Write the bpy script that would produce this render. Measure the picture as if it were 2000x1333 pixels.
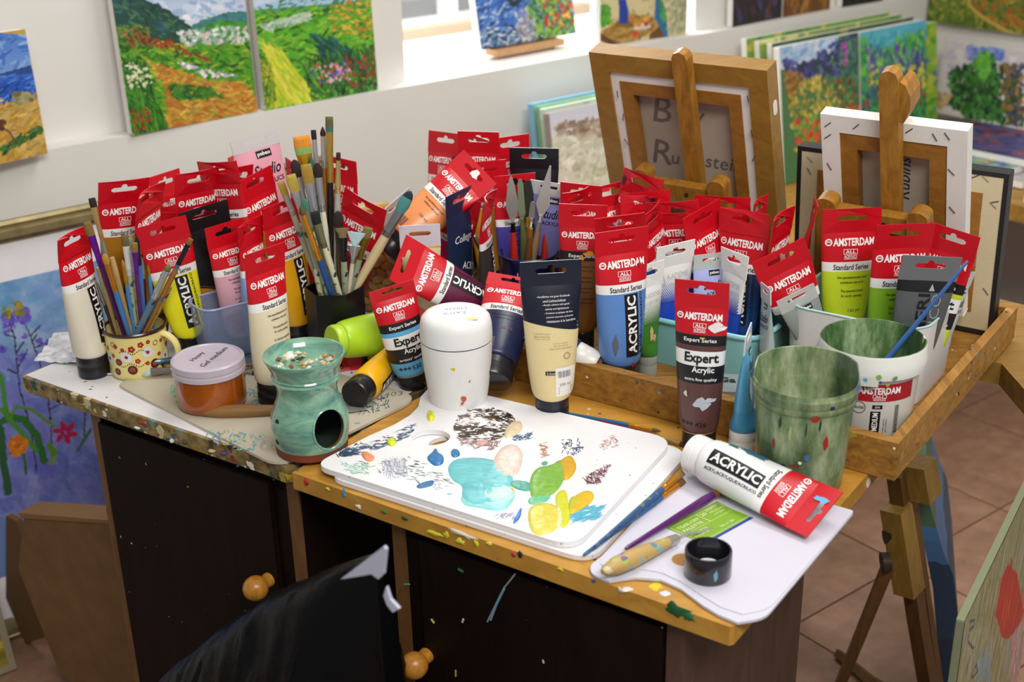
import bpy, bmesh, math, random
import numpy as np
from mathutils import Vector, Matrix, geometry
from math import sin, cos, pi, radians, degrees, sqrt, atan2
random.seed(7)
sc = bpy.context.scene
for o in list(bpy.data.objects):
    bpy.data.objects.remove(o)
COL = sc.collection

# ------------------------------------------------------------------ camera
F_PX, PITCH, ROLL = 2550.0, radians(23.1), radians(1.3)
CAM = Vector((0, 0, 1.44))
FW = Vector((0, cos(PITCH), -sin(PITCH)))
_dn = Vector((0, -sin(PITCH), -cos(PITCH)))
RT = cos(ROLL) * Vector((1, 0, 0)) + sin(ROLL) * _dn
DN = -sin(ROLL) * Vector((1, 0, 0)) + cos(ROLL) * _dn
cd = bpy.data.cameras.new('camera')
cam = bpy.data.objects.new('camera', cd)
COL.objects.link(cam)
cd.sensor_width = 36.0
cd.lens = F_PX / 2000 * 36
cd.clip_start = 0.02
cd.dof.use_dof = True
cd.dof.focus_distance = 1.58
cd.dof.aperture_fstop = 5.6
m = Matrix.Identity(4)
for i in range(3):
    m[i][0], m[i][1], m[i][2], m[i][3] = RT[i], -DN[i], -FW[i], CAM[i]
cam.matrix_world = m
sc.camera = cam

# ------------------------------------------------------------------ world, lights, exposure
wd = bpy.data.worlds.new('world')
sc.world = wd
wd.use_nodes = True
wd.node_tree.nodes['Background'].inputs[0].default_value = (0.93, 0.96, 1.0, 1)
wd.node_tree.nodes['Background'].inputs[1].default_value = 0.25
sc.view_settings.view_transform = 'Standard'
sc.view_settings.look = 'None'
sc.view_settings.exposure = 0.3
sc.view_settings.gamma = 1.0


def area(name, loc, target, sx, sy, energy, col):
    ld = bpy.data.lights.new(name, 'AREA')
    ld.shape = 'RECTANGLE'
    ld.size, ld.size_y = sx, sy
    ld.energy = energy
    ld.color = col
    o = bpy.data.objects.new(name, ld)
    COL.objects.link(o)
    o.location = loc
    o.rotation_euler = (Vector(target) - Vector(loc)).to_track_quat('-Z', 'Y').to_euler()
    return o


area('overhead_light', (0.55, 1.75, 2.75), (0.2, 1.55, 0.7), 1.5, 0.5, 20, (1.0, 0.96, 0.90))
area('overhead_light', (0.6, -0.45, 2.7), (0.1, 1.5, 0.8), 1.5, 0.5, 46, (1.0, 0.96, 0.90))  # front fill lamp, added to brighten surfaces facing the camera

# ------------------------------------------------------------------ places
T = 0.74                                      # table top height
DA = radians(55.0)
DE = Vector((sin(DA), -cos(DA), 0))            # along the desk front, to the right
DNV = Vector((cos(DA), sin(DA), 0))            # into the desk


def ray(u, v):
    return FW + RT * ((u - 1000) / F_PX) + DN * ((v - 666.5) / F_PX)


def at_z(u, v, z):
    d = ray(u, v)
    return CAM + d * ((z - CAM.z) / d.z)


def at_y(u, v, y):
    d = ray(u, v)
    return CAM + d * (y / d.y)


def at_pl(u, v, p, n):
    d = ray(u, v)
    return CAM + d * ((Vector(p) - CAM).dot(n) / d.dot(n))


FL = at_z(40, 735, T)


def D(e, n, z=T):
    return Vector((FL.x + e * DE.x + n * DNV.x, FL.y + e * DE.y + n * DNV.y, z))


WA = radians(52.5)
WD = Vector((sin(WA), cos(WA), 0))             # along the back wall, to the right
WN = Vector((-cos(WA), sin(WA), 0))            # away from the room
LEDGE = 0.86


def Wp(a, d, z):
    return Vector((a * WD.x + d * WN.x, a * WD.y + d * WN.y, z))


def at_wall(u, v, d):
    return at_pl(u, v, WN * d, WN)


# ------------------------------------------------------------------ materials
def lin(c):
    if isinstance(c, str):
        c = [int(c[i:i + 2], 16) / 255 for i in (0, 2, 4)]
    return tuple((x / 12.92 if x <= 0.04045 else ((x + 0.055) / 1.055) ** 2.4) for x in c[:3])


class NT:
    def __init__(self, name):
        self.m = bpy.data.materials.new(name)
        self.m.use_nodes = True
        self.t = self.m.node_tree
        self.b = self.t.nodes['Principled BSDF']

    def n(self, kind, **kw):
        x = self.t.nodes.new('ShaderNode' + kind)
        for k, v in kw.items():
            setattr(x, k, v)
        return x

    def link(self, a, b):
        self.t.links.new(a, b)

    def coords(self, scale=(1, 1, 1), out='Object', rot=(0, 0, 0)):
        tc = self.n('TexCoord')
        mp = self.n('Mapping')
        mp.inputs['Scale'].default_value = scale
        mp.inputs['Rotation'].default_value = rot
        self.link(tc.outputs[out], mp.inputs[0])
        return mp.outputs[0]

    def noise(self, vec, scale, detail=4, rough=0.55, dist=0.0):
        x = self.n('TexNoise')
        self.link(vec, x.inputs['Vector'])
        x.inputs['Scale'].default_value = scale
        x.inputs['Detail'].default_value = detail
        x.inputs['Roughness'].default_value = rough
        x.inputs['Distortion'].default_value = dist
        return x

    def ramp(self, fac, stops, interp='LINEAR'):
        r = self.n('ValToRGB')
        r.color_ramp.interpolation = interp
        el = r.color_ramp.elements
        while len(el) < len(stops):
            el.new(0.5)
        for x, (p, c) in zip(el, stops):
            x.position = p
            x.color = (*lin(c), 1)
        self.link(fac, r.inputs[0])
        return r.outputs[0]

    def math(self, op, a, b):
        x = self.n('Math', operation=op)
        for i, s in enumerate((a, b)):
            if isinstance(s, (int, float)):
                x.inputs[i].default_value = s
            else:
                self.link(s, x.inputs[i])
        return x.outputs[0]

    def mix(self, fac, a, b):
        x = self.n('Mix', data_type='RGBA')
        for i, s in ((0, fac), (6, a), (7, b)):
            if isinstance(s, (int, float)):
                x.inputs[i].default_value = s
            elif isinstance(s, tuple):
                x.inputs[i].default_value = (*s[:3], 1)
            else:
                self.link(s, x.inputs[i])
        return x.outputs[2]

    def splat(self, base, vec, scale, radius, keep, cols, wob=0.35):
        """irregular drops of dried paint over the base colour"""
        nz = self.noise(vec, scale * 1.7, 3)
        add = self.n('VectorMath', operation='MULTIPLY_ADD')
        self.link(nz.outputs['Color'], add.inputs[0])
        add.inputs[1].default_value = (wob / scale * 2,) * 3
        self.link(vec, add.inputs[2])
        vo = self.n('TexVoronoi')
        vo.inputs['Scale'].default_value = scale
        self.link(add.outputs[0], vo.inputs['Vector'])
        sp = self.n('SeparateColor')
        self.link(vo.outputs['Color'], sp.inputs[0])
        a = self.math('LESS_THAN', vo.outputs['Distance'], radius)
        b = self.math('LESS_THAN', sp.outputs[1], keep)
        k = self.math('MULTIPLY', a, b)
        st = [(i / len(cols), c) for i, c in enumerate(cols)]
        col = self.ramp(sp.outputs[0], st, 'CONSTANT')
        return self.mix(k, base, col)

    def bump(self, h, strength=0.2, dist=0.002):
        x = self.n('Bump')
        x.inputs['Strength'].default_value = strength
        x.inputs['Distance'].default_value = dist
        self.link(h, x.inputs['Height'])
        self.link(x.outputs[0], self.b.inputs['Normal'])

    def base(self, s):
        if isinstance(s, tuple):
            self.b.inputs['Base Color'].default_value = (*s[:3], 1)
        else:
            self.link(s, self.b.inputs['Base Color'])

    def set(self, rough=None, metal=None, alpha=None, trans=None, coat=None, spec=None, ior=None):
        for k, v in (('Roughness', rough), ('Metallic', metal), ('Alpha', alpha), ('Transmission Weight', trans),
                     ('Coat Weight', coat), ('Specular IOR Level', spec), ('IOR', ior)):
            if v is not None:
                self.b.inputs[k].default_value = v


MATS = {}


def mat(col, rough=0.45, metal=0.0, var=0.06, alpha=None, coat=None, key=None, scale=40.0, spec=None):
    """a plain colour with a faint procedural mottling"""
    k = key or (col, rough, metal, var, alpha, coat, spec)
    if k in MATS:
        return MATS[k]
    t = NT('paint_' + col if isinstance(col, str) else 'mat')
    c = lin(col)
    v = t.coords()
    nz = t.noise(v, scale, 3)
    lo = tuple(max(0, x * (1 - var)) for x in c)
    hi = tuple(min(1, x * (1 + var)) for x in c)
    t.base(t.mix(nz.outputs['Fac'], lo, hi))
    t.set(rough=rough, metal=metal, alpha=alpha, coat=coat, spec=spec)
    MATS[k] = t.m
    return t.m


def wood(name, dark, light, scale=1.0, axis=0, rough=0.5, splats=None, ring=14.0):
    if name in MATS:
        return MATS[name]
    t = NT(name)
    s = [3.0, 3.0, 3.0]
    for i in range(3):
        s[i] = 2.0 * scale if i == axis else ring * scale
    v = t.coords(tuple(s))
    nz = t.noise(v, 2.2, 6, 0.6, 0.8)
    c = t.ramp(nz.outputs['Fac'], [(0.3, dark), (0.7, light)])
    if splats:
        v2 = t.coords()
        for (sc_, r, k, cols) in splats:
            c = t.splat(c, v2, sc_, r, k, cols)
    t.base(c)
    t.set(rough=rough)
    t.bump(nz.outputs['Fac'], 0.15, 0.002)
    MATS[name] = t.m
    return t.m


PAINTS = ['e8e4da', '2f6fb0', '1f5a3c', 'd8c22a', 'b32018', '2a2f4a', '6fb0c0', 'e8e4da', '5a3a6a', 'd07a28']
MUDDY = ['c9b98a', '3a5a6a', '2d4a30', 'a8922a', '8a2a1c', '20242c', '6a8a88', 'ddd6c4', '4a4036', '9a6a28']

M_WALL = None


def make_wall_mat():
    t = NT('white_plaster')
    v = t.coords()
    a = t.noise(v, 1.5, 5)
    b = t.noise(v, 60, 4)
    t.base(t.ramp(a.outputs['Fac'], [(0.3, 'dedbd4'), (0.7, 'e9e7e2')]))
    t.set(rough=0.8)
    t.bump(b.outputs['Fac'], 0.12, 0.002)
    return t.m


M_WALL = make_wall_mat()


# ------------------------------------------------------------------ mesh helpers
def obj(name, verts, faces, mats, parent=None, midx=None, smooth=True, ang=40, loc=None):
    me = bpy.data.meshes.new(name)
    me.from_pydata([tuple(v) for v in verts], [], faces)
    if not isinstance(mats, (list, tuple)):
        mats = [mats]
    for x in mats:
        me.materials.append(x)
    if midx is not None:
        me.polygons.foreach_set('material_index', midx)
    if smooth and len(me.polygons):
        me.polygons.foreach_set('use_smooth', [True] * len(me.polygons))
        me.set_sharp_from_angle(angle=radians(ang))
    me.update()
    o = bpy.data.objects.new(name, me)
    COL.objects.link(o)
    if parent is not None:
        o.parent = parent
    if loc is not None:
        o.location = loc
    return o


def thing(name, label, cat, mw=None, group=None):
    o = bpy.data.objects.new(name, None)
    o.empty_display_size = 0.02
    COL.objects.link(o)
    tag(o, label, cat, group)
    if mw is not None:
        o.matrix_world = mw
    return o


def tag(o, label, cat, group=None):
    o['label'] = label
    o['category'] = cat
    if group:
        o['group'] = group
    return o


def struct(o):
    o['kind'] = 'structure'
    return o


class MB:
    """collects shapes for one mesh"""

    def __init__(self):
        self.v, self.f, self.mi = [], [], []

    def add(self, v, f, mi=0):
        k = len(self.v)
        self.v += [Vector(x) for x in v]
        self.f += [tuple(i + k for i in q) for q in f]
        self.mi += [mi] * len(f)
        return self

    def box(self, a, b, mi=0, M=None):
        (x0, y0, z0), (x1, y1, z1) = a, b
        v = [Vector(p) for p in ((x0, y0, z0), (x1, y0, z0), (x1, y1, z0), (x0, y1, z0), (x0, y0, z1), (x1, y0, z1), (x1, y1, z1), (x0, y1, z1))]
        if M is not None:
            v = [M @ p for p in v]
        return self.add(v, [(0, 3, 2, 1), (4, 5, 6, 7), (0, 1, 5, 4), (1, 2, 6, 5), (2, 3, 7, 6), (3, 0, 4, 7)], mi)

    def lathe(self, prof, n=32, mi=0, closed=False, mis=None):
        """prof: (radius, z) from start to end; radius 0 gives a pole"""
        k = len(self.v)
        rings = []
        for r, z in prof:
            if r < 1e-6:
                self.v.append(Vector((0, 0, z)))
                rings.append([len(self.v) - 1])
            else:
                st = len(self.v)
                self.v += [Vector((r * cos(2 * pi * i / n), r * sin(2 * pi * i / n), z)) for i in range(n)]
                rings.append(list(range(st, st + n)))
        for j in range(len(rings) - 1):
            a, b = rings[j], rings[j + 1]
            mm = mis[j] if mis else mi
            for i in range(n):
                i2 = (i + 1) % n
                if len(a) == 1 and len(b) == 1:
                    continue
                if len(a) == 1:
                    q = (a[0], b[i2], b[i])
                elif len(b) == 1:
                    q = (a[i], a[i2], b[0])
                else:
                    q = (a[i], a[i2], b[i2], b[i])
                self.f.append(q)
                self.mi.append(mm)
        return self

    def sweep(self, pts, rads, n=10, mi=0, flat=None, cap=True, up=None):
        """a round (or flattened) bar along a path; flat = list of width multipliers"""
        pts = [Vector(p) for p in pts]
        rings = []
        up = Vector(up) if up is not None else None
        prev = None
        for i, p in enumerate(pts):
            a = pts[max(0, i - 1)]
            b = pts[min(len(pts) - 1, i + 1)]
            t = (b - a).normalized()
            if prev is None:
                h = up if up is not None else (Vector((0, 0, 1)) if abs(t.z) < 0.9 else Vector((0, 1, 0)))
            else:
                h = prev
            s = t.cross(h).normalized()
            h = s.cross(t).normalized()
            prev = h
            st = len(self.v)
            fl = flat[i] if flat else 1.0
            for k in range(n):
                an = 2 * pi * k / n
                self.v.append(p + s * (cos(an) * rads[i] * fl) + h * (sin(an) * rads[i]))
            rings.append(st)
        for a, b in zip(rings, rings[1:]):
            for k in range(n):
                k2 = (k + 1) % n
                self.f.append((a + k, a + k2, b + k2, b + k))
                self.mi.append(mi)
        if cap:
            self.f.append(tuple(rings[0] + k for k in reversed(range(n))))
            self.f.append(tuple(rings[-1] + k for k in range(n)))
            self.mi += [mi, mi]
        return self

    def prism(self, loop, z0, z1, mi=0, holes=(), M=None):
        """extruded flat outline (list of xy) with holes"""
        loops = [[Vector((p[0], p[1], 0)) for p in loop]] + [[Vector((p[0], p[1], 0)) for p in h] for h in holes]
        tris = geometry.tessellate_polygon(loops)
        flat = [p for l in loops for p in l]
        N = len(flat)
        v = [Vector((p.x, p.y, z1)) for p in flat] + [Vector((p.x, p.y, z0)) for p in flat]
        f = []
        for a, b, c in tris:
            nrm = (flat[b] - flat[a]).cross(flat[c] - flat[a]).z
            if nrm < 0:
                b, c = c, b
            f.append((a, b, c))
            f.append((N + a, N + c, N + b))
        k = 0
        for l in loops:
            n = len(l)
            area2 = sum(l[i].x * l[(i + 1) % n].y - l[(i + 1) % n].x * l[i].y for i in range(n))
            ccw = area2 > 0
            if k > 0:
                ccw = not ccw
            for i in range(n):
                i2 = (i + 1) % n
                q = (k + i, N + k + i, N + k + i2, k + i2)
                f.append(q if ccw else tuple(reversed(q)))
            k += n
        if M is not None:
            v = [M @ p for p in v]
        return self.add(v, f, mi)

    def build(self, name, mats, parent=None, smooth=True, ang=40, loc=None, M=None):
        if M is not None:
            self.v = [M @ p for p in self.v]
        return obj(name, self.v, self.f, mats, parent, self.mi, smooth, ang, loc)


def frame_mat(o, x, y, z):
    m = Matrix.Identity(4)
    for i in range(3):
        m[i][0], m[i][1], m[i][2], m[i][3] = x[i], y[i], z[i], o[i]
    return m


def yaw_mat(p, yaw):
    return Matrix.Translation(Vector(p)) @ Matrix.Rotation(yaw, 4, 'Z')


DESKM = frame_mat(FL - Vector((0, 0, T)), DE, DNV, Vector((0, 0, 1)))     # desk coordinates: x along the front, y inwards, z from the floor
WALLM = frame_mat(Vector((0, 0, 0)), WD, WN, Vector((0, 0, 1)))


def chaikin(p, it=2, closed=True):
    p = [Vector(x) for x in p]
    for _ in range(it):
        q = []
        n = len(p)
        for i in range(n if closed else n - 1):
            a, b = p[i], p[(i + 1) % n]
            q += [a * 0.75 + b * 0.25, a * 0.25 + b * 0.75]
        p = q
    return p


def rrect(w, h, r, n=5, cx=0, cy=0):
    out = []
    for (sx, sy, a0) in ((1, 1, 0), (-1, 1, 90), (-1, -1, 180), (1, -1, 270)):
        for i in range(n + 1):
            a = radians(a0 + 90 * i / n)
            out.append((cx + sx * (w / 2 - r) + r * cos(a), cy + sy * (h / 2 - r) + r * sin(a)))
    return out


def ell(cx, cy, rx, ry, n=24):
    return [(cx + rx * cos(2 * pi * i / n), cy + ry * sin(2 * pi * i / n)) for i in range(n)]


# ------------------------------------------------------------------ lettering
_TX = {}


def text2d(s, bold=0.0, shear=0.0):
    """flat lettering as (verts, faces, width, height), lower left at the origin"""
    k = (s, bold, shear)
    if k in _TX:
        return _TX[k]
    cu = bpy.data.curves.new('lettering', 'FONT')
    cu.body = s
    cu.offset = bold
    cu.shear = shear
    cu.resolution_u = 2
    cu.fill_mode = 'FRONT'
    o = bpy.data.objects.new('lettering', cu)
    COL.objects.link(o)
    dg = bpy.context.evaluated_depsgraph_get()
    ev = o.evaluated_get(dg)
    me = ev.to_mesh()
    v = np.array([tuple(p.co) for p in me.vertices])[:, :2]
    f = [tuple(p.vertices) for p in me.polygons]
    ev.to_mesh_clear()
    bpy.data.objects.remove(o)
    bpy.data.curves.remove(cu)
    lo, hi = v.min(0), v.max(0)
    v = v - lo
    _TX[k] = (v, f, hi[0] - lo[0], hi[1] - lo[1])
    return _TX[k]


def text_at(s, cx, cy, w=None, h=None, bold=0.0, shear=0.0, rot=0.0, sx=1.0):
    """2D verts and faces of lettering centred at (cx, cy), fitted to a width and/or a height; rot in degrees"""
    v, f, tw, th = text2d(s, bold, shear)
    if w and h:
        ax, ay = w / tw, h / th
    elif w:
        ax = ay = w / tw
    else:
        ay = h / th
        ax = ay * sx
    p = (v - np.array([tw / 2, th / 2])) * np.array([ax, ay])
    c, s_ = cos(radians(rot)), sin(radians(rot))
    q = np.stack([p[:, 0] * c - p[:, 1] * s_ + cx, p[:, 0] * s_ + p[:, 1] * c + cy], 1)
    return [tuple(x) for x in q], f


def ring2d(cx, cy, r0, r1, n=14):
    v = [(cx + r * cos(2 * pi * i / n), cy + r * sin(2 * pi * i / n)) for r in (r0, r1) for i in range(n)]
    f = [(i, (i + 1) % n, n + (i + 1) % n, n + i) for i in range(n)]
    return v, [tuple(reversed(q)) for q in f]


def rect2d(x0, y0, x1, y1, nx=1, ny=1):
    v = [(x0 + (x1 - x0) * i / nx, y0 + (y1 - y0) * j / ny) for j in range(ny + 1) for i in range(nx + 1)]
    f = [(j * (nx + 1) + i, j * (nx + 1) + i + 1, (j + 1) * (nx + 1) + i + 1, (j + 1) * (nx + 1) + i) for j in range(ny) for i in range(nx)]
    return v, f


def frame2d(x0, y0, x1, y1, t):
    v, f = [], []
    for r in ((x0, y0, x1, y0 + t), (x0, y1 - t, x1, y1), (x0, y0, x0 + t, y1), (x1 - t, y0, x1, y1)):
        a, b = rect2d(*r)
        k = len(v)
        v += a
        f += [tuple(i + k for i in q) for q in b]
    return v, f


def merge2d(*items):
    v, f = [], []
    for a, b in items:
        k = len(v)
        v += list(a)
        f += [tuple(i + k for i in q) for q in b]
    return v, f


def print_on(name, item, fn, material, parent):
    """lay flat print on a surface; fn maps (x, y) to a 3D point just above it"""
    v, f = item
    return obj(name, [fn(x, y) for x, y in v], f, material, parent, smooth=False)

# ================================================================== the room
def build_room():
    # floor slab with single tiles
    t = NT('terracotta_tile')
    v = t.coords(out='Generated', scale=(1, 1, 1))
    oi = t.n('ObjectInfo')
    add = t.n('VectorMath', operation='ADD')
    t.link(v, add.inputs[0])
    t.link(oi.outputs['Location'], add.inputs[1])
    a = t.noise(add.outputs[0], 2.0, 5, 0.6)
    b = t.noise(add.outputs[0], 9.0, 4, 0.6)
    c = t.mix(0.45, a.outputs['Fac'], b.outputs['Fac'])
    t.base(t.ramp(c, [(0.34, '7e5e4a'), (0.5, '926e58'), (0.66, 'a68066')]))
    t.set(rough=0.45)
    t.bump(b.outputs['Fac'], 0.08, 0.002)
    mt = t.m
    MATS['tile'] = mt
    fl = struct(MB().box((-1.2, -0.4, -0.05), (3.4, 2.6, -0.006)).build('floor', mat('86644f', 0.8), M=WALLM, smooth=False))
    s, g = 0.333, 0.004
    me = MB().box((g / 2, g / 2, -0.006), (s - g / 2, s - g / 2, 0)).build('tile', mt, fl, smooth=False)
    first = True
    for i in range(-4, 11):
        for j in range(-2, 7):
            p = Wp(i * s - 0.05, j * s - 0.05, 0)
            if p.y < 0.9 or p.y > 4.3:
                continue
            if first:
                o, first = me, False
            else:
                o = me.copy()
                COL.objects.link(o)
            o.rotation_euler = (0, 0, pi / 2 - WA)
            o.location = p
    aL, aR = 1.528, 2.40
    up = 2.345
    mb = MB()
    mb.box((-1.2, 2.3, 0), (3.313, 2.98, LEDGE))                       # lower wall and ledge
    mb.box((-1.2, up, LEDGE), (aL, 2.98, 2.7))
    mb.box((aR, up, LEDGE), (3.313, 2.98, 2.7))
    mb.box((aL, up, 2.0), (aR, 2.98, 2.7))
    struct(mb.build('wall_back', M_WALL, M=WALLM, smooth=False))
    struct(MB().box((3.313, -0.4, 0), (3.45, 2.98, 2.7)).build('wall_right', M_WALL, M=WALLM, smooth=False))
    # window
    wf = mat('f4f4f2', 0.35)
    w = bpy.data.objects.new('window_1', None)
    COL.objects.link(w)
    struct(w)
    MB().box((aL, 2.745, LEDGE), (aR, 2.80, LEDGE + 0.025)).build('sill_track', mat('b9a58e', 0.6), w, smooth=False, M=WALLM)
    for z0, z1 in ((0.885, 0.90), (0.985, 1.012), (1.05, 1.07), (1.96, 2.0)):
        MB().box((aL, 2.78, z0), (aR, 2.82, z1)).build('frame_rail', wf, w, smooth=False, M=WALLM)
    for x in (aL, (aL + aR) / 2 - 0.02, aR - 0.04):
        MB().box((x, 2.782, 0.9), (x + 0.04, 2.818, 1.96)).build('frame_stile', wf, w, smooth=False, M=WALLM)
    g = NT('window_glass')
    g.base((0.9, 0.95, 1.0))
    g.set(rough=0.02, alpha=0.12)
    for x0, x1 in ((aL + 0.04, (aL + aR) / 2 - 0.02), ((aL + aR) / 2 + 0.02, aR - 0.04)):
        MB().box((x0, 2.798, 0.9), (x1, 2.802, 1.96)).build('pane', g.m, w, smooth=False, M=WALLM)
    # outside: a dark paved strip, a kerb and a bright pavement
    mb = MB()
    mb.box((0.6, 2.99, 0.2), (4.5, 3.75, 0.78))
    struct(mb.build('street_ground', mat('6a6062', 0.9), M=WALLM, smooth=False))
    struct(MB().box((0.6, 3.75, 0.2), (4.5, 3.83, 0.83)).build('street_kerb', mat('f0f0f0', 0.8), M=WALLM, smooth=False))
    struct(MB().box((0.6, 3.83, 0.2), (6.5, 9.0, 0.80)).build('street_pavement', mat('e8e6e2', 0.9), M=WALLM, smooth=False))


build_room()
# daylight falling in through the upper window, above the part in view
area('window_daylight', Wp(1.964, 2.72, 1.62), Wp(1.90, 1.6, 0.75), 0.8, 0.6, 16, (0.93, 0.96, 1.0))


# ================================================================== painted canvases
class Art:
    """a painted picture on a canvas plane; strokes are laid in the plane's own coordinates"""

    def __init__(self, bl, xd, up, w, h, nx, base):
        self.bl, self.xd, self.up, self.w, self.h = Vector(bl), xd, up, w, h
        self.nx = nx
        self.ny = max(8, int(nx * h / w))
        self.a = np.zeros((self.ny, nx, 3))
        self.a[:] = self.hexc(base)
        self.rng = np.random.default_rng(len(base) + nx + int(h * 1000))
        self.n = xd.cross(up)
        self.s = nx / w
        c = CAM - (self.bl + xd * (w / 2) + up * (h / 2))
        self.px = F_PX / c.length                                   # photograph pixels per metre here

    @staticmethod
    def hexc(c):
        return np.array([int(c[i:i + 2], 16) / 255 for i in (0, 2, 4)])

    def q(self, u, v):
        p = at_pl(u, v, self.bl, self.n) - self.bl
        return (p.dot(self.xd) * self.s, self.ny - p.dot(self.up) * self.s)

    def mask(self, pts):
        P = [self.q(*p) for p in pts]
        yy, xx = np.mgrid[0:self.ny, 0:self.nx] + 0.5
        m = np.zeros((self.ny, self.nx), bool)
        j = len(P) - 1
        for i in range(len(P)):
            xi, yi = P[i]
            xj, yj = P[j]
            c = ((yi > yy) != (yj > yy)) & (xx < (xj - xi) * (yy - yi) / (yj - yi + 1e-9) + xi)
            m ^= c
            j = i
        return m

    def poly(self, pts, col):
        self.a[self.mask(pts)] = self.hexc(col)

    def grad(self, pts, c0, c1):
        m = self.mask(pts)
        ys = np.where(m.any(1))[0]
        if len(ys) == 0:
            return
        t = np.clip((np.arange(self.ny) - ys[0]) / max(1, ys[-1] - ys[0]), 0, 1)[:, None, None]
        g = (1 - t) * self.hexc(c0) + t * self.hexc(c1)
        g = np.broadcast_to(g, self.a.shape)
        self.a[m] = g[m]

    def dab(self, x, y, l, wd, ang, c, op=1.0):
        r = int(max(l, wd)) + 2
        x0, x1, y0, y1 = int(max(0, x - r)), int(min(self.nx, x + r + 1)), int(max(0, y - r)), int(min(self.ny, y + r + 1))
        if x0 >= x1 or y0 >= y1:
            return
        yy, xx = np.mgrid[y0:y1, x0:x1] + 0.5
        ca, sa = cos(ang), sin(ang)
        dx, dy = xx - x, yy - y
        m = ((dx * ca + dy * sa) / l) ** 2 + ((-dx * sa + dy * ca) / wd) ** 2 < 1
        s = self.a[y0:y1, x0:x1]
        s[m] = s[m] * (1 - op) + c * op

    def strokes(self, n, pts, cols, l=8, wd=2, ang=0, jit=25, op=0.85):
        """n strokes inside the outline; sizes as seen in the photograph's pixels"""
        m = self.mask(pts) if pts else np.ones((self.ny, self.nx), bool)
        ys, xs = np.where(m)
        if len(ys) == 0:
            return
        k = self.s / self.px
        cc = [self.hexc(c) for c in cols]
        for i in self.rng.integers(0, len(ys), n):
            c = cc[self.rng.integers(0, len(cc))] + self.rng.normal(0, 0.03)
            f = 0.6 + 0.8 * self.rng.random()
            self.dab(xs[i], ys[i], max(0.7, l * k * f / 2), max(0.7, wd * k * f / 2), radians(ang + self.rng.normal(0, jit)), np.clip(c, 0, 1), op)

    def line(self, pts, col, wd=2):
        P = [np.array(self.q(*p)) for p in pts]
        k = self.s / self.px
        c = self.hexc(col)
        for a, b in zip(P, P[1:]):
            L = np.linalg.norm(b - a)
            for t in np.linspace(0, 1, max(2, int(L / max(0.4, wd * k / 3)))):
                p = a + (b - a) * t
                self.dab(p[0], p[1], max(0.6, wd * k / 2), max(0.6, wd * k / 2), 0, c)


M_ART = None


def art_mat():
    global M_ART
    if M_ART is None:
        t = NT('painted_canvas')
        at = t.n('Attribute')
        at.attribute_name = 'paint'
        t.base(at.outputs['Color'])
        v = t.coords()
        nz = t.noise(v, 350, 3)
        t.set(rough=0.45)
        t.bump(nz.outputs['Fac'], 0.25, 0.0015)
        M_ART = t.m
    return M_ART


def painted(art, parent, off=0.0008, name='painted_face', M=None):
    """the painted surface of an Art as a mesh that carries its colours"""
    nx, ny = art.nx, art.ny
    xs = np.linspace(0, art.w, nx + 1)
    ys = np.linspace(art.h, 0, ny + 1)
    X, Y = np.meshgrid(xs, ys)
    P = np.array(art.bl)[None, None] + X[..., None] * np.array(art.xd) + Y[..., None] * np.array(art.up) + np.array(art.n) * off
    V = P.reshape(-1, 3)
    i, j = np.meshgrid(np.arange(nx), np.arange(ny))
    k = (j * (nx + 1) + i).ravel()
    Fq = np.stack([k, k + nx + 1, k + nx + 2, k + 1], 1)
    me = bpy.data.meshes.new(name)
    me.vertices.add(len(V))
    me.vertices.foreach_set('co', V.ravel())
    me.loops.add(len(Fq) * 4)
    me.loops.foreach_set('vertex_index', Fq.ravel().astype(np.int32))
    me.polygons.add(len(Fq))
    me.polygons.foreach_set('loop_start', (np.arange(len(Fq)) * 4).astype(np.int32))
    me.update(calc_edges=True)
    at = me.color_attributes.new('paint', 'FLOAT_COLOR', 'CORNER')
    c = art.a.reshape(-1, 3)
    c = np.where(c <= 0.04045, c / 12.92, ((c + 0.055) / 1.055) ** 2.4)
    c4 = np.repeat(np.concatenate([c, np.ones((len(c), 1))], 1), 4, 0)
    at.data.foreach_set('color', c4.ravel().astype(np.float32))
    me.materials.append(art_mat())
    o = bpy.data.objects.new(name, me)
    COL.objects.link(o)
    o.parent = parent
    if parent is not None and parent.type == 'EMPTY':
        o.matrix_parent_inverse = parent.matrix_world.inverted()
    return o


M_CANVAS = mat('efece6', 0.75)


def canvas(label, bl, xd, up, w, h, th, nx, base, cat='painting', name='canvas_painting', side=None, group=None):
    n = xd.cross(up)
    M = frame_mat(bl, xd, up, n)
    root = thing(name, label, cat, frame_mat(bl, Vector((1, 0, 0)), Vector((0, 1, 0)), Vector((0, 0, 1))), group)
    bpy.context.view_layer.update()
    mb = MB().prism(rrect(w, h, 0.0025, 2, w / 2, h / 2), -th, 0)
    b = mb.build('canvas_body', side or M_CANVAS, root, M=M, smooth=False)
    b.matrix_parent_inverse = root.matrix_world.inverted()
    a = Art(bl, xd, up, w, h, nx, base)
    return root, a


def standing(label, pl, pr, z, h, lean, th, nx, base, **k):
    L, R = at_z(*pl, z), at_z(*pr, z)
    xd = (R - L).normalized()
    back = Vector((-xd.y, xd.x, 0))
    up = (Vector((0, 0, 1)) + back * lean).normalized()
    return canvas(label, L, xd, up, (R - L).length, h, th, nx, base, **k)


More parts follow.
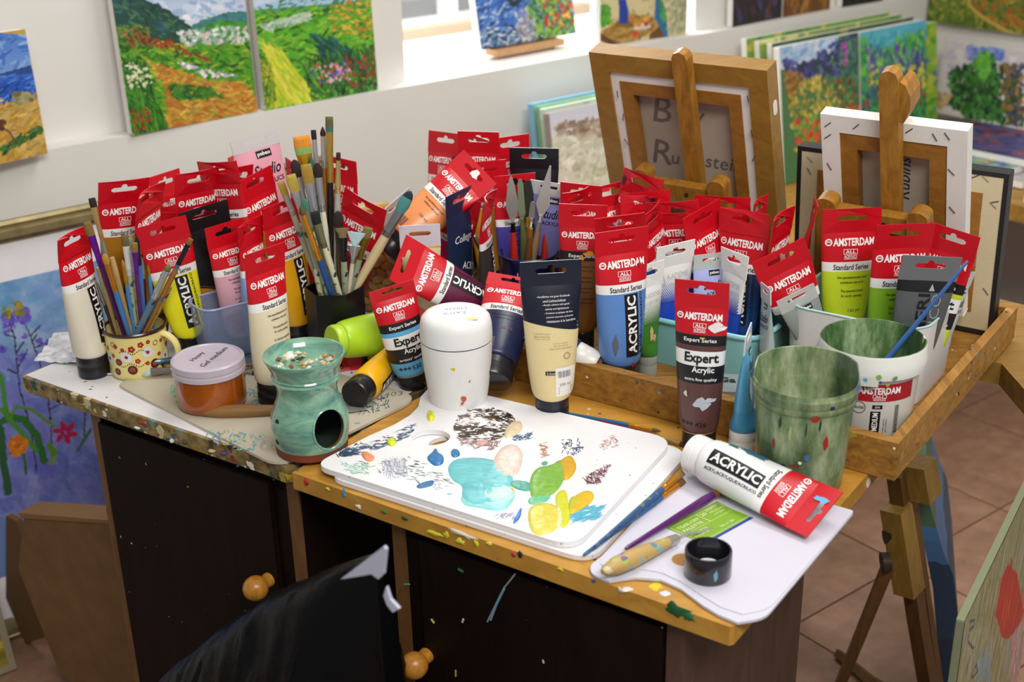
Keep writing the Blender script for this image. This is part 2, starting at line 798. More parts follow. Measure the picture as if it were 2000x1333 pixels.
def build_paintings():
    G = ['3f8a1e', '2f6f1c', '6aa62a', '1f5320', '86b832']
    # ---- hill path landscape
    r, a = standing('landscape canvas with orange field path and blossoming trees on the wall ledge', (258, 265), (503, 218), LEDGE + 0.001, 0.34, 0.03, 0.018, 170, '9fc0d8')
    a.grad([(150, -90), (520, -90), (520, 60), (150, 60)], '6f9fd0', 'e6e6ee')
    a.strokes(160, [(300, -60), (500, -60), (500, 40), (300, 40)], ['eef0f6', 'c8d4ea', '9ebce0'], 22, 8, 10)
    a.poly([(200, -30), (262, -10), (330, 22), (375, 55), (375, 90), (200, 90)], '274d44')
    a.strokes(220, [(200, -30), (262, -10), (330, 22), (375, 55), (375, 90), (200, 90)], ['1f4034', '3a6a50', '2d5a6a', '4a7a5a', '24503a'], 14, 4, 30)
    a.poly([(375, 50), (400, 38), (440, 25), (490, 22), (495, 60), (375, 75)], '3f7f86')
    a.strokes(90, [(375, 50), (400, 38), (440, 25), (490, 22), (495, 60), (375, 75)], ['4f8f8f', '2f6a70', '3f7a5a'], 12, 3, 10)
    a.poly([(380, 60), (430, 40), (495, 45), (500, 100), (370, 95)], '4a9a2a')
    a.strokes(130, [(380, 55), (430, 38), (495, 42), (500, 100), (370, 95)], ['3f8a1e', '5aa83a', '2f7a2a'], 12, 4, 0)
    a.poly([(200, 85), (500, 85), (510, 280), (200, 280)], '4d9a22')
    a.strokes(700, [(200, 80), (500, 85), (510, 225), (240, 270)], G + ['a8b83a', '7aa02a'], 18, 4, 8)
    a.strokes(200, [(210, 50), (290, 52), (300, 95), (215, 100)], ['2a5a1e', '3f7a2a', 'a85a2a', '1f4a1e', '6a8a3a'], 10, 4, 40, 50)
    a.strokes(220, [(345, 62), (480, 52), (490, 82), (360, 90)], ['d8dcd0', 'a8c8a8', 'e8c0cc', '8ab0a0', 'ffffff', '5a8a7a'], 9, 5, 0, 60)
    a.poly([(285, 120), (330, 132), (400, 158), (470, 160), (500, 190), (505, 225), (310, 262), (330, 215), (322, 160)], 'c8882e')
    a.strokes(420, [(285, 120), (330, 132), (400, 158), (470, 160), (500, 190), (505, 225), (310, 262), (330, 215), (322, 160)], ['c07a24', 'd8a040', 'b8642a', 'd8b84a', 'a8682a', '9a9a3a'], 20, 4, 8)
    a.strokes(160, [(330, 165), (400, 170), (440, 190), (345, 195)], ['2f7a24', '4a8a1e', '1f5a2a'], 14, 4, 0)
    a.strokes(60, [(340, 120), (420, 140), (470, 150), (400, 152)], ['f0ecd8', 'd0c0e8', 'b89ad8', 'ffffff'], 7, 4, 0)
    a.strokes(120, [(230, 75), (330, 78), (430, 128), (300, 92)], ['9a3a1e', 'b04a24', '7a2a1a'], 7, 3, 0)
    a.strokes(420, [(240, 110), (285, 125), (305, 190), (330, 255), (262, 262)], ['1f5a1e', '3f8a24', '2a6a1c', '174418', '5a9a2a'], 24, 3, 82, 14)
    a.strokes(70, [(245, 118), (285, 125), (300, 165), (250, 175)], ['f4f0e0', 'e8e8b0'], 5, 4)
    a.strokes(26, [(255, 215), (295, 210), (300, 250), (262, 258)], ['a82a1e', 'c0301e'], 6, 5)
    painted(a, r)
    # ---- bright green path landscape
    r, a = standing('landscape canvas with yellow green path and red meadow flowers on the ledge', (518, 216), (738, 175), LEDGE + 0.001, 0.34, 0.03, 0.018, 160, '5aa82a')
    a.poly([(490, -90), (740, -90), (740, 0), (490, 20)], 'a8c8e4')
    a.poly([(490, 15), (560, -4), (640, -20), (500, -20)], 'c8d8ee')
    a.strokes(130, [(495, 18), (560, -2), (640, -15), (730, -20), (730, 20), (500, 40)], ['3a7a4a', '2f6a5a', '5a9a4a', '4a8a9a'], 14, 4, -12)
    a.strokes(900, [(495, 30), (735, 0), (745, 180), (510, 220)], G + ['5ab82a', '7ac832', '4aa024', '9ac83a'], 18, 4, -8, 20)
    a.strokes(90, [(510, 50), (600, 25), (610, 38), (520, 60)], ['d8e0d0', 'b8ccb8', '8ab09a'], 12, 4, -14)
    a.strokes(140, [(640, 10), (730, -5), (735, 80), (650, 60)], ['d8a83a', 'e0c84a', 'c8782a', '5a9a2a'], 10, 4, 0)
    a.strokes(160, [(610, 70), (660, 80), (700, 110), (735, 150), (640, 120)], ['1f5a4a', '2a6a5a', '16463c', '3f8a6a'], 24, 6, 35)
    a.poly([(510, 85), (545, 95), (580, 140), (620, 195), (520, 212), (535, 160), (525, 120)], 'c8d42a')
    a.strokes(260, [(510, 85), (545, 95), (580, 140), (620, 195), (520, 212), (535, 160), (525, 120)], ['d8dc3a', 'b8cc2a', 'e4e45a', '9ac02a', 'e0d84a'], 26, 4, 55, 12)
    a.strokes(200, [(510, 110), (530, 120), (540, 200), (515, 212)], ['5a8a1e', '8aa82a', '2f6a1c', 'c8b83a'], 14, 3, 75)
    a.strokes(400, [(590, 120), (735, 90), (742, 175), (610, 195)], ['1f4a1e', '2f6a2a', '16381c', '3f7a3a', '4a8a2a', '2a4a4a'], 20, 3, 70, 25)
    a.strokes(60, [(605, 130), (680, 120), (690, 160), (620, 165)], ['e89ab8', 'f0c0d0', 'c83a3a', '4a5ac8'], 7, 6)
    a.strokes(60, [(665, 110), (740, 100), (742, 165), (680, 175)], ['a82a2a', 'c83a2a', '8a2a24'], 6, 5)
    painted(a, r)
    # ---- beach
    r, a = standing('seaside canvas with blue water and yellow beach at the ledge end', (-62, 334), (93, 300), LEDGE + 0.001, 0.215, 0.04, 0.018, 110, 'c8a040')
    a.grad([(-80, 60), (60, 70), (75, 145), (-80, 175)], '4a78c8', '7aa0dc')
    a.strokes(60, [(-80, 60), (60, 70), (70, 130), (-80, 150)], ['3a68c0', '8ab0e0', '5a88d0'], 24, 5, -10)
    a.poly([(-80, 150), (0, 145), (60, 128), (66, 148), (-80, 172)], '2a4a88')
    a.poly([(-80, 165), (66, 142), (75, 192), (-80, 215)], '2458b8')
    a.strokes(140, [(-80, 162), (66, 142), (75, 192), (-80, 215)], ['1f4aa8', '3a70d0', '1a3a88', '5a90e0'], 22, 3, -12)
    a.strokes(350, [(-80, 205), (75, 190), (93, 300), (-80, 335)], ['c89a3a', 'b8883a', 'd8b050', 'a88a4a', 'c8b078'], 20, 5, -12)
    a.strokes(40, [(30, 185), (62, 184), (66, 202), (35, 205)], ['8a8a5a', 'a89a6a', '6a6a4a'], 12, 8, 0)
    a.strokes(120, [(0, 290), (40, 265), (82, 245), (84, 258), (40, 282), (10, 300)], ['3a6a2a', '4a7a3a', '2a4a24'], 12, 4, -25)
    a.line([(5, 250), (18, 258), (30, 277)], '6a3a2a', 3)
    a.strokes(14, [(-6, 240), (8, 238), (8, 252), (-6, 255)], ['5a3420'], 10, 8)
    painted(a, r)
    # ---- river on the sill
    r, a = standing('river canvas with blue ripples and red flowers on a little sill easel', (940, 98), (1125, 65), 0.887, 0.30, 0.16, 0.022, 150, '3a68b8')
    a.strokes(900, [(890, -120), (1030, -120), (1050, 80), (935, 100)], ['2a58b0', '4a80d0', '1a3a88', '7aa8e0', 'c0d4ec', '2f6ab8', '1f3a6a'], 16, 3, -18)
    a.strokes(300, [(925, 60), (1050, 50), (1060, 85), (938, 100)], ['d8dce8', '4a6a8a', '2a4a5a', '8aa8c8', '1a2f4a'], 14, 3, -16)
    a.strokes(600, [(1025, -20), (1130, -60), (1130, 66), (1050, 82), (1030, 30)], ['3f8a24', '6aa82a', '8ab83a', '2a6a2a', 'a8b84a', '1f4a24'], 12, 4, 60, 60)
    a.strokes(60, [(1060, -10), (1125, -10), (1122, 55), (1065, 50)], ['c82a24', 'd84a2a', 'e0c040', 'b02a20'], 8, 7)
    a.strokes(90, [(1005, 20), (1040, 20), (1050, 75), (1015, 80)], ['d8d0c8', 'a89a9a', '8a8aa8'], 12, 3, 60, 40)
    a.strokes(40, [(995, -20), (1015, -20), (1015, 15), (995, 10)], ['1a2430', '2a3440'], 12, 6)
    painted(a, r)
    # ---- still life
    r, a = standing('still life canvas with blue coffee pot and fruit on a table', (1172, 90), (1340, 66), LEDGE + 0.001, 0.32, 0.0, 0.018, 140, 'd8c89a')
    a.strokes(300, None, ['d8c89a', 'e0d4b0', 'c8b880', 'b0a878'], 14, 6, 20, 60)
    a.strokes(150, [(1165, 12), (1190, 12), (1195, 45), (1170, 52)], ['4a9a2a', '6ab03a', '3a7a24'], 9, 5, 0, 60)
    a.poly([(1172, 62), (1205, 42), (1235, 28), (1300, 40), (1270, 66), (1215, 90), (1180, 80)], 'a8803a')
    a.strokes(160, [(1172, 62), (1205, 42), (1235, 28), (1300, 40), (1270, 66), (1215, 90), (1180, 80)], ['9a7030', 'b89048', '8a6428', 'c8a860'], 18, 4, -25)
    a.poly([(1170, 64), (1215, 88), (1205, 92), (1172, 80)], '5a3a1e')
    a.poly([(1270, 66), (1300, 40), (1302, 70), (1265, 82)], '6a4420')
    a.poly([(1285, -20), (1300, 20), (1305, 72), (1298, 72), (1278, 35), (1280, -20)], '2a6a9a')
    a.strokes(40, [(1283, -20), (1298, 20), (1302, 60), (1290, 30)], ['4aa83a', '2a7a5a'], 12, 5, 70)
    a.strokes(140, [(1305, -10), (1340, -10), (1340, 66), (1306, 70)], ['a8a080', 'b8b090', '8a9a70'], 12, 5, 40, 60)
    a.strokes(30, [(1205, 44), (1235, 44), (1232, 52), (1208, 52)], ['7a5a2a'], 14, 5, 0)
    a.poly([(1207, -2), (1222, -2), (1227, 20), (1226, 46), (1208, 46), (1209, 20)], '1f3f9a')
    a.strokes(8, [(1240, 50), (1270, 48), (1268, 57), (1245, 57)], ['d8d4cc'], 22, 6, 0, 5)
    for (u, v, c) in ((1248, 47, 'e08a2a'), (1262, 45, 'c82a1e'), (1261, 37, 'e0a83a'), (1240, 66, 'd83a20'), (1234, 38, 'c8782a')):
        x, y = a.q(u, v)
        a.dab(x, y, 6 * a.s / a.px, 6 * a.s / a.px, 0, a.hexc(c))
    painted(a, r)
    # ---- three dark pictures on the ledge
    for lab, pl, pr, base, cols in (
            ('dark canvas with blue and rust figure shapes on the ledge', (1430, 53), (1526, 34), '241a1e', ['2a1a1c', '1a161e', '5a3020', '3a3a7a', '141218']),
            ('brown and amber canvas beside the dark figure picture', (1528, 34), (1620, 17), '6a4018', ['7a4a1e', '8a5a24', '5a3414', 'a0702a']),
            ('nearly black canvas at the right end of the ledge', (1644, 14), (1724, 1), '141618', ['101214', '1c2020', '24221e'])):
        r, a = standing(lab, pl, pr, LEDGE + 0.001, 0.26, 0.03, 0.018, 50, base)
        a.strokes(260, None, cols, 22, 8, 80, 20)
        painted(a, r)
    # ---- stack of canvases leaning under the ledge, right
    BEN = 0.502
    tops = [['6aa03a', 'c8b83a', '3f7a2a', 'd88a3a'], ['7a9a3a', 'd8b84a', '4a7a2a', 'e0d880'], ['2f5a34', '6a8a3a', '24482a', 'a8a84a'], ['4a8ac8', '8ab8e0', '2a5a9a', 'c8d8ea'], ['8ab83a', 'c8c83a', '5a9a3a', '4a7a9a']]
    for k in range(5):
        d0 = 2.225 - 0.022 * k
        bl = Wp(2.475 + 0.022 * k, d0 - 0.03, BEN)
        xd = WD
        up = (Vector((0, 0, 1)) + WN * 0.13).normalized()
        r, a = canvas(['rearmost canvas with green rim in the stack leaning under the ledge', 'second canvas from the wall with yellow field top in the leaning stack',
                       'dark green topped canvas in the middle of the leaning stack', 'sky blue topped canvas in the leaning stack under the ledge',
                       'lime and blue topped canvas just behind the garden picture'][k], bl, xd, up, 0.572, 0.345 - 0.006 * k, 0.017, 70, tops[k][0], group='canvases leaning under the ledge')
        a.strokes(200, None, tops[k], 30, 8, -10)
        painted(a, r)
    xd = WD
    up = (Vector((0, 0, 1)) + WN * 0.13).normalized()
    P0 = Wp(0, 2.085, BEN)

    def onp(u, v):
        return at_pl(u, v, P0, xd.cross(up))
    tl, tr = onp(1522, 93), onp(1676, 65)
    wl = (tr - tl).dot(WD)
    hl = (tl - P0).dot(up)
    r, a = canvas('garden canvas with yellow bush, purple trees and pale sky, front left of the stack', tl - up * hl, xd, up, wl, hl, 0.02, 150, '4a7a4a')
    a.grad([(1500, 60), (1640, 60), (1630, 110), (1600, 125), (1500, 140)], '9ac0e4', 'd0dcf0')
    a.strokes(60, [(1520, 80), (1630, 70), (1610, 120), (1540, 120)], ['b0ccea', 'd8e2f4', '8ab4e0'], 24, 10, -10)
    a.strokes(300, [(1530, 120), (1580, 125), (1600, 105), (1640, 75), (1680, 62), (1680, 120), (1630, 160), (1540, 160)], ['26344a', '3a3a7a', '4a4a9a', '2a3a5a', '5a5aa8', '1f2f44'], 14, 8, 30, 60)
    a.strokes(260, [(1640, 80), (1690, 66), (1700, 200), (1640, 160)], ['2f5a4a', '3a6a5a', '24483c', '4a8a6a', '5a9a7a'], 9, 6, 0, 80)
    a.strokes(22, [(1645, 85), (1655, 85), (1655, 128), (1645, 128)], ['c83ab8', 'd86ac8', '8a4aa8'], 8, 6)
    a.strokes(420, [(1540, 160), (1600, 150), (1650, 170), (1680, 230), (1550, 300), (1540, 200)], ['d8b83a', 'b8a83a', 'e0c85a', '8a9a3a', 'c8983a', '6a7a2a'], 9, 6, 0, 80)
    a.strokes(60, [(1530, 140), (1570, 145), (1560, 180), (1540, 190)], ['b87a2a', 'a86a24', '6a6a2a'], 10, 7)
    a.strokes(200, [(1620, 150), (1700, 150), (1700, 215), (1640, 215)], ['3a6a3a', '2a4a34', '5a8a4a', 'a83a2a', '4a7a3a'], 9, 6, 0, 80)
    a.strokes(150, [(1550, 240), (1600, 225), (1690, 205), (1690, 230), (1610, 270), (1560, 310)], ['d8401e', 'e06a2a', 'c82a1e', '6aa83a', 'e0502a', '4a8a3a'], 12, 10)
    painted(a, r)
    tl2, tr2 = onp(1678, 64), onp(1808, 39)
    w2 = (tr2 - tl2).dot(WD)
    h2 = (tl2 - P0).dot(up)
    r, a = canvas('green flower border canvas with turquoise sky, front right of the stack', tl2 - up * h2, xd, up, w2, h2, 0.02, 130, '3f9a5a')
    a.grad([(1670, 20), (1820, 20), (1820, 80), (1670, 95)], '5ab8d0', '4a9ab8')
    a.strokes(300, [(1670, 75), (1730, 85), (1800, 60), (1810, 130), (1670, 150)], ['5ab83a', '3f9a4a', '7ac83a', '2f8a5a', '4aa86a', '9ad04a'], 12, 8, 60, 60)
    a.strokes(60, [(1700, 70), (1760, 60), (1740, 90), (1700, 95)], ['5ac0c8', '4aa8c0', '3a9ab0'], 16, 8, -20)
    a.strokes(500, [(1675, 140), (1815, 110), (1820, 260), (1690, 260)], ['3a8a4a', '2a6a5a', '5aa83a', '2f5a7a', '4a4a9a', '6ab84a', '1f4a3a'], 14, 6, 80, 30)
    a.strokes(120, [(1690, 95), (1810, 90), (1810, 150), (1700, 150)], ['4a3a9a', '6a4aa8', '3a3a8a', '8a6ac0'], 14, 5, 85, 10)
    a.strokes(60, [(1700, 130), (1810, 125), (1810, 170), (1700, 170)], ['d8d03a', 'c8c84a', 'e0dc6a'], 10, 8)
    a.strokes(40, [(1690, 150), (1810, 150), (1810, 220), (1690, 215)], ['a82a2a', '8a2a3a', 'c04a4a'], 9, 8)
    painted(a, r)
    # ---- smaller stack behind the tubes, under the window
    up2 = (Vector((0, 0, 1)) + WN * 0.14).normalized()
    for k, (lab, u0, c) in enumerate((('light blue edged canvas at the back of the small stack under the window', 1041, ['8ac0dc', '9accE4', '7ab4d4']),
                                      ('green edged canvas in the small stack under the window', 1056, ['8ab888', 'e8a040', 'c84a2a', '2a2a2a']),
                                      ('pale green canvas in the small stack under the window', 1064, ['c8dcc8', 'b8d0c0', 'd8e4d8']))):
        Pk = Wp(0, 2.20 - 0.028 * k, BEN)
        tl = at_pl(u0, 203 + 5 * k, Pk, WD.cross(up2))
        hk = (tl - Pk).dot(up2)
        r, a = canvas(lab, tl - up2 * hk, WD, up2, 0.40 - 0.02 * k, hk, 0.02, 40, c[0], group='small stack under the window', side=mat(c[0], 0.7))
        a.strokes(120, None, c, 30, 10, -10)
        painted(a, r)
    Pk = Wp(0, 2.10, BEN)
    tl = at_pl(1072, 222, Pk, WD.cross(up2))
    hk = (tl - Pk).dot(up2)
    r, a = canvas('pale desert landscape canvas half hidden behind the large stretched canvas', tl - up2 * hk, WD, up2, 0.36, hk, 0.02, 90, 'd8d0c4', side=mat('a09488', 0.7))
    a.grad([(1060, 190), (1200, 190), (1200, 250), (1070, 270)], 'd0d4e4', 'e0dcdc')
    a.strokes(160, [(1085, 245), (1200, 230), (1200, 270), (1095, 275)], ['9a8070', 'b09a88', 'c0b0a0', '8a7464'], 18, 6, -12)
    a.strokes(300, [(1080, 275), (1200, 265), (1200, 400), (1100, 400)], ['e0dccc', 'd0ccb8', 'c8c8a8', 'e8e4d8', 'b8b89a'], 18, 8, -10)
    painted(a, r)
    # ---- right wall: hillside picture and leaning tree picture
    nR = Vector(WD)
    bl = at_pl(1810, 41, WD * 3.29, nR)
    br = at_pl(2000, 69, WD * 3.29, nR)
    xd = -WN
    r, a = canvas('green hillside canvas with a winding ochre path on the right wall', Vector((bl.x, bl.y, (bl.z + br.z) / 2)), xd, Vector((0, 0, 1)), 0.42, 0.28, 0.018, 120, '6a7a2a')
    a.strokes(900, None, ['5a7a24', '7a8a2a', '3f5a1e', '9aa03a', '4a6a20', 'a8983a'], 11, 6, 20, 60)
    a.strokes(60, [(1900, 0), (2000, 0), (2000, 60), (1920, 40)], ['b8702a', 'a85a24'], 8, 5)
    a.line([(1895, -6), (1892, 8), (1905, 22), (1930, 40), (1965, 60), (1985, 68)], 'c8a04a', 7)
    painted(a, r)
    BL = Wp(3.19, 2.165, 0.5575)
    xd = -WN
    upR = (Vector((0, 0, 1)) + WD * 0.10).normalized()
    r, a = canvas('white bordered canvas of tall green trees leaning on the right wall', BL, xd, upR, 0.30, 0.203, 0.016, 110, 'd8d0cc')
    a.strokes(120, [(1850, 85), (2000, 100), (1995, 160), (1840, 150)], ['d0c8d0', 'c8c4d4', 'dcd4d0'], 22, 10, 10)
    a.strokes(80, [(1890, 92), (1960, 100), (1955, 120), (1900, 120)], ['7a8ad0', '8a9ad8', '5a7ac8'], 14, 8)
    a.strokes(500, [(1858, 140), (1900, 125), (1925, 105), (1940, 115), (1950, 150), (1965, 240), (1890, 228), (1855, 200)], ['2f5a2a', '3f7a34', '24482a', '5a9a4a', '1f3a2a', '4a8a3a'], 14, 7, 80, 40)
    a.strokes(60, [(1910, 108), (1935, 105), (1935, 150), (1915, 150)], ['6ab83a', '7ac84a', '5aa83a'], 12, 7, 80)
    a.strokes(200, [(1955, 130), (2000, 130), (2000, 250), (1965, 245)], ['5a5a3a', '3a5a34', '8a6a3a', '4a4a6a', 'a87a3a', '24403a'], 12, 7, 60, 50)
    a.strokes(60, [(1828, 180), (1858, 185), (1850, 215), (1828, 212)], ['c8a05a', 'a89a7a', 'd8b87a'], 10, 7)
    painted(a, r)


build_paintings()


def build_sill_easel():
    m_w = wood("pale_easel_wood", 'b88a5c', 'd0a476', 6, 0)
    A, B = at_z(940, 98, 0.887), at_z(1125, 65, 0.887)
    xd = (B - A).normalized()
    back = Vector((-xd.y, xd.x, 0))
    w = (B - A).length
    M = frame_mat(A, xd, back, Vector((0, 0, 1)))
    zs = LEDGE - 0.887 + 0.0075
    r = thing('display_easel', 'little pale wooden display easel on the white window sill', 'easel')
    MB().box((0.035, -0.014, -0.019), (w - 0.05, 0.03, -0.0046)).build('ledge_bar', m_w, r, M=M, smooth=False)
    for x, s in ((0.06, -1), (w - 0.085, 1)):
        foot = Vector((x + s * 0.012, -0.004, zs))
        MB().sweep([foot, Vector((x, 0.006, -0.019))], [0.0065, 0.0065], 4, up=(0, 1, 0)).build('foot', m_w, r, M=M, smooth=False)
        MB().sweep([Vector((x, 0.036, -0.012)), Vector((w / 2 + s * 0.012, 0.085, 0.29))], [0.005, 0.005], 4, up=(0, 1, 0)).build('leg', m_w, r, M=M, smooth=False)
    MB().sweep([Vector((w / 2, 0.092, 0.27)), Vector((w / 2, 0.20, zs + 0.003))], [0.005, 0.005], 4).build('prop_leg', m_w, r, M=M, smooth=False)


build_sill_easel()


def build_bench():
    """low bench along the wall that carries the stacked pictures, and the pictures lying on it"""
    m_b = wood('bench_wood', '8a6428', 'b88a3c', 2, 0)
    r = thing('low_bench', 'low wooden bench along the wall under the stacked canvases', 'bench')
    MB().box((1.55, 1.78, 0.46), (3.31, 2.29, 0.5)).build('bench_top', m_b, r, M=WALLM, smooth=False)
    MB().box((2.75, 1.30, 0.46), (3.31, 1.78, 0.5)).build('bench_top', m_b, r, M=WALLM, smooth=False)
    for a, d in ((1.6, 1.83), (1.6, 2.24), (2.8, 1.35), (3.25, 1.35), (3.25, 2.24), (2.4, 2.24)):
        MB().box((a - 0.025, d - 0.025, 0), (a + 0.025, d + 0.025, 0.46)).build('leg', m_b, r, M=WALLM, smooth=False)
    # pictures lying flat
    def flat(lab, a0, d0, a1, d1, z, rot, cols, base):
        c = Wp((a0 + a1) / 2, (d0 + d1) / 2, z)
        xd = (Matrix.Rotation(radians(rot), 3, 'Z') @ (-WN)).normalized()
        up = Vector((-xd.y, xd.x, 0))
        w, h = abs(d1 - d0), abs(a1 - a0)
        r, a = canvas(lab, c - xd * w / 2 - up * h / 2, xd, up, w, h, 0.016, 60, base, group='pictures lying on the bench')
        a.strokes(260, None, cols, 26, 9, 10, 30)
        painted(a, r)
    flat('pale grey canvas at the bottom of the flat pile beside the tree picture', 2.86, 1.68, 3.26, 2.02, 0.520, 2, ['b8b4b0', 'a8a4a8', 'c8c4c0'], 'b8b4b4')
    flat('turquoise and yellow canvas in the flat pile beside the tree picture', 2.82, 1.72, 3.16, 2.01, 0.5385, -4, ['5a9a8a', 'd8b83a', '3a4a9a', 'c8c0a0', '4a8a6a'], '6a9a8a')
    flat('dark violet and red canvas on top of the flat pile', 2.92, 1.70, 3.27, 2.01, 0.5565, 3, ['3a3a7a', '5a4a8a', 'a83a2a', '6a5a6a', '2a2a5a'], '4a4a7a')
    flat('orange and yellow meadow canvas lying at the bench edge', 2.78, 1.37, 3.04, 1.62, 0.5185, 4, ['d8a02a', 'c8882a', 'd8c83a', '6a9a3a', 'b85a2a', '8a6aa8'], 'c8a03a')
    flat('green and pale blue meadow canvas lying nearest on the bench', 2.78, 1.23, 2.94, 1.33, 0.5185, 4, ['5a9a3a', 'a8c8e8', '4a7a3a', 'd8dce0', '8a8a5a'], '7aa85a')


build_bench()

# ================================================================== desk furniture
M_TOPWOOD = wood('paint_stained_table_wood', 'a67426', 'c6943e', 1.5, 0, 0.45,
                 [(38, 0.26, 0.05, PAINTS), (120, 0.24, 0.06, PAINTS)], ring=9)
M_TRAYWOOD = wood('tray_pine', '7a501c', 'b08034', 2.2, 0, 0.55, [(60, 0.22, 0.12, MUDDY), (140, 0.25, 0.08, PAINTS)], ring=22)
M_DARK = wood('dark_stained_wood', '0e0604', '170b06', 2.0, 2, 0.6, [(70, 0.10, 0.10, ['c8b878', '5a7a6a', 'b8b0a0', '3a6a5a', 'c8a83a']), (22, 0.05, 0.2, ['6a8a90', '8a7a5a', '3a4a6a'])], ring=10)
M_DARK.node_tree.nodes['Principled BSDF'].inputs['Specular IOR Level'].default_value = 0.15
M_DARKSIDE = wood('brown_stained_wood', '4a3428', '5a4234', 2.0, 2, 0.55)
M_STILE = wood('brown_door_edge', '5a3a1c', '74502a', 2.0, 2, 0.5)


def whiteboard_mats():
    t = NT('white_painted_board')
    v = t.coords()
    a = t.noise(v, 8, 4)
    c = t.ramp(a.outputs['Fac'], [(0.35, 'd4d2d4'), (0.65, 'e6e4e6')])
    c = t.splat(c, v, 45, 0.22, 0.10, PAINTS)
    c = t.splat(c, v, 120, 0.25, 0.10, PAINTS)
    t.base(c)
    t.set(rough=0.4)
    e = NT('paint_crusted_edge')
    v = e.coords()
    a = e.noise(v, 60, 5)
    c = e.ramp(a.outputs['Fac'], [(0.3, '3a3020'), (0.5, '7a6638'), (0.7, '9a8a58')])
    c = e.splat(c, v, 55, 0.42, 0.75, MUDDY, 0.6)
    c = e.splat(c, v, 120, 0.35, 0.15, PAINTS, 0.6)
    e.base(c)
    e.set(rough=0.6)
    e.bump(a.outputs['Fac'], 0.6, 0.004)
    return t.m, e.m


M_WBOARD, M_CRUST = whiteboard_mats()


def paint_dab(pts, n, h, seed, mat_, name, parent, M):
    pass


def nightstand(e0, e1, knob_right, label, hgt):
    dp = 0.30
    r = thing('nightstand', label, 'cabinet', group='dark bedside cabinets under the table top')
    w = e1 - e0
    y0 = 0.012
    M = DESKM @ Matrix.Translation((e0, y0, 0))
    ts = 0.018
    MB().box((0, 0.003, 0.0), (ts, dp, hgt)).build('side_panel', [M_DARKSIDE if knob_right else M_DARK], r, M=M, smooth=False)  # kneehole side takes the darker wood: its shade is put into the colour
    MB().box((0, 0, 0.0), (ts, 0.003, hgt)).build('edge_strip', M_STILE, r, M=M, smooth=False)
    MB().box((w - ts, 0, 0.0), (w, 0.003, hgt)).build('edge_strip', M_STILE if knob_right else M_DARKSIDE, r, M=M, smooth=False)
    MB().box((w - ts, 0.003, 0.0), (w, dp, hgt)).build('side_panel', [M_DARK if knob_right else M_DARKSIDE], r, M=M, smooth=False)  # likewise, the panel towards the kneehole has shade in its colour
    MB().box((ts, dp - 0.008, 0.05), (w - ts, dp, hgt)).build('back_panel', M_DARKSIDE, r, M=M, smooth=False)
    MB().box((ts, 0.004, hgt - ts), (w - ts, dp - 0.008, hgt)).build('top_panel', M_DARK, r, M=M, smooth=False)
    MB().box((ts, 0.02, 0.05), (w - ts, dp - 0.008, 0.068)).build('bottom_panel', M_DARK, r, M=M, smooth=False)
    MB().box((ts, 0.03, 0.0), (w - ts, 0.045, 0.05)).build('plinth', M_DARK, r, M=M, smooth=False)
    g = 0.024
    d = MB().box((ts + (g if not knob_right else 0.002), -0.006, 0.06), (w - ts - (g if knob_right else 0.002), 0.012, hgt - 0.012)).build('door', M_DARK, r, M=M, smooth=False)
    MB().box((w - ts - g + 0.002 if knob_right else ts, 0.002, 0.06), (w - ts if knob_right else ts + g - 0.002, 0.018, hgt - ts)).build('stile', M_DARK, r, M=M, smooth=False)
    return r, M, d, w, hgt


def knob(door, pos, r=0.0155):
    prof = [(0.0, 0.0), (0.009, 0.0), (0.009, 0.004), (0.0085, 0.007), (0.009, 0.010)]
    for i in range(9):
        a = -pi / 2 * 0.75 + (pi * 0.875) * i / 8
        prof.append((r * cos(a), 0.011 + r * 0.75 + r * sin(a)))
    prof[-1] = (0.0, prof[-1][1])
    M = DESKM @ Matrix.Translation(pos) @ Matrix.Rotation(pi / 2, 4, 'X')
    MB().lathe(prof, 24).build('knob', wood('turned_knob_wood', 'a0661c', 'c48a34', 8, 2, 0.3), door, M=M)


def desk_of(u, v, n):
    """desk coordinates of a pixel on the vertical plane at depth n"""
    p = at_pl(u, v, D(0, n), DNV)
    return (p - FL).dot(DE), p.z


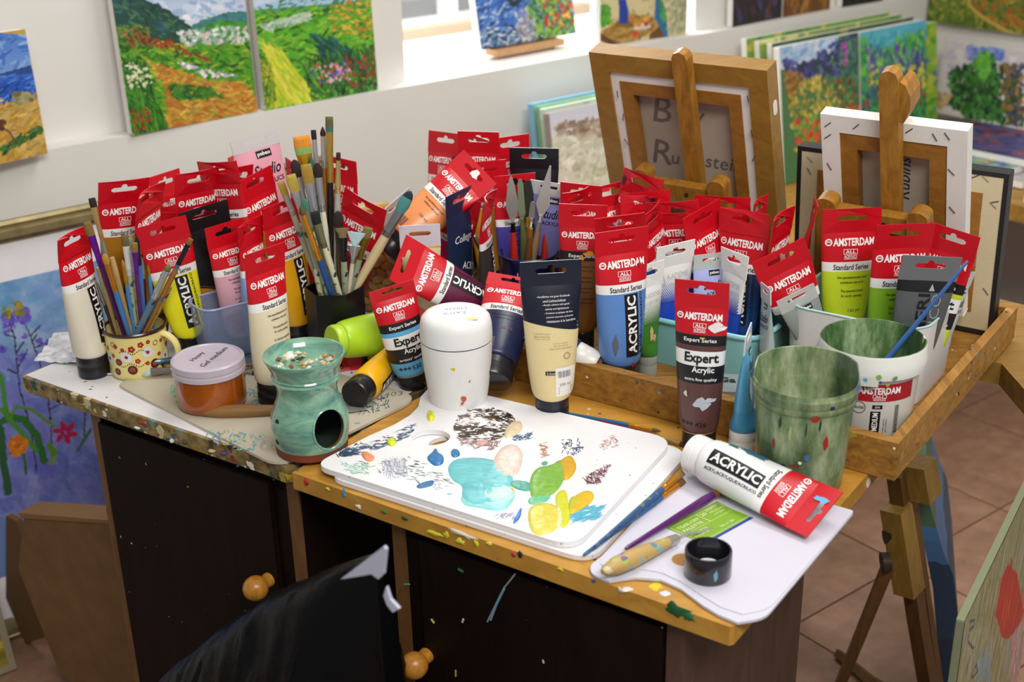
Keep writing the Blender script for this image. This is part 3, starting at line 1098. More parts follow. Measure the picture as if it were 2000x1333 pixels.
def build_desk():
    HN = T - 0.022
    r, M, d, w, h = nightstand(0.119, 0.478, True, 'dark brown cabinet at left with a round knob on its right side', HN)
    e, z = desk_of(493, 1154, -0.022)
    knob(d, (e, 0.006, z))
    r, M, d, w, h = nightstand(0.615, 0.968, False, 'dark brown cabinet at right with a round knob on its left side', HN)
    e, z = desk_of(803, 1306, -0.022)
    knob(d, (e, 0.006, z))
    for pts, c2, rad in (([(1006, 1122), (1000, 1130), (985, 1148), (968, 1182), (952, 1215)], '8a9498', 0.0009), ([(985, 1150), (970, 1180), (958, 1212)], '6a9ab0', 0.0012), ([(905, 1210), (903, 1216)], 'c8c0b0', 0.0012), ([(842, 1210), (848, 1218)], 'b8a04a', 0.0012), ([(790, 1142), (800, 1142)], '4a8a80', 0.001), ([(895, 1112), (905, 1118)], '2a5a3a', 0.0015), ([(1060, 1290), (1062, 1296)], 'b8b0a8', 0.001), ([(890, 1310), (890, 1322)], 'a89a4a', 0.001)):
        P_ = []
        for u, v in pts:
            e, z = desk_of(u, v, 0.0055)
            P_.append((e, 0.0055, z))
        MB().sweep(P_, [rad] * len(P_), 6).build('paint_drip', mat(c2, 0.4), d, M=DESKM)
    # table tops
    r = thing('worktop', 'white painted board with paint crusted edge on the left cabinet', 'worktop')
    mb = MB().prism([(0.0, 0.004), (0.004, 0), (0.20, 0.002), (0.43, 0.006), (0.468, 0.004), (0.474, 0.012), (0.476, 0.7), (0, 0.7)], T - 0.021, T - 0.0006)
    mb.build('board', [M_CRUST], r, M=DESKM, smooth=False)
    MB().prism([(0.003, 0.006), (0.2, 0.006), (0.43, 0.011), (0.466, 0.010), (0.468, 0.69), (0.003, 0.69)], T - 0.0008, T).build('white_surface', M_WBOARD, r, M=DESKM, smooth=False)
    rg = random.Random(3)
    for k in range(14):
        e = rg.uniform(0.01, 0.46)
        z = T - rg.uniform(0.002, 0.02)
        s = rg.uniform(0.0016, 0.0042)
        MB().lathe([(0, 0.0022), (s * 0.5, 0.0018), (s, 0.0004), (s * 1.05, -0.004)], 9).build(
            'paint_lump', mat(rg.choice(MUDDY + MUDDY + PAINTS), 0.5), r, M=DESKM @ Matrix.Translation((e, 0.002, z)) @ Matrix.Rotation(pi / 2, 4, 'X') @ Matrix.Diagonal((rg.uniform(0.7, 2.2), rg.uniform(0.5, 1), 1, 1)))
    r = thing('worktop', 'paint spattered yellow wood board on the right cabinet', 'worktop')
    mb = MB().prism([(0.484, 0.0), (1.019, 0.0), (1.022, 0.004), (1.022, 0.70), (0.484, 0.70)], T - 0.0215, T - 0.001)
    mb.build('board', [M_TOPWOOD], r, M=DESKM, smooth=False)
    for e, n in ((0.56, 0.66), (0.80, 0.66)):
        MB().box((e - 0.018, n - 0.018, 0), (e + 0.018, n + 0.018, T - 0.0215)).build('rear_leg', M_DARK, r, M=DESKM, smooth=False)
    # drips and blobs of paint on the front edge
    M_Y = mat('d8d42a', 0.35)
    for (u, v, s, c, fx, fz) in ((850, 1043, 10, 'd8d42a', 2.2, 0.8), (872, 1046, 8, 'c8c83a', 1.0, 1.1), (898, 1058, 9, 'd8d84a', 1.4, 0.9), (930, 1062, 7, 'd8d42a', 0.8, 1.3),
                                 (955, 1052, 6, 'e0dc50', 1.2, 0.9), (700, 990, 7, 'e8e4dc', 1.3, 0.8), (598, 942, 8, 'b8281e', 0.8, 1.2), (672, 965, 9, '4a9ac0', 0.6, 1.4),
                                 (640, 955, 6, 'c8d040', 1.2, 0.7), (905, 1030, 14, 'e8e0d4', 2.6, 0.5), (790, 1012, 6, '2a5a4a', 1.5, 0.8), (1016, 1083, 9, '20242c', 0.8, 0.8),
                                 (1003, 1084, 7, 'b8281e', 0.7, 1.0), (1095, 1112, 6, 'd8c82a', 1.4, 0.6), (1213, 1150, 8, 'd4d0cc', 1.0, 0.8), (1320, 1190, 24, '1f5a34', 1.3, 0.7),
                                 (1345, 1205, 14, '2a6a44', 1.0, 0.8), (750, 1000, 7, '3a7a3a', 1.2, 0.7), (1160, 1128, 6, '3a4a8a', 0.8, 0.7)):
        e, z = desk_of(u, v, 0.0)
        z = min(max(z, T - 0.019), T - 0.003)
        rad = s * 1.3 / F_PX
        rg2 = random.Random(int(u))
        n = 14
        ring = [(rad * fx * (0.5 + 0.9 * rg2.random()) * cos(2 * pi * i / n), rad * fz * (0.5 + 0.9 * rg2.random()) * sin(2 * pi * i / n)) for i in range(n)]
        vv = [(0, 0, 0.0009)] + [(x * 0.7, y * 0.7, 0.0008) for x, y in ring] + [(x, y, -0.0004) for x, y in ring]
        ff = [(0, 1 + i, 1 + (i + 1) % n) for i in range(n)] + [(1 + i, 1 + n + i, 1 + n + (i + 1) % n, 1 + (i + 1) % n) for i in range(n)]
        MBx = MB().add(vv, ff)
        MBx.build('paint_blob', mat(c, 0.35), r, M=DESKM @ Matrix.Translation((e, -0.0002, z)) @ Matrix.Rotation(pi / 2, 4, 'X'), ang=80)
    # the drawer used as a tray
    r = thing('wooden_tray', 'old pine drawer used as a tray for paints, overhanging the table', 'tray')
    E0, E1, N0, N1, H = 0.555, 1.052, 0.335, 0.80, 0.045
    z0 = T
    MB().box((E0 + 0.012, N0 + 0.014, z0 + 0.004), (E1 - 0.012, N1 - 0.012, z0 + 0.010)).build('tray_floor', M_TRAYWOOD, r, M=DESKM, smooth=False)
    MB().prism([(E0, N0), (E1, N0), (E1, N0 + 0.014), (E0, N0 + 0.014)], z0, z0 + H).build('front_board', M_TRAYWOOD, r, M=DESKM, smooth=False)
    MB().box((E0, N1 - 0.012, z0), (E1, N1, z0 + H)).build('rear_board', M_TRAYWOOD, r, M=DESKM, smooth=False)
    ty = wood('tray_pine_side', '8a5c24', 'b8863c', 2.2, 1, 0.55, [(60, 0.22, 0.14, MUDDY), (140, 0.25, 0.08, PAINTS)], ring=22)
    MB().box((E0, N0 + 0.014, z0), (E0 + 0.012, N1 - 0.012, z0 + H)).build('side_board', ty, r, M=DESKM, smooth=False)
    MB().box((E1 - 0.012, N0 + 0.014, z0), (E1, N1 - 0.012, z0 + H)).build('side_board', ty, r, M=DESKM, smooth=False)
    # rear table behind it
    r = thing('side_table', 'low wooden table behind the drawer tray with blue paint stains', 'table')
    m = wood('rear_table_wood', '7a5a24', 'a07a34', 1.6, 0, 0.5, [(20, 0.3, 0.18, ['3a6a8a', '4a7a9a', '8a6a3a'])])
    zt = T - 0.004
    A, B = at_z(1880, 732, zt), at_z(2010, 790, zt)
    fd = (B - A).normalized()
    bk = Vector((-fd.y, fd.x, 0))
    A2 = D(-0.05, 0.73, zt)
    P = [D(-0.05, 0.715, zt), D(1.06, 0.715, zt), B + fd * 0.02, B + fd * 0.02 + DNV * 0.32, D(-0.05, 1.10, zt)]
    MB().prism([(p.x, p.y) for p in P], zt - 0.03, zt).build('table_board', m, r, smooth=False)
    for p in (D(0.0, 0.76), D(0.0, 1.05), D(0.60, 0.9), D(0.62, 1.05)):
        MB().box((p.x - 0.02, p.y - 0.02, 0), (p.x + 0.02, p.y + 0.02, zt - 0.03)).build('leg', m, r, smooth=False)


build_desk()

# ================================================================== canvases and easels on the tray
M_EASEL = wood('beech_easel', '8a5a18', 'b5802e', 3.0, 2, 0.45)
M_STRETCH = wood('stretcher_bar_wood', '8c5c1c', 'a8742c', 2.5, 0, 0.5)
M_GOLD = wood('gold_lacquered_frame', '8c6220', 'a27a30', 2.0, 0, 0.42)
M_LINEN = None


def linen(name, col, c2):
    if name in MATS:
        return MATS[name]
    t = NT(name)
    v = t.coords()
    a = t.noise(v, 7, 3)
    b = t.noise(v, 500, 2)
    t.base(t.ramp(a.outputs['Fac'], [(0.35, col), (0.65, c2)]))
    t.set(rough=0.85)
    t.bump(b.outputs['Fac'], 0.3, 0.001)
    MATS[name] = t.m
    return t.m


def mitred(parent, w, h, b, y0, y1, m, name, M, x0=0, z0=0):
    """four mitred bars, each its own piece"""
    o = [(0, 0), (w, 0), (w, h), (0, h)]
    i = [(b, b), (w - b, b), (w - b, h - b), (b, h - b)]
    for k in range(4):
        k2 = (k + 1) % 4
        loop = [(x0 + p[0], z0 + p[1]) for p in (o[k], o[k2], i[k2], i[k])]
        MB().prism(loop, y1, y0).build(name, m, parent, M=M @ Matrix.Rotation(pi / 2, 4, 'X'), smooth=False)


def staple(parent, M, x, z, ang, y=-0.0006):
    MB().sweep([(x - 0.0055 * cos(ang), y, z - 0.0055 * sin(ang)), (x + 0.0055 * cos(ang), y, z + 0.0055 * sin(ang))], [0.0007, 0.0007], 5).build('staple', mat('6a645a', 0.35, 0.6), parent, M=M, smooth=False)


def leaning(e, n, z, lean):
    """matrix with x along the desk, z up the leaning plane, y away from the viewer"""
    up = (Vector((0, 0, 1)) - DNV * lean).normalized()
    return frame_mat(D(e, n, z), DE, up.cross(DE), up)


def table_easel(label, M, mast_top, side_x, side_top, bar_z, foot_drop, clamp=None):
    """M: canvas back plane; the easel stands on our side of it (y<0)"""
    r = thing('table_easel', label, 'easel')
    mx = mast_top[0]
    MB().prism([(mx - 0.0115, foot_drop + 0.007), (mx + 0.0115, foot_drop + 0.007), (mx + 0.0115, mast_top[1] - 0.010), (mx + 0.008, mast_top[1] - 0.003), (mx, mast_top[1]), (mx - 0.008, mast_top[1] - 0.003), (mx - 0.0115, mast_top[1] - 0.010)], 0.003, 0.020).build(
        'mast', M_EASEL, r, M=M @ Matrix.Rotation(pi / 2, 4, 'X'), smooth=False)
    for x in side_x:
        loop = [(x - 0.013, foot_drop + 0.0145), (x + 0.013, foot_drop + 0.0145), (x + 0.013, side_top - 0.012)]
        loop += [(x + 0.013 * cos(radians(a)), side_top - 0.012 + 0.010 * sin(radians(a))) for a in range(15, 180, 15)]
        loop += [(x - 0.013, side_top - 0.012)]
        MB().prism(loop, 0.024, 0.046).build('side_post', M_EASEL, r, M=M @ Matrix.Rotation(pi / 2, 4, 'X'), smooth=False)
    b = MB().box((side_x[0] + 0.013, -0.042, bar_z - 0.012), (side_x[1] - 0.013, -0.026, bar_z + 0.012)).build('cross_bar', M_EASEL, r, M=M, smooth=False)
    MB().lathe([(0, 0.0), (0.0032, 0.0), (0.0032, 0.003), (0, 0.003)], 12).build('screw', mat('3a2a18', 0.5), b, M=M @ Matrix.Translation((mx, -0.0435, bar_z)) @ Matrix.Rotation(-pi / 2, 4, 'X'))
    MB().box((side_x[0] - 0.02, -0.024, foot_drop + 0.045), (side_x[1] + 0.02, -0.004, foot_drop + 0.065)).build('lower_bar', M_EASEL, r, M=M, smooth=False)
    if clamp is not None:
        MB().prism([(mx - 0.002 + 0.012, clamp - 0.036), (mx + 0.016, clamp - 0.036), (mx + 0.024, clamp - 0.018), (mx + 0.024, clamp), (mx + 0.018, clamp + 0.014), (mx + 0.0117, clamp + 0.018)], -0.020, 0.014).build(
            'clamp', M_EASEL, r, M=M @ Matrix.Rotation(pi / 2, 4, 'X'), smooth=False)
    return r


def hand_text(name, s, M, x, z, h, parent, rot=0, col='5a544c', shear=0.2, y=-0.0008, bold=0.0, sx=1.0):
    v, f = text_at(s, x, z, h=h, bold=bold, shear=shear, rot=rot, sx=sx)
    return obj(name, [M @ Vector((a, y, b)) for a, b in v], f, mat(col, 0.6), parent, smooth=False)


def build_easels():
    lean = 0.3
    # --- gold framed canvas, seen from behind
    n0 = 0.76
    M = leaning(0, n0, 0.78, lean)
    Mi = M.inverted()

    def loc(u, v):
        p = Mi @ at_pl(u, v, M.translation, M.to_3x3() @ Vector((0, 1, 0)))
        return p.x, p.z
    x0, zt = loc(1148, 103)
    x1, _ = loc(1497, 150)
    w, h = x1 - x0, zt - 0.010
    r = thing('framed_canvas', 'gold framed stretched canvas seen from behind on the left table easel', 'canvas')
    Mo = M @ Matrix.Translation((x0, 0, 0.010))
    mitred(r, w, h, 0.028, -0.002, -0.032, M_GOLD, 'frame_bar', Mo)
    ins = 0.025
    mitred(r, w - 2 * ins, h - 2 * ins, 0.022, -0.006, -0.020, M_CANVAS, 'canvas_fold', Mo, ins, ins)
    mitred(r, w - 2 * ins - 0.034, h - 2 * ins - 0.034, 0.019, -0.0045, -0.019, M_STRETCH, 'stretcher_bar', Mo, ins + 0.017, ins + 0.017)
    ln = linen('raw_linen_grey', 'b4a898', 'c4b4a6')
    MB().box((ins, 0.021, ins), (w - ins, 0.024, h - ins)).build('canvas_sheet', ln, r, M=Mo, smooth=False)
    for (u, v, a) in ((1205, 185, 90), (1216, 230, 80), (1222, 278, 120), (1460, 195, 100), (1467, 262, 95), (1472, 310, 60)):
        x, z = loc(u, v)
        staple(r, M, x, z, radians(a), 0.0015)
    for s, u, v, hh in (('B', 1292, 214, 0.040), ('y', 1363, 238, 0.030), ('R', 1292, 296, 0.040), ('u', 1320, 312, 0.014), ('nstein', 1404, 318, 0.020)):
        p = Mi @ at_pl(u, v, M @ Vector((0, 0.021, 0)), M.to_3x3() @ Vector((0, 1, 0)))
        hand_text('pencil_writing', s, M, p.x, p.z, hh, r, rot=-2, y=0.0203, col='746a60')
    Ml = Mo @ Matrix.Translation((w + 0.0003, 0.018, h - 0.062)) @ Matrix.Rotation(pi / 2, 4, 'Z') @ Matrix.Rotation(pi / 2, 4, 'X')
    MB().prism(rrect(0.012, 0.022, 0.006, 4), 0, 0.0004).build('price_sticker', mat('e8e4dc', 0.6), r, M=Ml, smooth=False)
    mt, mtz = loc(1322, 88)
    sa, sz = loc(1272, 292)
    sb, sz2 = loc(1424, 318)
    _, bz = loc(1350, 348)
    table_easel('beech table easel holding the gold framed canvas', M, (mt + 0.012, mtz), (sa + 0.004, sb), sz - 0.005, bz, -0.0275 * 1.044)
    # --- white canvas
    n0 = 0.715
    M = leaning(0, n0, 0.79, lean)
    Mi = M.inverted()
    x0, zt = loc(1602, 222)
    x1, _ = loc(1890, 275)
    w, h = x1 - x0, zt
    r = thing('stretched_canvas', 'small white stretched canvas with stapled back on the right table easel', 'canvas')
    Mo = M @ Matrix.Translation((x0, 0, 0))
    mitred(r, w, h, 0.024, -0.000, -0.019, M_CANVAS, 'canvas_fold', Mo)
    mitred(r, w - 0.032, h - 0.032, 0.030, -0.0015, -0.017, M_STRETCH, 'stretcher_bar', Mo, 0.016, 0.016)
    MB().box((0.004, 0.0175, 0.004), (w - 0.004, 0.0185, h - 0.004)).build('canvas_sheet', linen('raw_linen_grey', 'b4a898', 'c4b4a6'), r, M=Mo, smooth=False)
    MB().box((-0.0005, 0.0004, -0.0005), (w + 0.0005, 0.0185, 0.0)).build('edge_fold', M_CANVAS, r, M=Mo, smooth=False)
    for (u, v, a) in ((1617, 243, 40), (1617, 266, 40), (1672, 247, 45), (1776, 255, 40), (1826, 268, -60), (1850, 266, -55), (1858, 336, -45), (1860, 410, -50), (1620, 325, -60)):
        x, z = loc(u, v)
        staple(r, M, x, z, radians(a))
    hand_text('pen_writing', 'Rubinstein', M, *[(q[0], q[1]) for q in [loc(1757, 338)]][0], 0.016, r, rot=88, y=0.0168, col='3a3430')
    mt, mtz = loc(1724, 122)
    sa, sz = loc(1637, 345)
    sb, _ = loc(1816, 375)
    _, bz = loc(1720, 400)
    table_easel('beech table easel holding the small white canvas', M, (mt + 0.014, mtz), (sa, sb), sz - 0.004, bz, -0.0372 * 1.044, clamp=mtz - 0.034)
    # --- black edged canvas behind
    M = leaning(0, 0.760, T + 0.012, 0.08)
    Mi = M.inverted()
    x0, zt = loc(1558, 285)
    x1, _ = loc(1972, 338)
    w, h = x1 - x0, zt
    r = thing('stretched_canvas', 'black edged stretched canvas with raw linen back at the tray rear', 'canvas')
    Mo = M @ Matrix.Translation((x0, 0, 0))
    mitred(r, w, h, 0.006, -0.0, -0.022, mat('1c1c1e', 0.5), 'canvas_edge', Mo)
    mitred(r, w - 0.01, h - 0.01, 0.034, -0.001, -0.010, linen('raw_linen_cream', 'cbbb96', 'd8caa8'), 'canvas_fold', Mo, 0.005, 0.005)
    mitred(r, w - 0.06, h - 0.06, 0.030, -0.0, -0.018, M_STRETCH, 'stretcher_bar', Mo, 0.030, 0.030)
    MB().box((0.006, 0.0185, 0.006), (w - 0.006, 0.0205, h - 0.006)).build('canvas_sheet', linen('raw_linen_grey', 'b4a898', 'c4b4a6'), r, M=Mo, smooth=False)
    for (u, v, a) in ((1582, 312, -40), (1580, 335, -60), (1905, 345, 30), (1925, 350, -40), (1940, 402, -40), (1942, 395, 20), (1925, 570, -50)):
        x, z = loc(u, v)
        staple(r, M, x, z, radians(a), 0.0003)


build_easels()


# ================================================================== around the desk
def build_surroundings():
    # framed flower picture standing behind the desk
    n = 2.175
    up = (Vector((0, 0, 1)) + WN * 0.06).normalized()
    bl = Wp(0.10, n, 0.006)
    h = 0.768 / up.z
    w = 1.16
    r = thing('framed_picture', 'large flower picture in silver gold frame with white mat leaning behind the desk', 'picture')
    M = frame_mat(bl, WD, up, WD.cross(up))                 # x right, y up the picture, z towards the room
    mg = NT('silver_gold_frame')
    v = mg.coords()
    a_ = mg.noise(v, 30, 4)
    mg.base(mg.ramp(a_.outputs['Fac'], [(0.3, '847650'), (0.7, 'a89a72')]))
    mg.set(rough=0.4, metal=0.7)
    b = 0.040
    o = [(0, 0), (w, 0), (w, h), (0, h)]
    for k in range(4):
        k2 = (k + 1) % 4
        # moulded bar: stepped profile
        for (q0, q1, z1) in ((0, 0.010, 0.012), (0.010, 0.028, 0.020), (0.028, b, 0.009)):
            pass
        prof = [(0, 0.0), (0, 0.010), (0.006, 0.013), (0.010, 0.010), (0.016, 0.020), (0.026, 0.021), (0.031, 0.012), (0.036, 0.010), (b, 0.004), (b, 0.0)]
        dx = {0: (1, 1), 1: (-1, 1), 2: (-1, -1), 3: (1, -1)}
        vs = []
        for (px_, pz) in prof:
            for c in (k, k2):
                sx, sy = dx[c]
                vs.append((o[c][0] + sx * px_, o[c][1] + sy * px_, pz))
        fs = [(2 * i, 2 * i + 1, 2 * i + 3, 2 * i + 2) for i in range(len(prof) - 1)] + [(2 * len(prof) - 2, 2 * len(prof) - 1, 1, 0)]
        MB().add(vs, fs).build('frame_bar', mg.m, r, M=M, smooth=False)
    MB().box((b - 0.004, b - 0.004, 0.0005), (w - b + 0.004, h - b + 0.004, 0.0035)).build('mat_board', mat('eceaf0', 0.7), r, M=M, smooth=False)
    MB().box((0.01, 0.01, -0.004), (w - 0.01, h - 0.01, 0.0)).build('backing_board', mat('8a7a5a', 0.8), r, M=M, smooth=False)
    mt = 0.085
    a = Art(bl + WD * (b + mt) + up * (b + mt), WD, up, w - 2 * (b + mt), h - 2 * b - 2 * mt + 0.02, 420, '6f86b8')
    full = [(-260, 500), (300, 420), (300, 1300), (-260, 1300)]
    a.grad([(-260, 520), (300, 500), (300, 800), (-260, 800)], '5a9ac0', '9aaad8')
    a.strokes(420, [(-100, 560), (200, 520), (200, 780), (-100, 800)], ['6aa4cc', '8ab0d8', 'a8b8dc', '7a9ad0', 'b8c0e0', '5a8ac0'], 60, 22, 20, 40, 0.25)
    a.strokes(420, [(-100, 700), (200, 700), (200, 1000), (-100, 1000)], ['6a6ac0', '5a5ab8', '7a80cc', '8a9ad0', '4a58b0', '9aa0d8'], 60, 24, 70, 40, 0.3)
    for pts in ([(10, 610), (27, 660), (37, 760), (60, 840), (70, 920)], [(28, 595), (55, 650), (75, 705), (90, 760)], [(92, 775), (98, 830), (100, 900)]):
        a.line(pts, '3a2a34', 2.5)
    for pts in ([(30, 690), (45, 668)], [(32, 720), (50, 690), (52, 684)], [(60, 655), (78, 636)], [(65, 680), (88, 672), (96, 670)], [(30, 660), (8, 655)], [(30, 730), (15, 722)], [(96, 800), (115, 790), (120, 782)], [(62, 668), (70, 655)]):
        a.line(pts, '3a2a34', 1.6)
    a.strokes(45, [(3, 618), (35, 612), (38, 640), (8, 642)], ['5a4ab0', '6a5ac0', '8a7ad0'], 9, 7)
    a.strokes(16, [(5, 600), (20, 600), (20, 622), (8, 622)], ['a8922a', '6a7a2a'], 8, 5)
    a.strokes(45, [(30, 608), (58, 605), (60, 630), (38, 632)], ['5a4ab0', '6a5ac0', '7a5ab8'], 9, 7)
    a.strokes(22, [(24, 592), (40, 592), (48, 616), (34, 618)], ['a8922a', '8a8a2a', '6a7a2a'], 9, 6)
    for (u, v) in ((12, 652), (49, 658), (76, 668), (7, 685), (40, 700), (97, 673)):
        a.strokes(7, [(u - 6, v - 6), (u + 6, v - 6), (u + 6, v + 6), (u - 6, v + 6)], ['5a4ab8', '7a62c8'], 7, 6)
    a.poly([(62, 760), (95, 768), (125, 776), (92, 780), (66, 772)], '5a3a8a')
    for pts, wd, c in (([(0, 825), (20, 815), (45, 820), (70, 850), (85, 900)], 14, '2f6a34'), ([(20, 815), (30, 795), (60, 800), (105, 833)], 6, '5a8a2a'), ([(0, 735), (6, 770), (12, 808)], 9, '4a8a3a'),
                       ([(2, 800), (22, 825), (45, 850), (70, 880)], 9, '4a8a2a'), ([(0, 840), (5, 900), (15, 960)], 14, '2f5a3a'), ([(50, 925), (45, 890), (25, 860)], 5, '3a6a2a'), ([(100, 905), (108, 880)], 8, '7a9a2a'), ([(165, 800), (163, 850)], 4, '3a5a3a'), ([(150, 880), (175, 840)], 6, '3a6a3a'), ([(95, 870), (105, 885)], 12, '5a8a2a')):
        a.line(pts, c, wd)
    a.strokes(50, [(14, 868), (28, 858), (50, 858), (52, 872), (40, 888), (18, 886)], ['d87a1e', 'e08a2a', 'b85a14'], 14, 8, 80)
    for ang in range(0, 360, 60):
        x, y = a.q(126 + 14 * cos(radians(ang + 15)), 845 + 13 * sin(radians(ang + 15)))
        k = a.s / a.px
        a.dab(x, y, 11 * k, 5 * k, radians(ang + 15), a.hexc('b0204a'))
    painted(a, r, 0.0045)
    # cardboard boxes leaning at the left of the desk
    mc = NT('cardboard')
    v = mc.coords()
    a_ = mc.noise(v, 25, 4)
    mc.base(mc.ramp(a_.outputs['Fac'], [(0.3, '6e4e2a'), (0.7, '7c5a34')]))
    mc.set(rough=0.85)
    r = thing('cardboard_box', 'flat brown cardboard box with cut corners standing beside the left cabinet', 'box')
    nb = 0.16
    P = [(28, 916), (185, 855), (262, 1283), (185, 1303), (100, 1230), (18, 1022)]
    pts = []
    for (u, v_) in P:
        p = at_pl(u, v_, D(0.05, nb), DNV)
        pts.append(((p - FL).dot(DE), p.z))
    pts[1] = (0.113, pts[1][1])
    pts[2] = (0.113, max(0.006, pts[2][1]))
    zmin = min(p[1] for p in pts)
    pts = [(x, z - zmin + 0.004) for x, z in pts]
    M = DESKM @ Matrix.Translation((0, nb, 0)) @ Matrix.Rotation(pi / 2, 4, 'X')
    MB().prism(pts, -0.045, 0.0).build('box_body', mc.m, r, M=M, smooth=False)
    MB().prism([(pts[0][0], pts[0][1]), (pts[1][0], pts[1][1]), (pts[1][0], pts[1][1] + 0.004), (pts[0][0] - 0.012, pts[0][1] + 0.006)], -0.043, 0.003).build('lid_flap', mat('86623a', 0.85), r, M=M, smooth=False)
    fl = [pts[4], pts[5], (pts[5][0] - 0.02, pts[5][1] + 0.04), (pts[5][0] - 0.035, pts[5][1] - 0.06), (pts[4][0] - 0.03, pts[4][1] - 0.01)]
    MB().prism(fl, -0.060, -0.047).build('side_flap', mat('644624', 0.85), r, M=M, smooth=False)
    r = thing('cardboard_sheet', 'folded brown cardboard sheet tucked behind the flat box', 'cardboard')
    Q = []
    nb2 = 0.208
    for (u, v_) in ((10, 1000), (30, 1010), (95, 1235), (48, 1250), (10, 1160)):
        p = at_pl(u, v_, D(0, nb2), DNV)
        Q.append(((p - FL).dot(DE), p.z))
    zm = min(q[1] for q in Q)
    Q = [(x, z - zm + 0.004) for x, z in Q]
    MB().prism(Q, -0.012, 0.0).build('sheet', mat('6a4c28', 0.85), r, M=DESKM @ Matrix.Translation((0, nb2, 0)) @ Matrix.Rotation(pi / 2, 4, 'X'), smooth=False)
    # silver framed picture at the lower left corner
    r = thing('framed_picture', 'yellow green picture in a narrow silver frame at the lower left corner', 'picture')
    c0 = at_z(32, 1305, 0.003)
    xd = Vector(WD)
    nrm = WN
    up = (Vector((0, 0, 1)) + WN * 0.25).normalized()
    w, h = 0.4, 0.16
    bl = c0 - xd * w
    M = frame_mat(bl, xd, up, xd.cross(up))
    for (x0, y0, x1, y1) in ((0, 0, w, 0.012), (0, h - 0.012, w, h), (0, 0.012, 0.012, h - 0.012), (w - 0.012, 0.012, w, h - 0.012)):
        MB().box((x0, y0, -0.012), (x1, y1, 0.004)).build('frame_bar', mat('b0a88c', 0.35, 0.5), r, M=M, smooth=False)
    a = Art(bl + xd * 0.012 + up * 0.012, xd, up, w - 0.024, h - 0.024, 60, '8a7a24')
    a.strokes(250, None, ['8a7a24', 'a8922a', '6a6a1e', '5a5a1e', 'b8a03a'], 14, 6, 20, 60)
    painted(a, r, 0.0)
    # field easel at the right with a canvas, seen from the side
    r = thing('field_easel', 'brown wooden field easel standing right of the desk', 'easel')
    me = wood('dark_easel_wood', '5a3c1c', '74522a', 3, 2, 0.5)
    base_y = at_z(1850, 1400, 0.0).y
    Q0 = at_z(1700, 1000, 0)

    def ey(u, v, dy=0.0):
        return at_y(u, v, 1.66 + dy)
    MB().sweep([ey(1752, 925), ey(1790, 1200), ey(1812, 1333), ey(1836, 1462)], [0.016] * 4, 4, up=(0, 1, 0)).build('mast', me, r, smooth=False)
    MB().sweep([ey(1772, 925, 0.03), ey(1808, 1180, 0.03), ey(1830, 1333, 0.03), ey(1848, 1430, 0.03)], [0.010] * 4, 4, up=(0, 1, 0)).build('mast_rail', me, r, smooth=False)
    blk = wood('easel_clamp_wood', '8a6a2a', 'a8843c', 4, 2, 0.5)
    MB().sweep([ey(1750, 990, -0.01), ey(1776, 1155, -0.01)], [0.024, 0.024], 4, up=(0, 1, 0)).build('slide_block', blk, r, smooth=False)
    MB().sweep([ey(1794, 902, 0.0), ey(1806, 970, 0.0)], [0.026, 0.026], 4, up=(0, 1, 0)).build('top_clamp', blk, r, smooth=False)
    MB().sweep([ey(1740, 1048, -0.02), ey(1726, 1050, -0.02)], [0.004, 0.011], 8).build('wing_screw', mat('1c1a16', 0.4), r)
    MB().sweep([ey(1738, 1098, -0.02), ey(1722, 1100, -0.02)], [0.014, 0.016], 12).build('pivot_bolt', mat('3a2c1a', 0.5), r)
    f0 = ey(1735, 1105, -0.015)
    f1 = at_z(1610, 1420, 0.0)
    f1.z = 0.008
    MB().sweep([f0, f1], [0.012, 0.010], 4, up=(0, 0, 1)).build('leg', me, r, smooth=False)
    f2 = ey(1834, 1440)
    MB().sweep([ey(1834, 1440), Vector((f2.x - 0.10, f2.y + 0.25, 0.008))], [0.012, 0.010], 4, up=(0, 1, 0)).build('leg', me, r, smooth=False)
    g2 = ey(1834, 1450)
    MB().sweep([g2, Vector((g2.x - 0.01, g2.y - 0.02, 0.008))], [0.016, 0.014], 4, up=(0, 1, 0)).build('leg', me, r, smooth=False)
    # the canvas on it: seen edge on
    t = NT('painted_canvas_edge')
    v = t.coords()
    nz = t.noise(v, 12, 4)
    sp = t.n('SeparateXYZ')
    t.link(v, sp.inputs[0])
    k = t.math('ADD', t.math('MULTIPLY', nz.outputs['Fac'], 0.05), sp.outputs[2])
    t.base(t.ramp(k, [(0.0, '16304a'), (0.2, '1a3a56'), (0.34, '3a6a98'), (0.38, '3f72a0'), (0.41, '4a6a50'), (0.8, '4a6a50')], 'CONSTANT'))
    t.set(rough=0.5)
    r = thing('stretched_canvas', 'blue and green edged canvas clamped on the field easel', 'canvas')
    pts = [(1785, 968), (1812, 975), (1843, 1080), (1862, 1125), (1872, 1210), (1876, 1340), (1880, 1400), (1842, 1400), (1838, 1333), (1822, 1150), (1800, 1040)]
    front = [ey(u, v_, 0.055) for u, v_ in pts]
    dv = Vector((0.085, 0.30, 0))
    N = len(front)
    tris = geometry.tessellate_polygon([front])
    mb = MB()
    mb.add(front + [p + dv for p in front], [tuple(q) for q in tris] + [tuple(i + N for i in q) for q in tris] + [(i, (i + 1) % N, N + (i + 1) % N, N + i) for i in range(N)])
    mb.build('canvas_body', t.m, r, smooth=False)
    # abstract canvas at the lower right corner
    zn = 0.66
    p0, p1 = at_z(1884, 1213, zn), at_z(2012, 945, zn)
    xd = (p1 - p0).normalized()
    upv = Vector((0, 0, 1))
    h = 0.44
    bl = p0 - upv * h
    r, a = canvas('abstract canvas with red petal and pink brushwork leaning at the lower right corner', bl, xd, upv, 0.50, h, 0.008, 190, '8a8a58', side=mat('7c8264', 0.6))
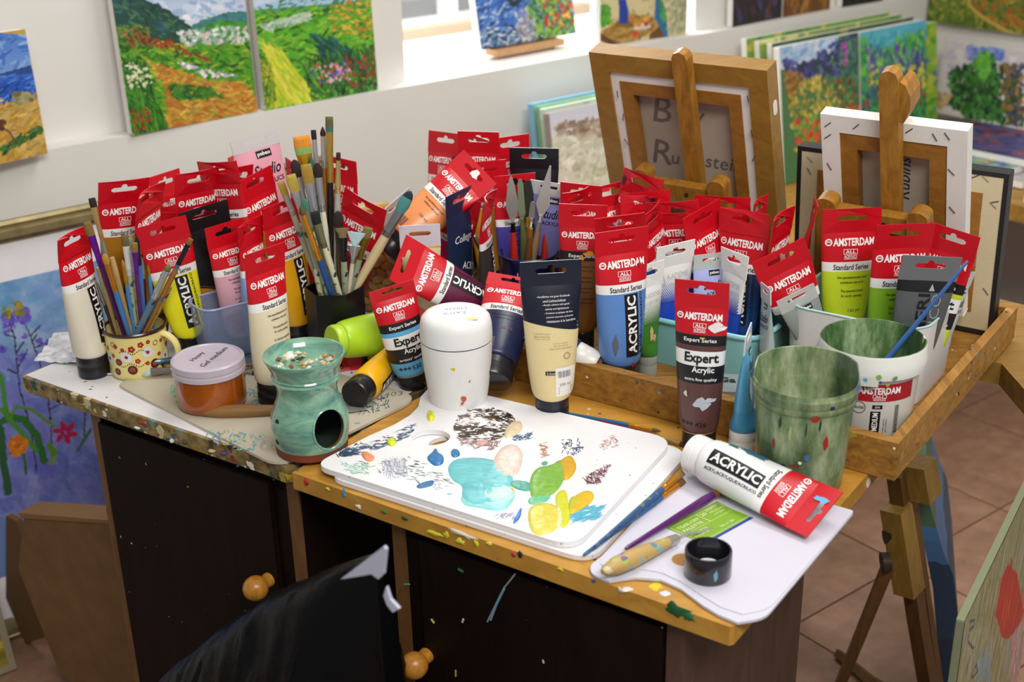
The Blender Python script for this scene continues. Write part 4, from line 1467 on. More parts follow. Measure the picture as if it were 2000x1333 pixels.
    a.strokes(500, [(1850, 900), (2100, 850), (2100, 1150), (1850, 1300)], ['8a9058', '9aa068', '7a8454', 'a0a070', '6f7a58', '8a8a70'], 60, 8, -62, 8)
    a.strokes(260, [(1860, 1180), (2000, 1050), (2000, 1400), (1860, 1400)], ['9a988a', 'a8a094', '8a8e80', 'b0a49a', '8a7a68'], 70, 9, -80, 8)
    a.strokes(40, [(1915, 1150), (1945, 1120), (1960, 1333), (1920, 1333)], ['8a7a2a', '7a6a30', '6a7a3a'], 60, 6, -88, 5)
    a.strokes(30, [(1910, 1290), (1935, 1260), (1930, 1400), (1905, 1400)], ['5a9ac0', '6aa4c4'], 50, 8, -85, 5)
    a.strokes(200, [(1975, 1210), (2060, 1150), (2060, 1400), (1970, 1400)], ['c0808a', 'd09a9a', 'a86a70', 'c8b0a0', 'b0909a'], 40, 9, -80, 20)
    a.poly([(1967, 1102), (1985, 1120), (1998, 1195), (1990, 1220), (1968, 1250), (1955, 1245), (1943, 1200), (1955, 1130)], 'b81c0c')
    a.strokes(50, [(1967, 1105), (1985, 1125), (1996, 1195), (1965, 1245), (1946, 1200)], ['c4240e', 'a8160a', 'd0401a'], 50, 8, -80, 10)
    a.strokes(40, [(1990, 1160), (2060, 1100), (2060, 1200), (1998, 1200)], ['c83a2a', 'd8402a', 'e06a4a'], 24, 7, -60)
    for pts in ([(1898, 1215), (1893, 1235), (1888, 1250)], [(1893, 1215), (1902, 1212), (1901, 1224), (1892, 1232)], [(1890, 1255), (1895, 1262), (1900, 1268), (1897, 1282)], [(1893, 1285), (1888, 1300), (1886, 1318)], [(1905, 1300), (1908, 1312), (1898, 1325), (1896, 1318), (1905, 1300)]):
        a.line(pts, '3a3a4a', 1.8)
    painted(a, r)
    # black rubbish bag in front of the left cabinet
    from mathutils import noise as mnoise
    r = thing('rubbish_bag', 'black plastic rubbish bag with white liner edge between the cabinets', 'bag')
    n0 = -0.135
    out = [(330, 1310), (430, 1230), (520, 1165), (545, 1155), (610, 1125), (690, 1098), (745, 1085), (770, 1090), (785, 1170), (795, 1250), (800, 1500), (360, 1500)]
    NP = 46
    prof = []
    for (u, v_) in out:
        p = at_pl(u, v_, D(0, n0), DNV)
        prof.append(((p - FL).dot(DE), max(0.0, p.z)))
    xl, xr = prof[0][0] - 0.01, prof[8][0] - 0.030
    tops = [(prof[i][0], prof[i][1]) for i in range(9)]

    def top_at(x):
        for (a0, b0), (a1, b1) in zip(tops, tops[1:]):
            if a0 <= x <= a1:
                return b0 + (b1 - b0) * (x - a0) / (a1 - a0)
        return tops[0][1] * 0.8 if x < tops[0][0] else tops[-1][1]
    vs, fs = [], []
    NX, NA = 40, 28
    for i in range(NX + 1):
        tx = i / NX
        x = xl + (xr - xl) * tx
        H = top_at(x)
        wd = 0.085 * (max(0.0, 1 - (2 * tx - 1) ** 6)) ** 0.5 + 0.004
        for j in range(NA):
            an = 2 * pi * j / NA
            cy, cz = sin(an), cos(an)
            sy = (1 if cy >= 0 else -1) * abs(cy) ** 0.5
            sz = (1 if cz >= 0 else -1) * abs(cz) ** 0.6
            wz = wd * (0.45 + 0.55 * (1 - max(0, sz)) ** 0.6)
            z = H * 0.5 + H * 0.5 * sz
            q = Vector((x * 22, sy * 2.2, z * 16))
            nn = mnoise.noise(q) * 0.014 + abs(mnoise.noise(q * 2.3)) * 0.014
            y = n0 + sy * (wz + nn * min(1, wd * 20))
            vs.append((x, min(y, -0.040), max(0.001, z + (mnoise.noise(q * 1.7) * 0.006 if z > 0.05 else 0))))
    for i in range(NX):
        for j in range(NA):
            j2 = (j + 1) % NA
            fs.append((i * NA + j, i * NA + j2, (i + 1) * NA + j2, (i + 1) * NA + j))
    fs.append(tuple(reversed(range(NA))))
    fs.append(tuple(NX * NA + j for j in range(NA)))
    mbag = NT('black_plastic_film')
    v = mbag.coords()
    a_ = mbag.noise(v, 35, 5, 0.6)
    mbag.base(lin('0b0b0c'))
    mbag.set(rough=0.3, spec=0.1)
    mbag.bump(a_.outputs['Fac'], 0.35, 0.006)
    MB().add(vs, fs).build('bag_body', mbag.m, r, M=DESKM, ang=75)
    mw = mat('b8bcd0', 0.35)
    for pts in ([(668, 1130), (752, 1066), (757, 1072), (752, 1120), (742, 1130), (728, 1120), (700, 1125)], [(757, 1145), (765, 1170), (782, 1188), (770, 1195), (758, 1180), (752, 1162)]):
        q = []
        for (u, v_) in pts:
            p = at_pl(u, v_, D(0, -0.232), DNV)
            q.append(((p - FL).dot(DE), p.z))
        MB().prism(q, 0.231, 0.234).build('liner_edge', mw, r, M=DESKM @ Matrix.Rotation(pi / 2, 4, 'X'), smooth=False)
    # red folder by the right cabinet
    r = thing('red_folder', 'red card folder edge sticking out left of the right cabinet', 'folder')
    q = []
    for (u, v_) in ((764, 1276), (784, 1271), (784, 1420), (800, 1420), (778, 1333)):
        p = at_pl(u, v_, D(0, 0.0), DNV)
        q.append(((p - FL).dot(DE), p.z))
    x0, z1 = q[0][0], q[0][1]
    MB().box((x0, 0.03, 0.002), (0.611, 0.24, z1)).build('folder_cover', mat('c0182a', 0.5), r, M=DESKM, smooth=False)
    MB().box((x0 - 0.0016, 0.03, 0.002), (x0 - 0.0002, 0.24, z1)).build('paper_edge', mat('e4e0e4', 0.7), r, M=DESKM, smooth=False)


build_surroundings()

# ================================================================== paint tubes
RED = 'c4041a'
M_RED = mat(RED, 0.4, var=0.04)
M_RED2 = mat('b4061a', 0.4, var=0.05)
M_WHITE = mat('ecebe8', 0.35, var=0.03)
M_INK = mat('151417', 0.4)
M_WINK = mat('f4f2f0', 0.4, var=0.02)
M_BLACK = mat('17161a', 0.3)
M_NAVY = mat('14182c', 0.35)
BACKTEXT = [('Het specialistenmerk voor', 'schilderen met acryl.'), ('The specialist brand', 'for acrylic painting.'), ('La marque spécialiste', "pour l'acrylique."),
            ('Die Marke des Spezialisten', 'für das Malen mit Acryl.'), ('La marca especialista', 'en pintura acrílica.')]


class Tube:
    """a squeeze tube: round at the cap, flattened to a crimp with a punched hang header. Local z runs from cap to header, the label faces -y"""

    def __init__(s, H, W, hh=0.030, capr=0.65, hc=0.030, twist=0.0, bend=0.0, curl=0.0, dent=0.0, seed=0, flat=1.0):
        s.flat = flat
        s.H, s.W, s.hh, s.hc = H, W, hh, hc
        s.Rb = W / 2 * capr
        s.ze = H - hh
        s.twist, s.bend, s.curl, s.dent, s.seed = radians(twist), radians(bend), curl, dent, seed

    def ab(s, z):
        t = min(1.0, max(0.0, (z - s.hc) / (s.ze - s.hc)))
        a = s.Rb + (s.W / 2 - s.Rb) * t ** 0.5
        b = s.Rb * max(0.0, cos(pi / 2 * t)) ** 0.75 + 0.0009
        b *= 1 - (1 - s.flat) * min(1.0, t / 0.2)
        if t < 0.06:
            k = 0.90 + 0.10 * sqrt(1 - (1 - t / 0.06) ** 2)
            a, b = a * k, b * k
        if s.dent and 0.1 < t < 0.9:
            q = 1 - s.dent * (0.5 + 0.5 * sin(t * 14 + s.seed)) * sin(pi * t)
            b *= q
        return a, b

    def deform(s, p):
        x, y, z = p
        t = min(1.0, max(0.0, (z - s.H * 0.35) / (s.H * 0.65)))
        if s.curl and z > s.ze - 0.02:
            k = min(1.0, (z - s.ze + 0.02) / (s.hh + 0.02))
            y += s.curl * ((x / (s.W / 2)) ** 2 - 0.4) * k
        if s.bend and z > s.ze - 0.012:
            d = z - (s.ze - 0.012)
            L = s.hh + 0.012
            an = s.bend * min(1.0, d / L)
            y -= d * sin(an)
            z = (s.ze - 0.012) + d * cos(an)
        if s.twist:
            a = s.twist * t
            x, y = x * cos(a) - y * sin(a), x * sin(a) + y * cos(a)
        return Vector((x, y, z))

    def surf(s, off=0.0005, back=False):
        def fn(x, z):
            if z >= s.ze:
                return s.deform((x, (-0.0009 - off) * (-1 if back else 1), z))
            a, b = s.ab(z)
            xx = min(0.985, max(-0.985, x / a))
            y = b * sqrt(1 - xx * xx)
            nx, ny = xx / a, y / (b * b)
            L = sqrt(nx * nx + ny * ny) + 1e-9
            return s.deform((xx * a + nx / L * off, -(y + ny / L * off), z))
        return fn

    def body(s, bands, parent, name='tube_body'):
        """bands: [(distance from the top where the band starts, material)] from top to bottom"""
        n = 30
        marks = sorted({s.H - d for d, _ in bands if s.H - d < s.ze})
        zs = [s.hc + (s.ze - s.hc) * t for t in (0, 0.012, 0.03, 0.06, 0.12, 0.2, 0.3, 0.4, 0.5, 0.6, 0.7, 0.78, 0.86, 0.93, 1.0)]
        zs = sorted([z for z in zs if all(abs(z - m) > 0.003 for m in marks) or z in (s.hc, s.ze)] + marks)
        mats = []
        for _, m in bands:
            if m not in mats:
                mats.append(m)
        v, f, mi = [], [], []
        for z in zs:
            a, b = s.ab(z)
            for i in range(n):
                an = 2 * pi * i / n
                v.append(s.deform((a * cos(an), b * sin(an), z)))
        for j in range(len(zs) - 1):
            d = s.H - (zs[j] + zs[j + 1]) / 2
            m = bands[0][1]
            for q, mm in bands:
                if d >= q:
                    m = mm
            k = mats.index(m)
            for i in range(n):
                i2 = (i + 1) % n
                f.append((j * n + i, j * n + i2, (j + 1) * n + i2, (j + 1) * n + i))
                mi.append(k)
        f.append(tuple(reversed(range(n))))
        mi.append(mats.index(bands[-1][1]))
        return obj(name, v, f, mats, parent, mi, ang=60)

    def header(s, material, parent, slot='euro', edge=None):
        W, hh = s.W, s.hh
        w2 = W / 2
        nx = 10
        out = [(-w2 + W * i / nx, s.ze - 0.0005) for i in range(nx + 1)] + [(w2, s.ze + hh * 0.5)] + [(w2 - W * i / nx, s.H) for i in range(nx + 1)] + [(-w2, s.ze + hh * 0.5)]
        zc = s.ze + hh * 0.60
        L, r = W * 0.21, hh * 0.085 + 0.0006
        hole = [(-L, zc - r), (0.0, zc - r), (L, zc - r), (L + r, zc - r * 0.4), (L + r, zc + r * 0.4), (L, zc + r)]
        if slot == 'euro':
            b = hh * 0.13
            hole += [(b * 1.1, zc + r), (b * 0.9, zc + r + b * 0.7), (b * 0.35, zc + r + b), (-b * 0.35, zc + r + b), (-b * 0.9, zc + r + b * 0.7), (-b * 1.1, zc + r)]
        else:
            hole += [(0, zc + r)]
        hole += [(-L, zc + r), (-L - r, zc + r * 0.4), (-L - r, zc - r * 0.4)]
        mb = MB().prism(out, -0.0007, 0.0007, holes=[hole])
        mb.v = [s.deform((p.x, -p.z, p.y)) for p in mb.v]
        return mb.build('hang_header', material, parent, smooth=False)

    def cap(s, material, parent, style='flip'):
        R, h = s.Rb * 0.98, s.hc
        prof = [(0, 0.0), (R * 0.90, 0.0), (R * 0.97, 0.0012), (R, 0.004), (R, h * 0.55), (R * 0.985, h * 0.57), (R * 0.985, h * 0.62), (R, h * 0.64), (R * 0.985, h * 0.96), (R * 0.93, h), (R * 0.6, h + 0.001)]
        if style == 'screw':
            R = s.Rb * 0.6
            prof = [(0, 0), (R * 0.85, 0), (R * 0.95, 0.001), (R, h * 0.9), (R * 0.8, h), (s.Rb * 0.85, h + 0.002)]
        return MB().lathe(prof, 28).build('cap', material, parent, ang=35)

    def lay(s, name, item, material, parent, off=0.0006):
        return print_on(name, item, s.surf(off), material, parent)

    def brand(s, parent, top, series, ink, logo=True, flip=1):
        """the brand block on the red field and the series line under it; top = distance below the crimp line"""
        W = s.W
        z = s.ze - top
        items = [text_at('AMSTERDAM', W * 0.05, z, w=W * 0.70, h=W * 0.135, bold=0.035)]
        items.append(text_at('ALL', 0.0, z - W * 0.165, w=W * 0.17, h=W * 0.055, bold=0.02))
        items.append(text_at('ACRYLICS', 0.0, z - W * 0.245, w=W * 0.22, h=W * 0.05, bold=0.02))
        items.append(frame2d(-W * 0.12, z - W * 0.21, W * 0.12, z - W * 0.12, W * 0.008))
        items.append(rect2d(-W * 0.11, z - W * 0.29, W * 0.11, z - W * 0.28))
        if logo:
            cx = -W * 0.375
            items.append(ring2d(cx, z, W * 0.040, W * 0.062))
            items.append(rect2d(cx - W * 0.035, z - W * 0.006, cx + W * 0.035, z + W * 0.006))
            items.append(rect2d(cx - W * 0.025, z + W * 0.012, cx + W * 0.025, z + W * 0.020))
        s.lay('brand_lettering', merge2d(*items), M_WINK, parent)
        if series:
            s.lay('series_lettering', text_at(series[0], W * 0.02, series[1], w=W * 0.60, h=W * 0.095, bold=0.012), ink, parent)


_seed = [0]


def tube_root(label, M, group):
    return thing('paint_tube', label, 'paint tube', M, group)


def fill_tube(root, tb, kind, col, **o):
    """prints and parts of one tube by kind"""
    H, W, ze = tb.H, tb.W, tb.ze
    body = mat(col, 0.34, var=0.05, key=('tube', col))
    if kind in ('front', 'back', 'plain'):
        redm = M_RED
        wb = H - (ze - W * 0.50)
        we = wb + W * 0.165
        tb.body([(0, redm), (wb, M_WHITE), (we, body)], root)
        tb.header(redm, root)
        tb.cap(mat(o.get('capcol', '17161a'), 0.3), root)
        if o.get('bare'):
            return
        tb.brand(root, W * 0.16, ('Standard Series', ze - W * 0.585), M_INK)
        z0 = ze - W * 0.67
        if kind == 'front':
            z1 = max(tb.hc + 0.014, z0 - W * 1.18)
            tb.lay('name_panel', rect2d(-W * 0.04, z1, W * 0.22, z0 - 0.001, 4, 8), M_INK, root, 0.0004)
            tb.lay('name_lettering', text_at('ACRYLIC', W * 0.09, (z0 + z1) / 2, w=(z0 - z1) * 0.92, h=W * 0.17, bold=0.03, rot=90), M_WINK, root, 0.0009)
            tb.lay('small_print', text_at('ACRYL/ACRYLIQUE/ACRILICO', W * 0.29, (z0 + z1) / 2, w=(z0 - z1), h=W * 0.055, bold=0.02, rot=90), M_INK, root, 0.0006)
            if o.get('code'):
                tb.lay('colour_code', merge2d(text_at(o['code'], W * 0.10, tb.hc + 0.016, h=0.0055, bold=0.01), text_at('+++', W * 0.26, tb.hc + 0.0165, h=0.004, bold=0.03),
                                              *[rect2d(W * 0.02, tb.hc + 0.024 + 0.0032 * k, W * 0.30, tb.hc + 0.0252 + 0.0032 * k, 3, 1) for k in range(5)]), M_INK, root)
        elif kind == 'back':
            it = []
            z = z0 - W * 0.10
            for a, b in BACKTEXT:
                it.append(text_at(a, W * 0.05, z, h=W * 0.055, bold=0.012, sx=0.82))
                it.append(text_at(b, W * 0.05, z - W * 0.085, h=W * 0.055, bold=0.012, sx=0.82))
                z -= W * 0.235
                if z < tb.hc + 0.05:
                    break
            tb.lay('small_print', merge2d(*it), M_INK, root)
            zb = tb.hc + 0.008
            it = [rect2d(-W * 0.26 + k * 0.0016, zb, -W * 0.26 + k * 0.0016 + (0.0009 if k % 3 else 0.0005), zb + 0.014) for k in range(9)]
            it.append(text_at('120 ml', W * 0.10, zb + 0.030, h=0.0042, bold=0.01))
            tb.lay('barcode', merge2d(*it), mat('6a5a58', 0.5), root)
    elif kind in ('expert', 'expert_back'):
        wb = H - (ze - W * 0.50)
        we = wb + W * 0.20
        p0 = we + W * 0.10
        bands = [(0, M_RED), (wb, M_INK), (we, body)]
        if kind == 'expert':
            bands += [(p0, M_WHITE), (p0 + W * 0.28, M_INK), (p0 + W * 0.62, body)]
        tb.body(bands, root)
        tb.header(M_RED, root)
        tb.cap(M_BLACK, root)
        tb.brand(root, W * 0.16, ('Expert Series', H - wb - W * 0.10), M_WINK)
        if kind == 'expert':
            zt = H - p0
            tb.lay('name_lettering', text_at('Expert', W * 0.06, zt - W * 0.145, w=W * 0.62, h=W * 0.24, bold=0.03), M_INK, root)
            tb.lay('name_lettering', text_at('Acrylic', W * 0.10, zt - W * 0.36, w=W * 0.40, h=W * 0.15, bold=0.02), M_WINK, root)
            tb.lay('small_print', text_at(o.get('quality', 'extra fine quality'), W * 0.06, zt - W * 0.54, w=W * 0.58, h=W * 0.075, bold=0.01), M_WINK, root)
            tb.lay('collar_ring', rect2d(-tb.Rb * 0.97, tb.hc + 0.001, tb.Rb * 0.97, tb.hc + 0.0028, 16, 1), mat('c8b890', 0.3, 0.6), root, 0.0008)
            tb.lay('colour_code', merge2d(text_at(o.get('code', '426'), W * 0.10, tb.hc + 0.014, h=0.006, bold=0.01), text_at('+++', -W * 0.16, tb.hc + 0.0145, h=0.0045, bold=0.03)), M_INK, root)
        else:
            z = H - we - W * 0.12
            it = []
            for a, b in BACKTEXT[:4]:
                for q in (a, b):
                    it.append(text_at(q, W * 0.03, z, h=W * 0.05, bold=0.01, sx=0.85))
                    z -= W * 0.085
                z -= W * 0.06
            tb.lay('small_print', merge2d(*it), M_INK, root)
    elif kind == 'studio':
        clear = mat(o.get('head', 'd8dce0'), 0.25, var=0.05, alpha=0.82)
        up = mat(o.get('upper', col), 0.3, var=0.12, key=('tubeu', col, o.get('upper')))
        tb.body([(0, up), (H * 0.62, body)], root)
        tb.header(clear, root, slot='round')
        tb.cap(mat(o.get('capcol', 'eae8e4'), 0.35), root)
        z = ze - W * 0.11
        tb.lay('brand_panel', rect2d(-W * 0.06, z - W * 0.07, W * 0.26, z + W * 0.07, 3, 1), M_INK, root, 0.0004)
        tb.lay('brand_lettering', text_at('pebeo', W * 0.10, z, w=W * 0.27, h=W * 0.10, bold=0.02), M_WINK, root, 0.0008)
        tb.lay('name_lettering', merge2d(text_at('Studio', W * 0.08, z - W * 0.30, w=W * 0.60, h=W * 0.22, bold=0.012, shear=0.45), text_at('ACRYLICS', W * 0.12, z - W * 0.52, w=W * 0.55, h=W * 0.09, bold=0.01)), M_INK, root)
    elif kind == 'akademie':
        tb.body([(0, M_WHITE), (H * 0.50, body)], root)
        tb.header(M_WHITE, root)
        tb.cap(mat('9aa098', 0.4), root)
        g = mat('c4c6c4', 0.5)
        z = ze - W * 0.22
        tb.lay('name_lettering', merge2d(text_at('A', -W * 0.30, z - W * 0.12, w=W * 0.16, h=W * 0.36), text_at('KADEMIE', W * 0.08, z, w=W * 0.56, h=W * 0.13), text_at('cryl color', W * 0.08, z - W * 0.20, w=W * 0.56, h=W * 0.14)), g, root)
        it = []
        zt, zb = H * 0.50 + 0.001, H * 0.70
        zz = H - zt
        for j in range(16):
            t = j / 15
            r = 0.0013 * (1 - t) + 0.00025
            for i in range(-13, 14):
                x = i * 0.0026 + (0.0013 if j % 2 else 0)
                if abs(x) < W * 0.40:
                    c = zz + 0.0012 + j * 0.0022
                    it.append(([(x - r, c), (x, c - r), (x + r, c), (x, c + r)], [(0, 1, 2, 3)]))
        tb.lay('halftone_print', merge2d(*it), body, root)
    elif kind == 'schmincke':
        tb.body([(0, M_NAVY), (H * 0.36, body)], root)
        tb.header(M_NAVY, root)
        tb.cap(M_NAVY, root)
        fn_z = H * 0.64
        # the dark field ends in a slanting line
        it = ([(-W * 0.46, fn_z + 0.001), (-W * 0.46, fn_z + 0.013), (W * 0.46, fn_z - 0.010), (W * 0.46, fn_z + 0.001), (0, fn_z + 0.001)], [(3, 2, 4)])
        v, f = rect2d(-1, 0, 1, 1, 14, 3)
        v = [(x * W * 0.455, fn_z + 0.0005 - (y * 0.014 * (x + 1) / 2)) for x, y in v]
        tb.lay('label_field', (v, [tuple(reversed(q)) for q in f]), M_NAVY, root, 0.0004)
        lines = ['- Acrylfarben mit guter Deckkraft', 'und Lichtechtheit', '- Acrylic colours with good', 'opacity and lightfastness', '- Couleurs acryliques de bon', 'pouvoir couvrant et bonne', 'résistance à la lumière']
        it = []
        z = ze - 0.012
        for k, q in enumerate(lines):
            it.append(text_at(q, W * (0.02 + 0.02 * k), z, h=0.0028, bold=0.004, sx=0.95))
            z -= 0.0047
        tb.lay('small_print', merge2d(*it), M_WINK, root)
        g = mat('a89a78', 0.5)
        it = []
        z = fn_z - 0.014
        for k, q in enumerate(('Treibmittelfrei lagern', 'Store frost-free', "Stocker à l'abri du gel")):
            it.append(text_at(q, -W * 0.18, z - 0.003 * k, h=0.0022, sx=0.9))
        for k, q in enumerate(('Nur leer entsorgen', 'Only empty disposal', 'Vider avant élimination')):
            it.append(text_at(q, W * 0.12, z - 0.012 - 0.003 * k, h=0.0022, sx=0.9))
        it.append(ring2d(W * 0.22, z - 0.028, 0.0028, 0.0042))
        tb.lay('small_print', merge2d(*it), g, root)
        zs = fn_z - 0.062
        tb.lay('logo_panel', rect2d(-0.010, zs - 0.0025, 0.010, zs + 0.0025, 4, 1), M_NAVY, root, 0.0004)
        tb.lay('logo_lettering', text_at('Schmincke', 0, zs, w=0.017, h=0.0032), mat('e8dcb8', 0.4), root, 0.0008)
        zb = tb.hc + 0.008
        tb.lay('price_label', rect2d(W * 0.02, zb, W * 0.36, zb + 0.036, 5, 4), mat('eae6e0', 0.5), root, 0.0005)
        it = [rect2d(W * 0.06 + k * 0.0014, zb + 0.024, W * 0.06 + k * 0.0014 + (0.0009 if k % 3 else 0.0005), zb + 0.032) for k in range(11)]
        it.append(text_at('200 ml', W * 0.18, zb + 0.015, h=0.0035))
        it += [rect2d(W * 0.07, zb + 0.004 + 0.003 * k, W * 0.29, zb + 0.005 + 0.003 * k) for k in range(3)]
        tb.lay('barcode', merge2d(*it), mat('7a7a84', 0.5), root, 0.0009)
    elif kind == 'college':
        dark = mat(o.get('dark', '1a2440'), 0.3)
        tb.body([(0, dark), (H * o.get('split', 0.55), body)], root)
        tb.header(dark, root)
        tb.cap(M_BLACK, root)
        z = ze - W * 0.55
        ink = M_WINK if not o.get('inkdark') else M_INK
        tb.lay('script_lettering', text_at(o.get('word', 'College'), 0.0, z, w=W * 0.62, h=W * 0.20, shear=0.4), ink, root)
        tb.lay('name_lettering', text_at('ACRYL', W * 0.12, z - W * 0.62, w=W * 0.55, h=W * 0.16, bold=0.01, rot=-18), ink, root)
        # wavy edge of the dark field
        zz = H * (1 - o.get('split', 0.55))
        v, f = rect2d(-1, 0, 1, 1, 16, 2)
        v = [(x * W * 0.44, zz + 0.0005 - y * (0.010 * (0.5 + 0.5 * sin(x * 2.6 + 0.6)))) for x, y in v]
        tb.lay('label_field', (v, [tuple(reversed(q)) for q in f]), dark, root, 0.0004)
        v2 = [(x * W * 0.44, zz - y_ * 0.0022 - (0.010 * (0.5 + 0.5 * sin(x * 2.6 + 0.6)))) for y_ in (0, 1) for x in [i / 8 - 1 for i in range(17)]]
        f2 = [(i + 17, i + 18, i + 1, i) for i in range(16)]
        tb.lay('label_line', (v2, f2), M_WINK if not o.get('inkdark') else M_INK, root, 0.0006)
    elif kind == 'maimeri':
        g = mat('6c6e70', 0.4)
        g2 = mat('55585a', 0.4)
        tb.body([(0, M_INK), (tb.hh + W * 0.20, g2)], root)
        tb.header(g, root)
        tb.cap(mat('3a3c3e', 0.4), root)
        z0 = ze - W * 0.22
        L = W * 1.35
        tb.lay('brand_lettering', text_at('MAIMERI', -W * 0.02, z0 - L / 2, w=L, h=W * 0.20, bold=0.02, rot=90), M_INK, root)
        tb.lay('name_lettering', text_at('ACRILICO', W * 0.19, z0 - L / 2, w=L, h=W * 0.17, bold=-0.005, rot=90), mat('9a9c9e', 0.4), root)
        tb.lay('logo_print', ([(W * 0.04, ze - W * 0.17), (W * 0.14, ze - W * 0.17), (W * 0.09, ze - W * 0.05)], [(0, 1, 2)]), mat('a8aaac', 0.4), root)
    elif kind == 'cream':
        tb.body([(0, mat('d8a82a', 0.4)), (tb.hh + 0.003, body)], root)
        tb.header(mat(o.get('head', 'd8d0dc'), 0.35), root, slot='round')
        tb.cap(M_BLACK, root)
        it = [text_at(q, 0.0, ze - 0.010 - 0.0042 * k, h=0.0026, sx=0.9) for k, q in enumerate(('permanent acrylic colour', 'for canvas, paper and wood', 'waterproof when dry', 'keep from frost', 'shake before use'))]
        tb.lay('small_print', merge2d(*it), mat('5a5048', 0.5), root)
    for b in o.get('blots', ()):                   # smears of dried paint: (x share, z, rx, rz, colour)
        bx, bz, rx, rz, c = b
        rr = random.Random(int(bz * 1e4) + int(bx * 100))
        pts = [(0, 0)] + [(rx * (0.6 + 0.7 * rr.random()) * cos(2 * pi * k / 13), rz * (0.6 + 0.7 * rr.random()) * sin(2 * pi * k / 13)) for k in range(13)]
        tb.lay('paint_smear', ([(bx * W + x, bz + z) for x, z in pts], [(0, 1 + k, 1 + (k + 1) % 13) for k in range(13)]), mat(c, 0.35), root, 0.0011)


SPECS = []
FULL = ('light blue tube with black name', 'pale pink tube', 'orange yellow tube', 'dark brown expert', 'sky blue expert', 'alone at the left', 'behind the green burner', 'navy slanted top')
# boxes that hold tubes: desk rectangle (e0, e1, n0, n1), wall height above the table, floor height
BASIN = (0.614, 0.838, 0.446, 0.620)
WBOX = (0.846, 1.022, 0.486, 0.645)
WOVEN = (0.132, 0.337, 0.418, 0.583)
LATTICE = (0.285, 0.415, 0.605, 0.745)
HOLDERS = [(BASIN, 0.0145), (WBOX, 0.0145), (WOVEN, 0.007), (LATTICE, 0.004)]
TRAY_IN = (0.567, 1.040, 0.349, 0.788)


def desk_en(p):
    q = p - FL
    return q.dot(DE), q.dot(DNV)


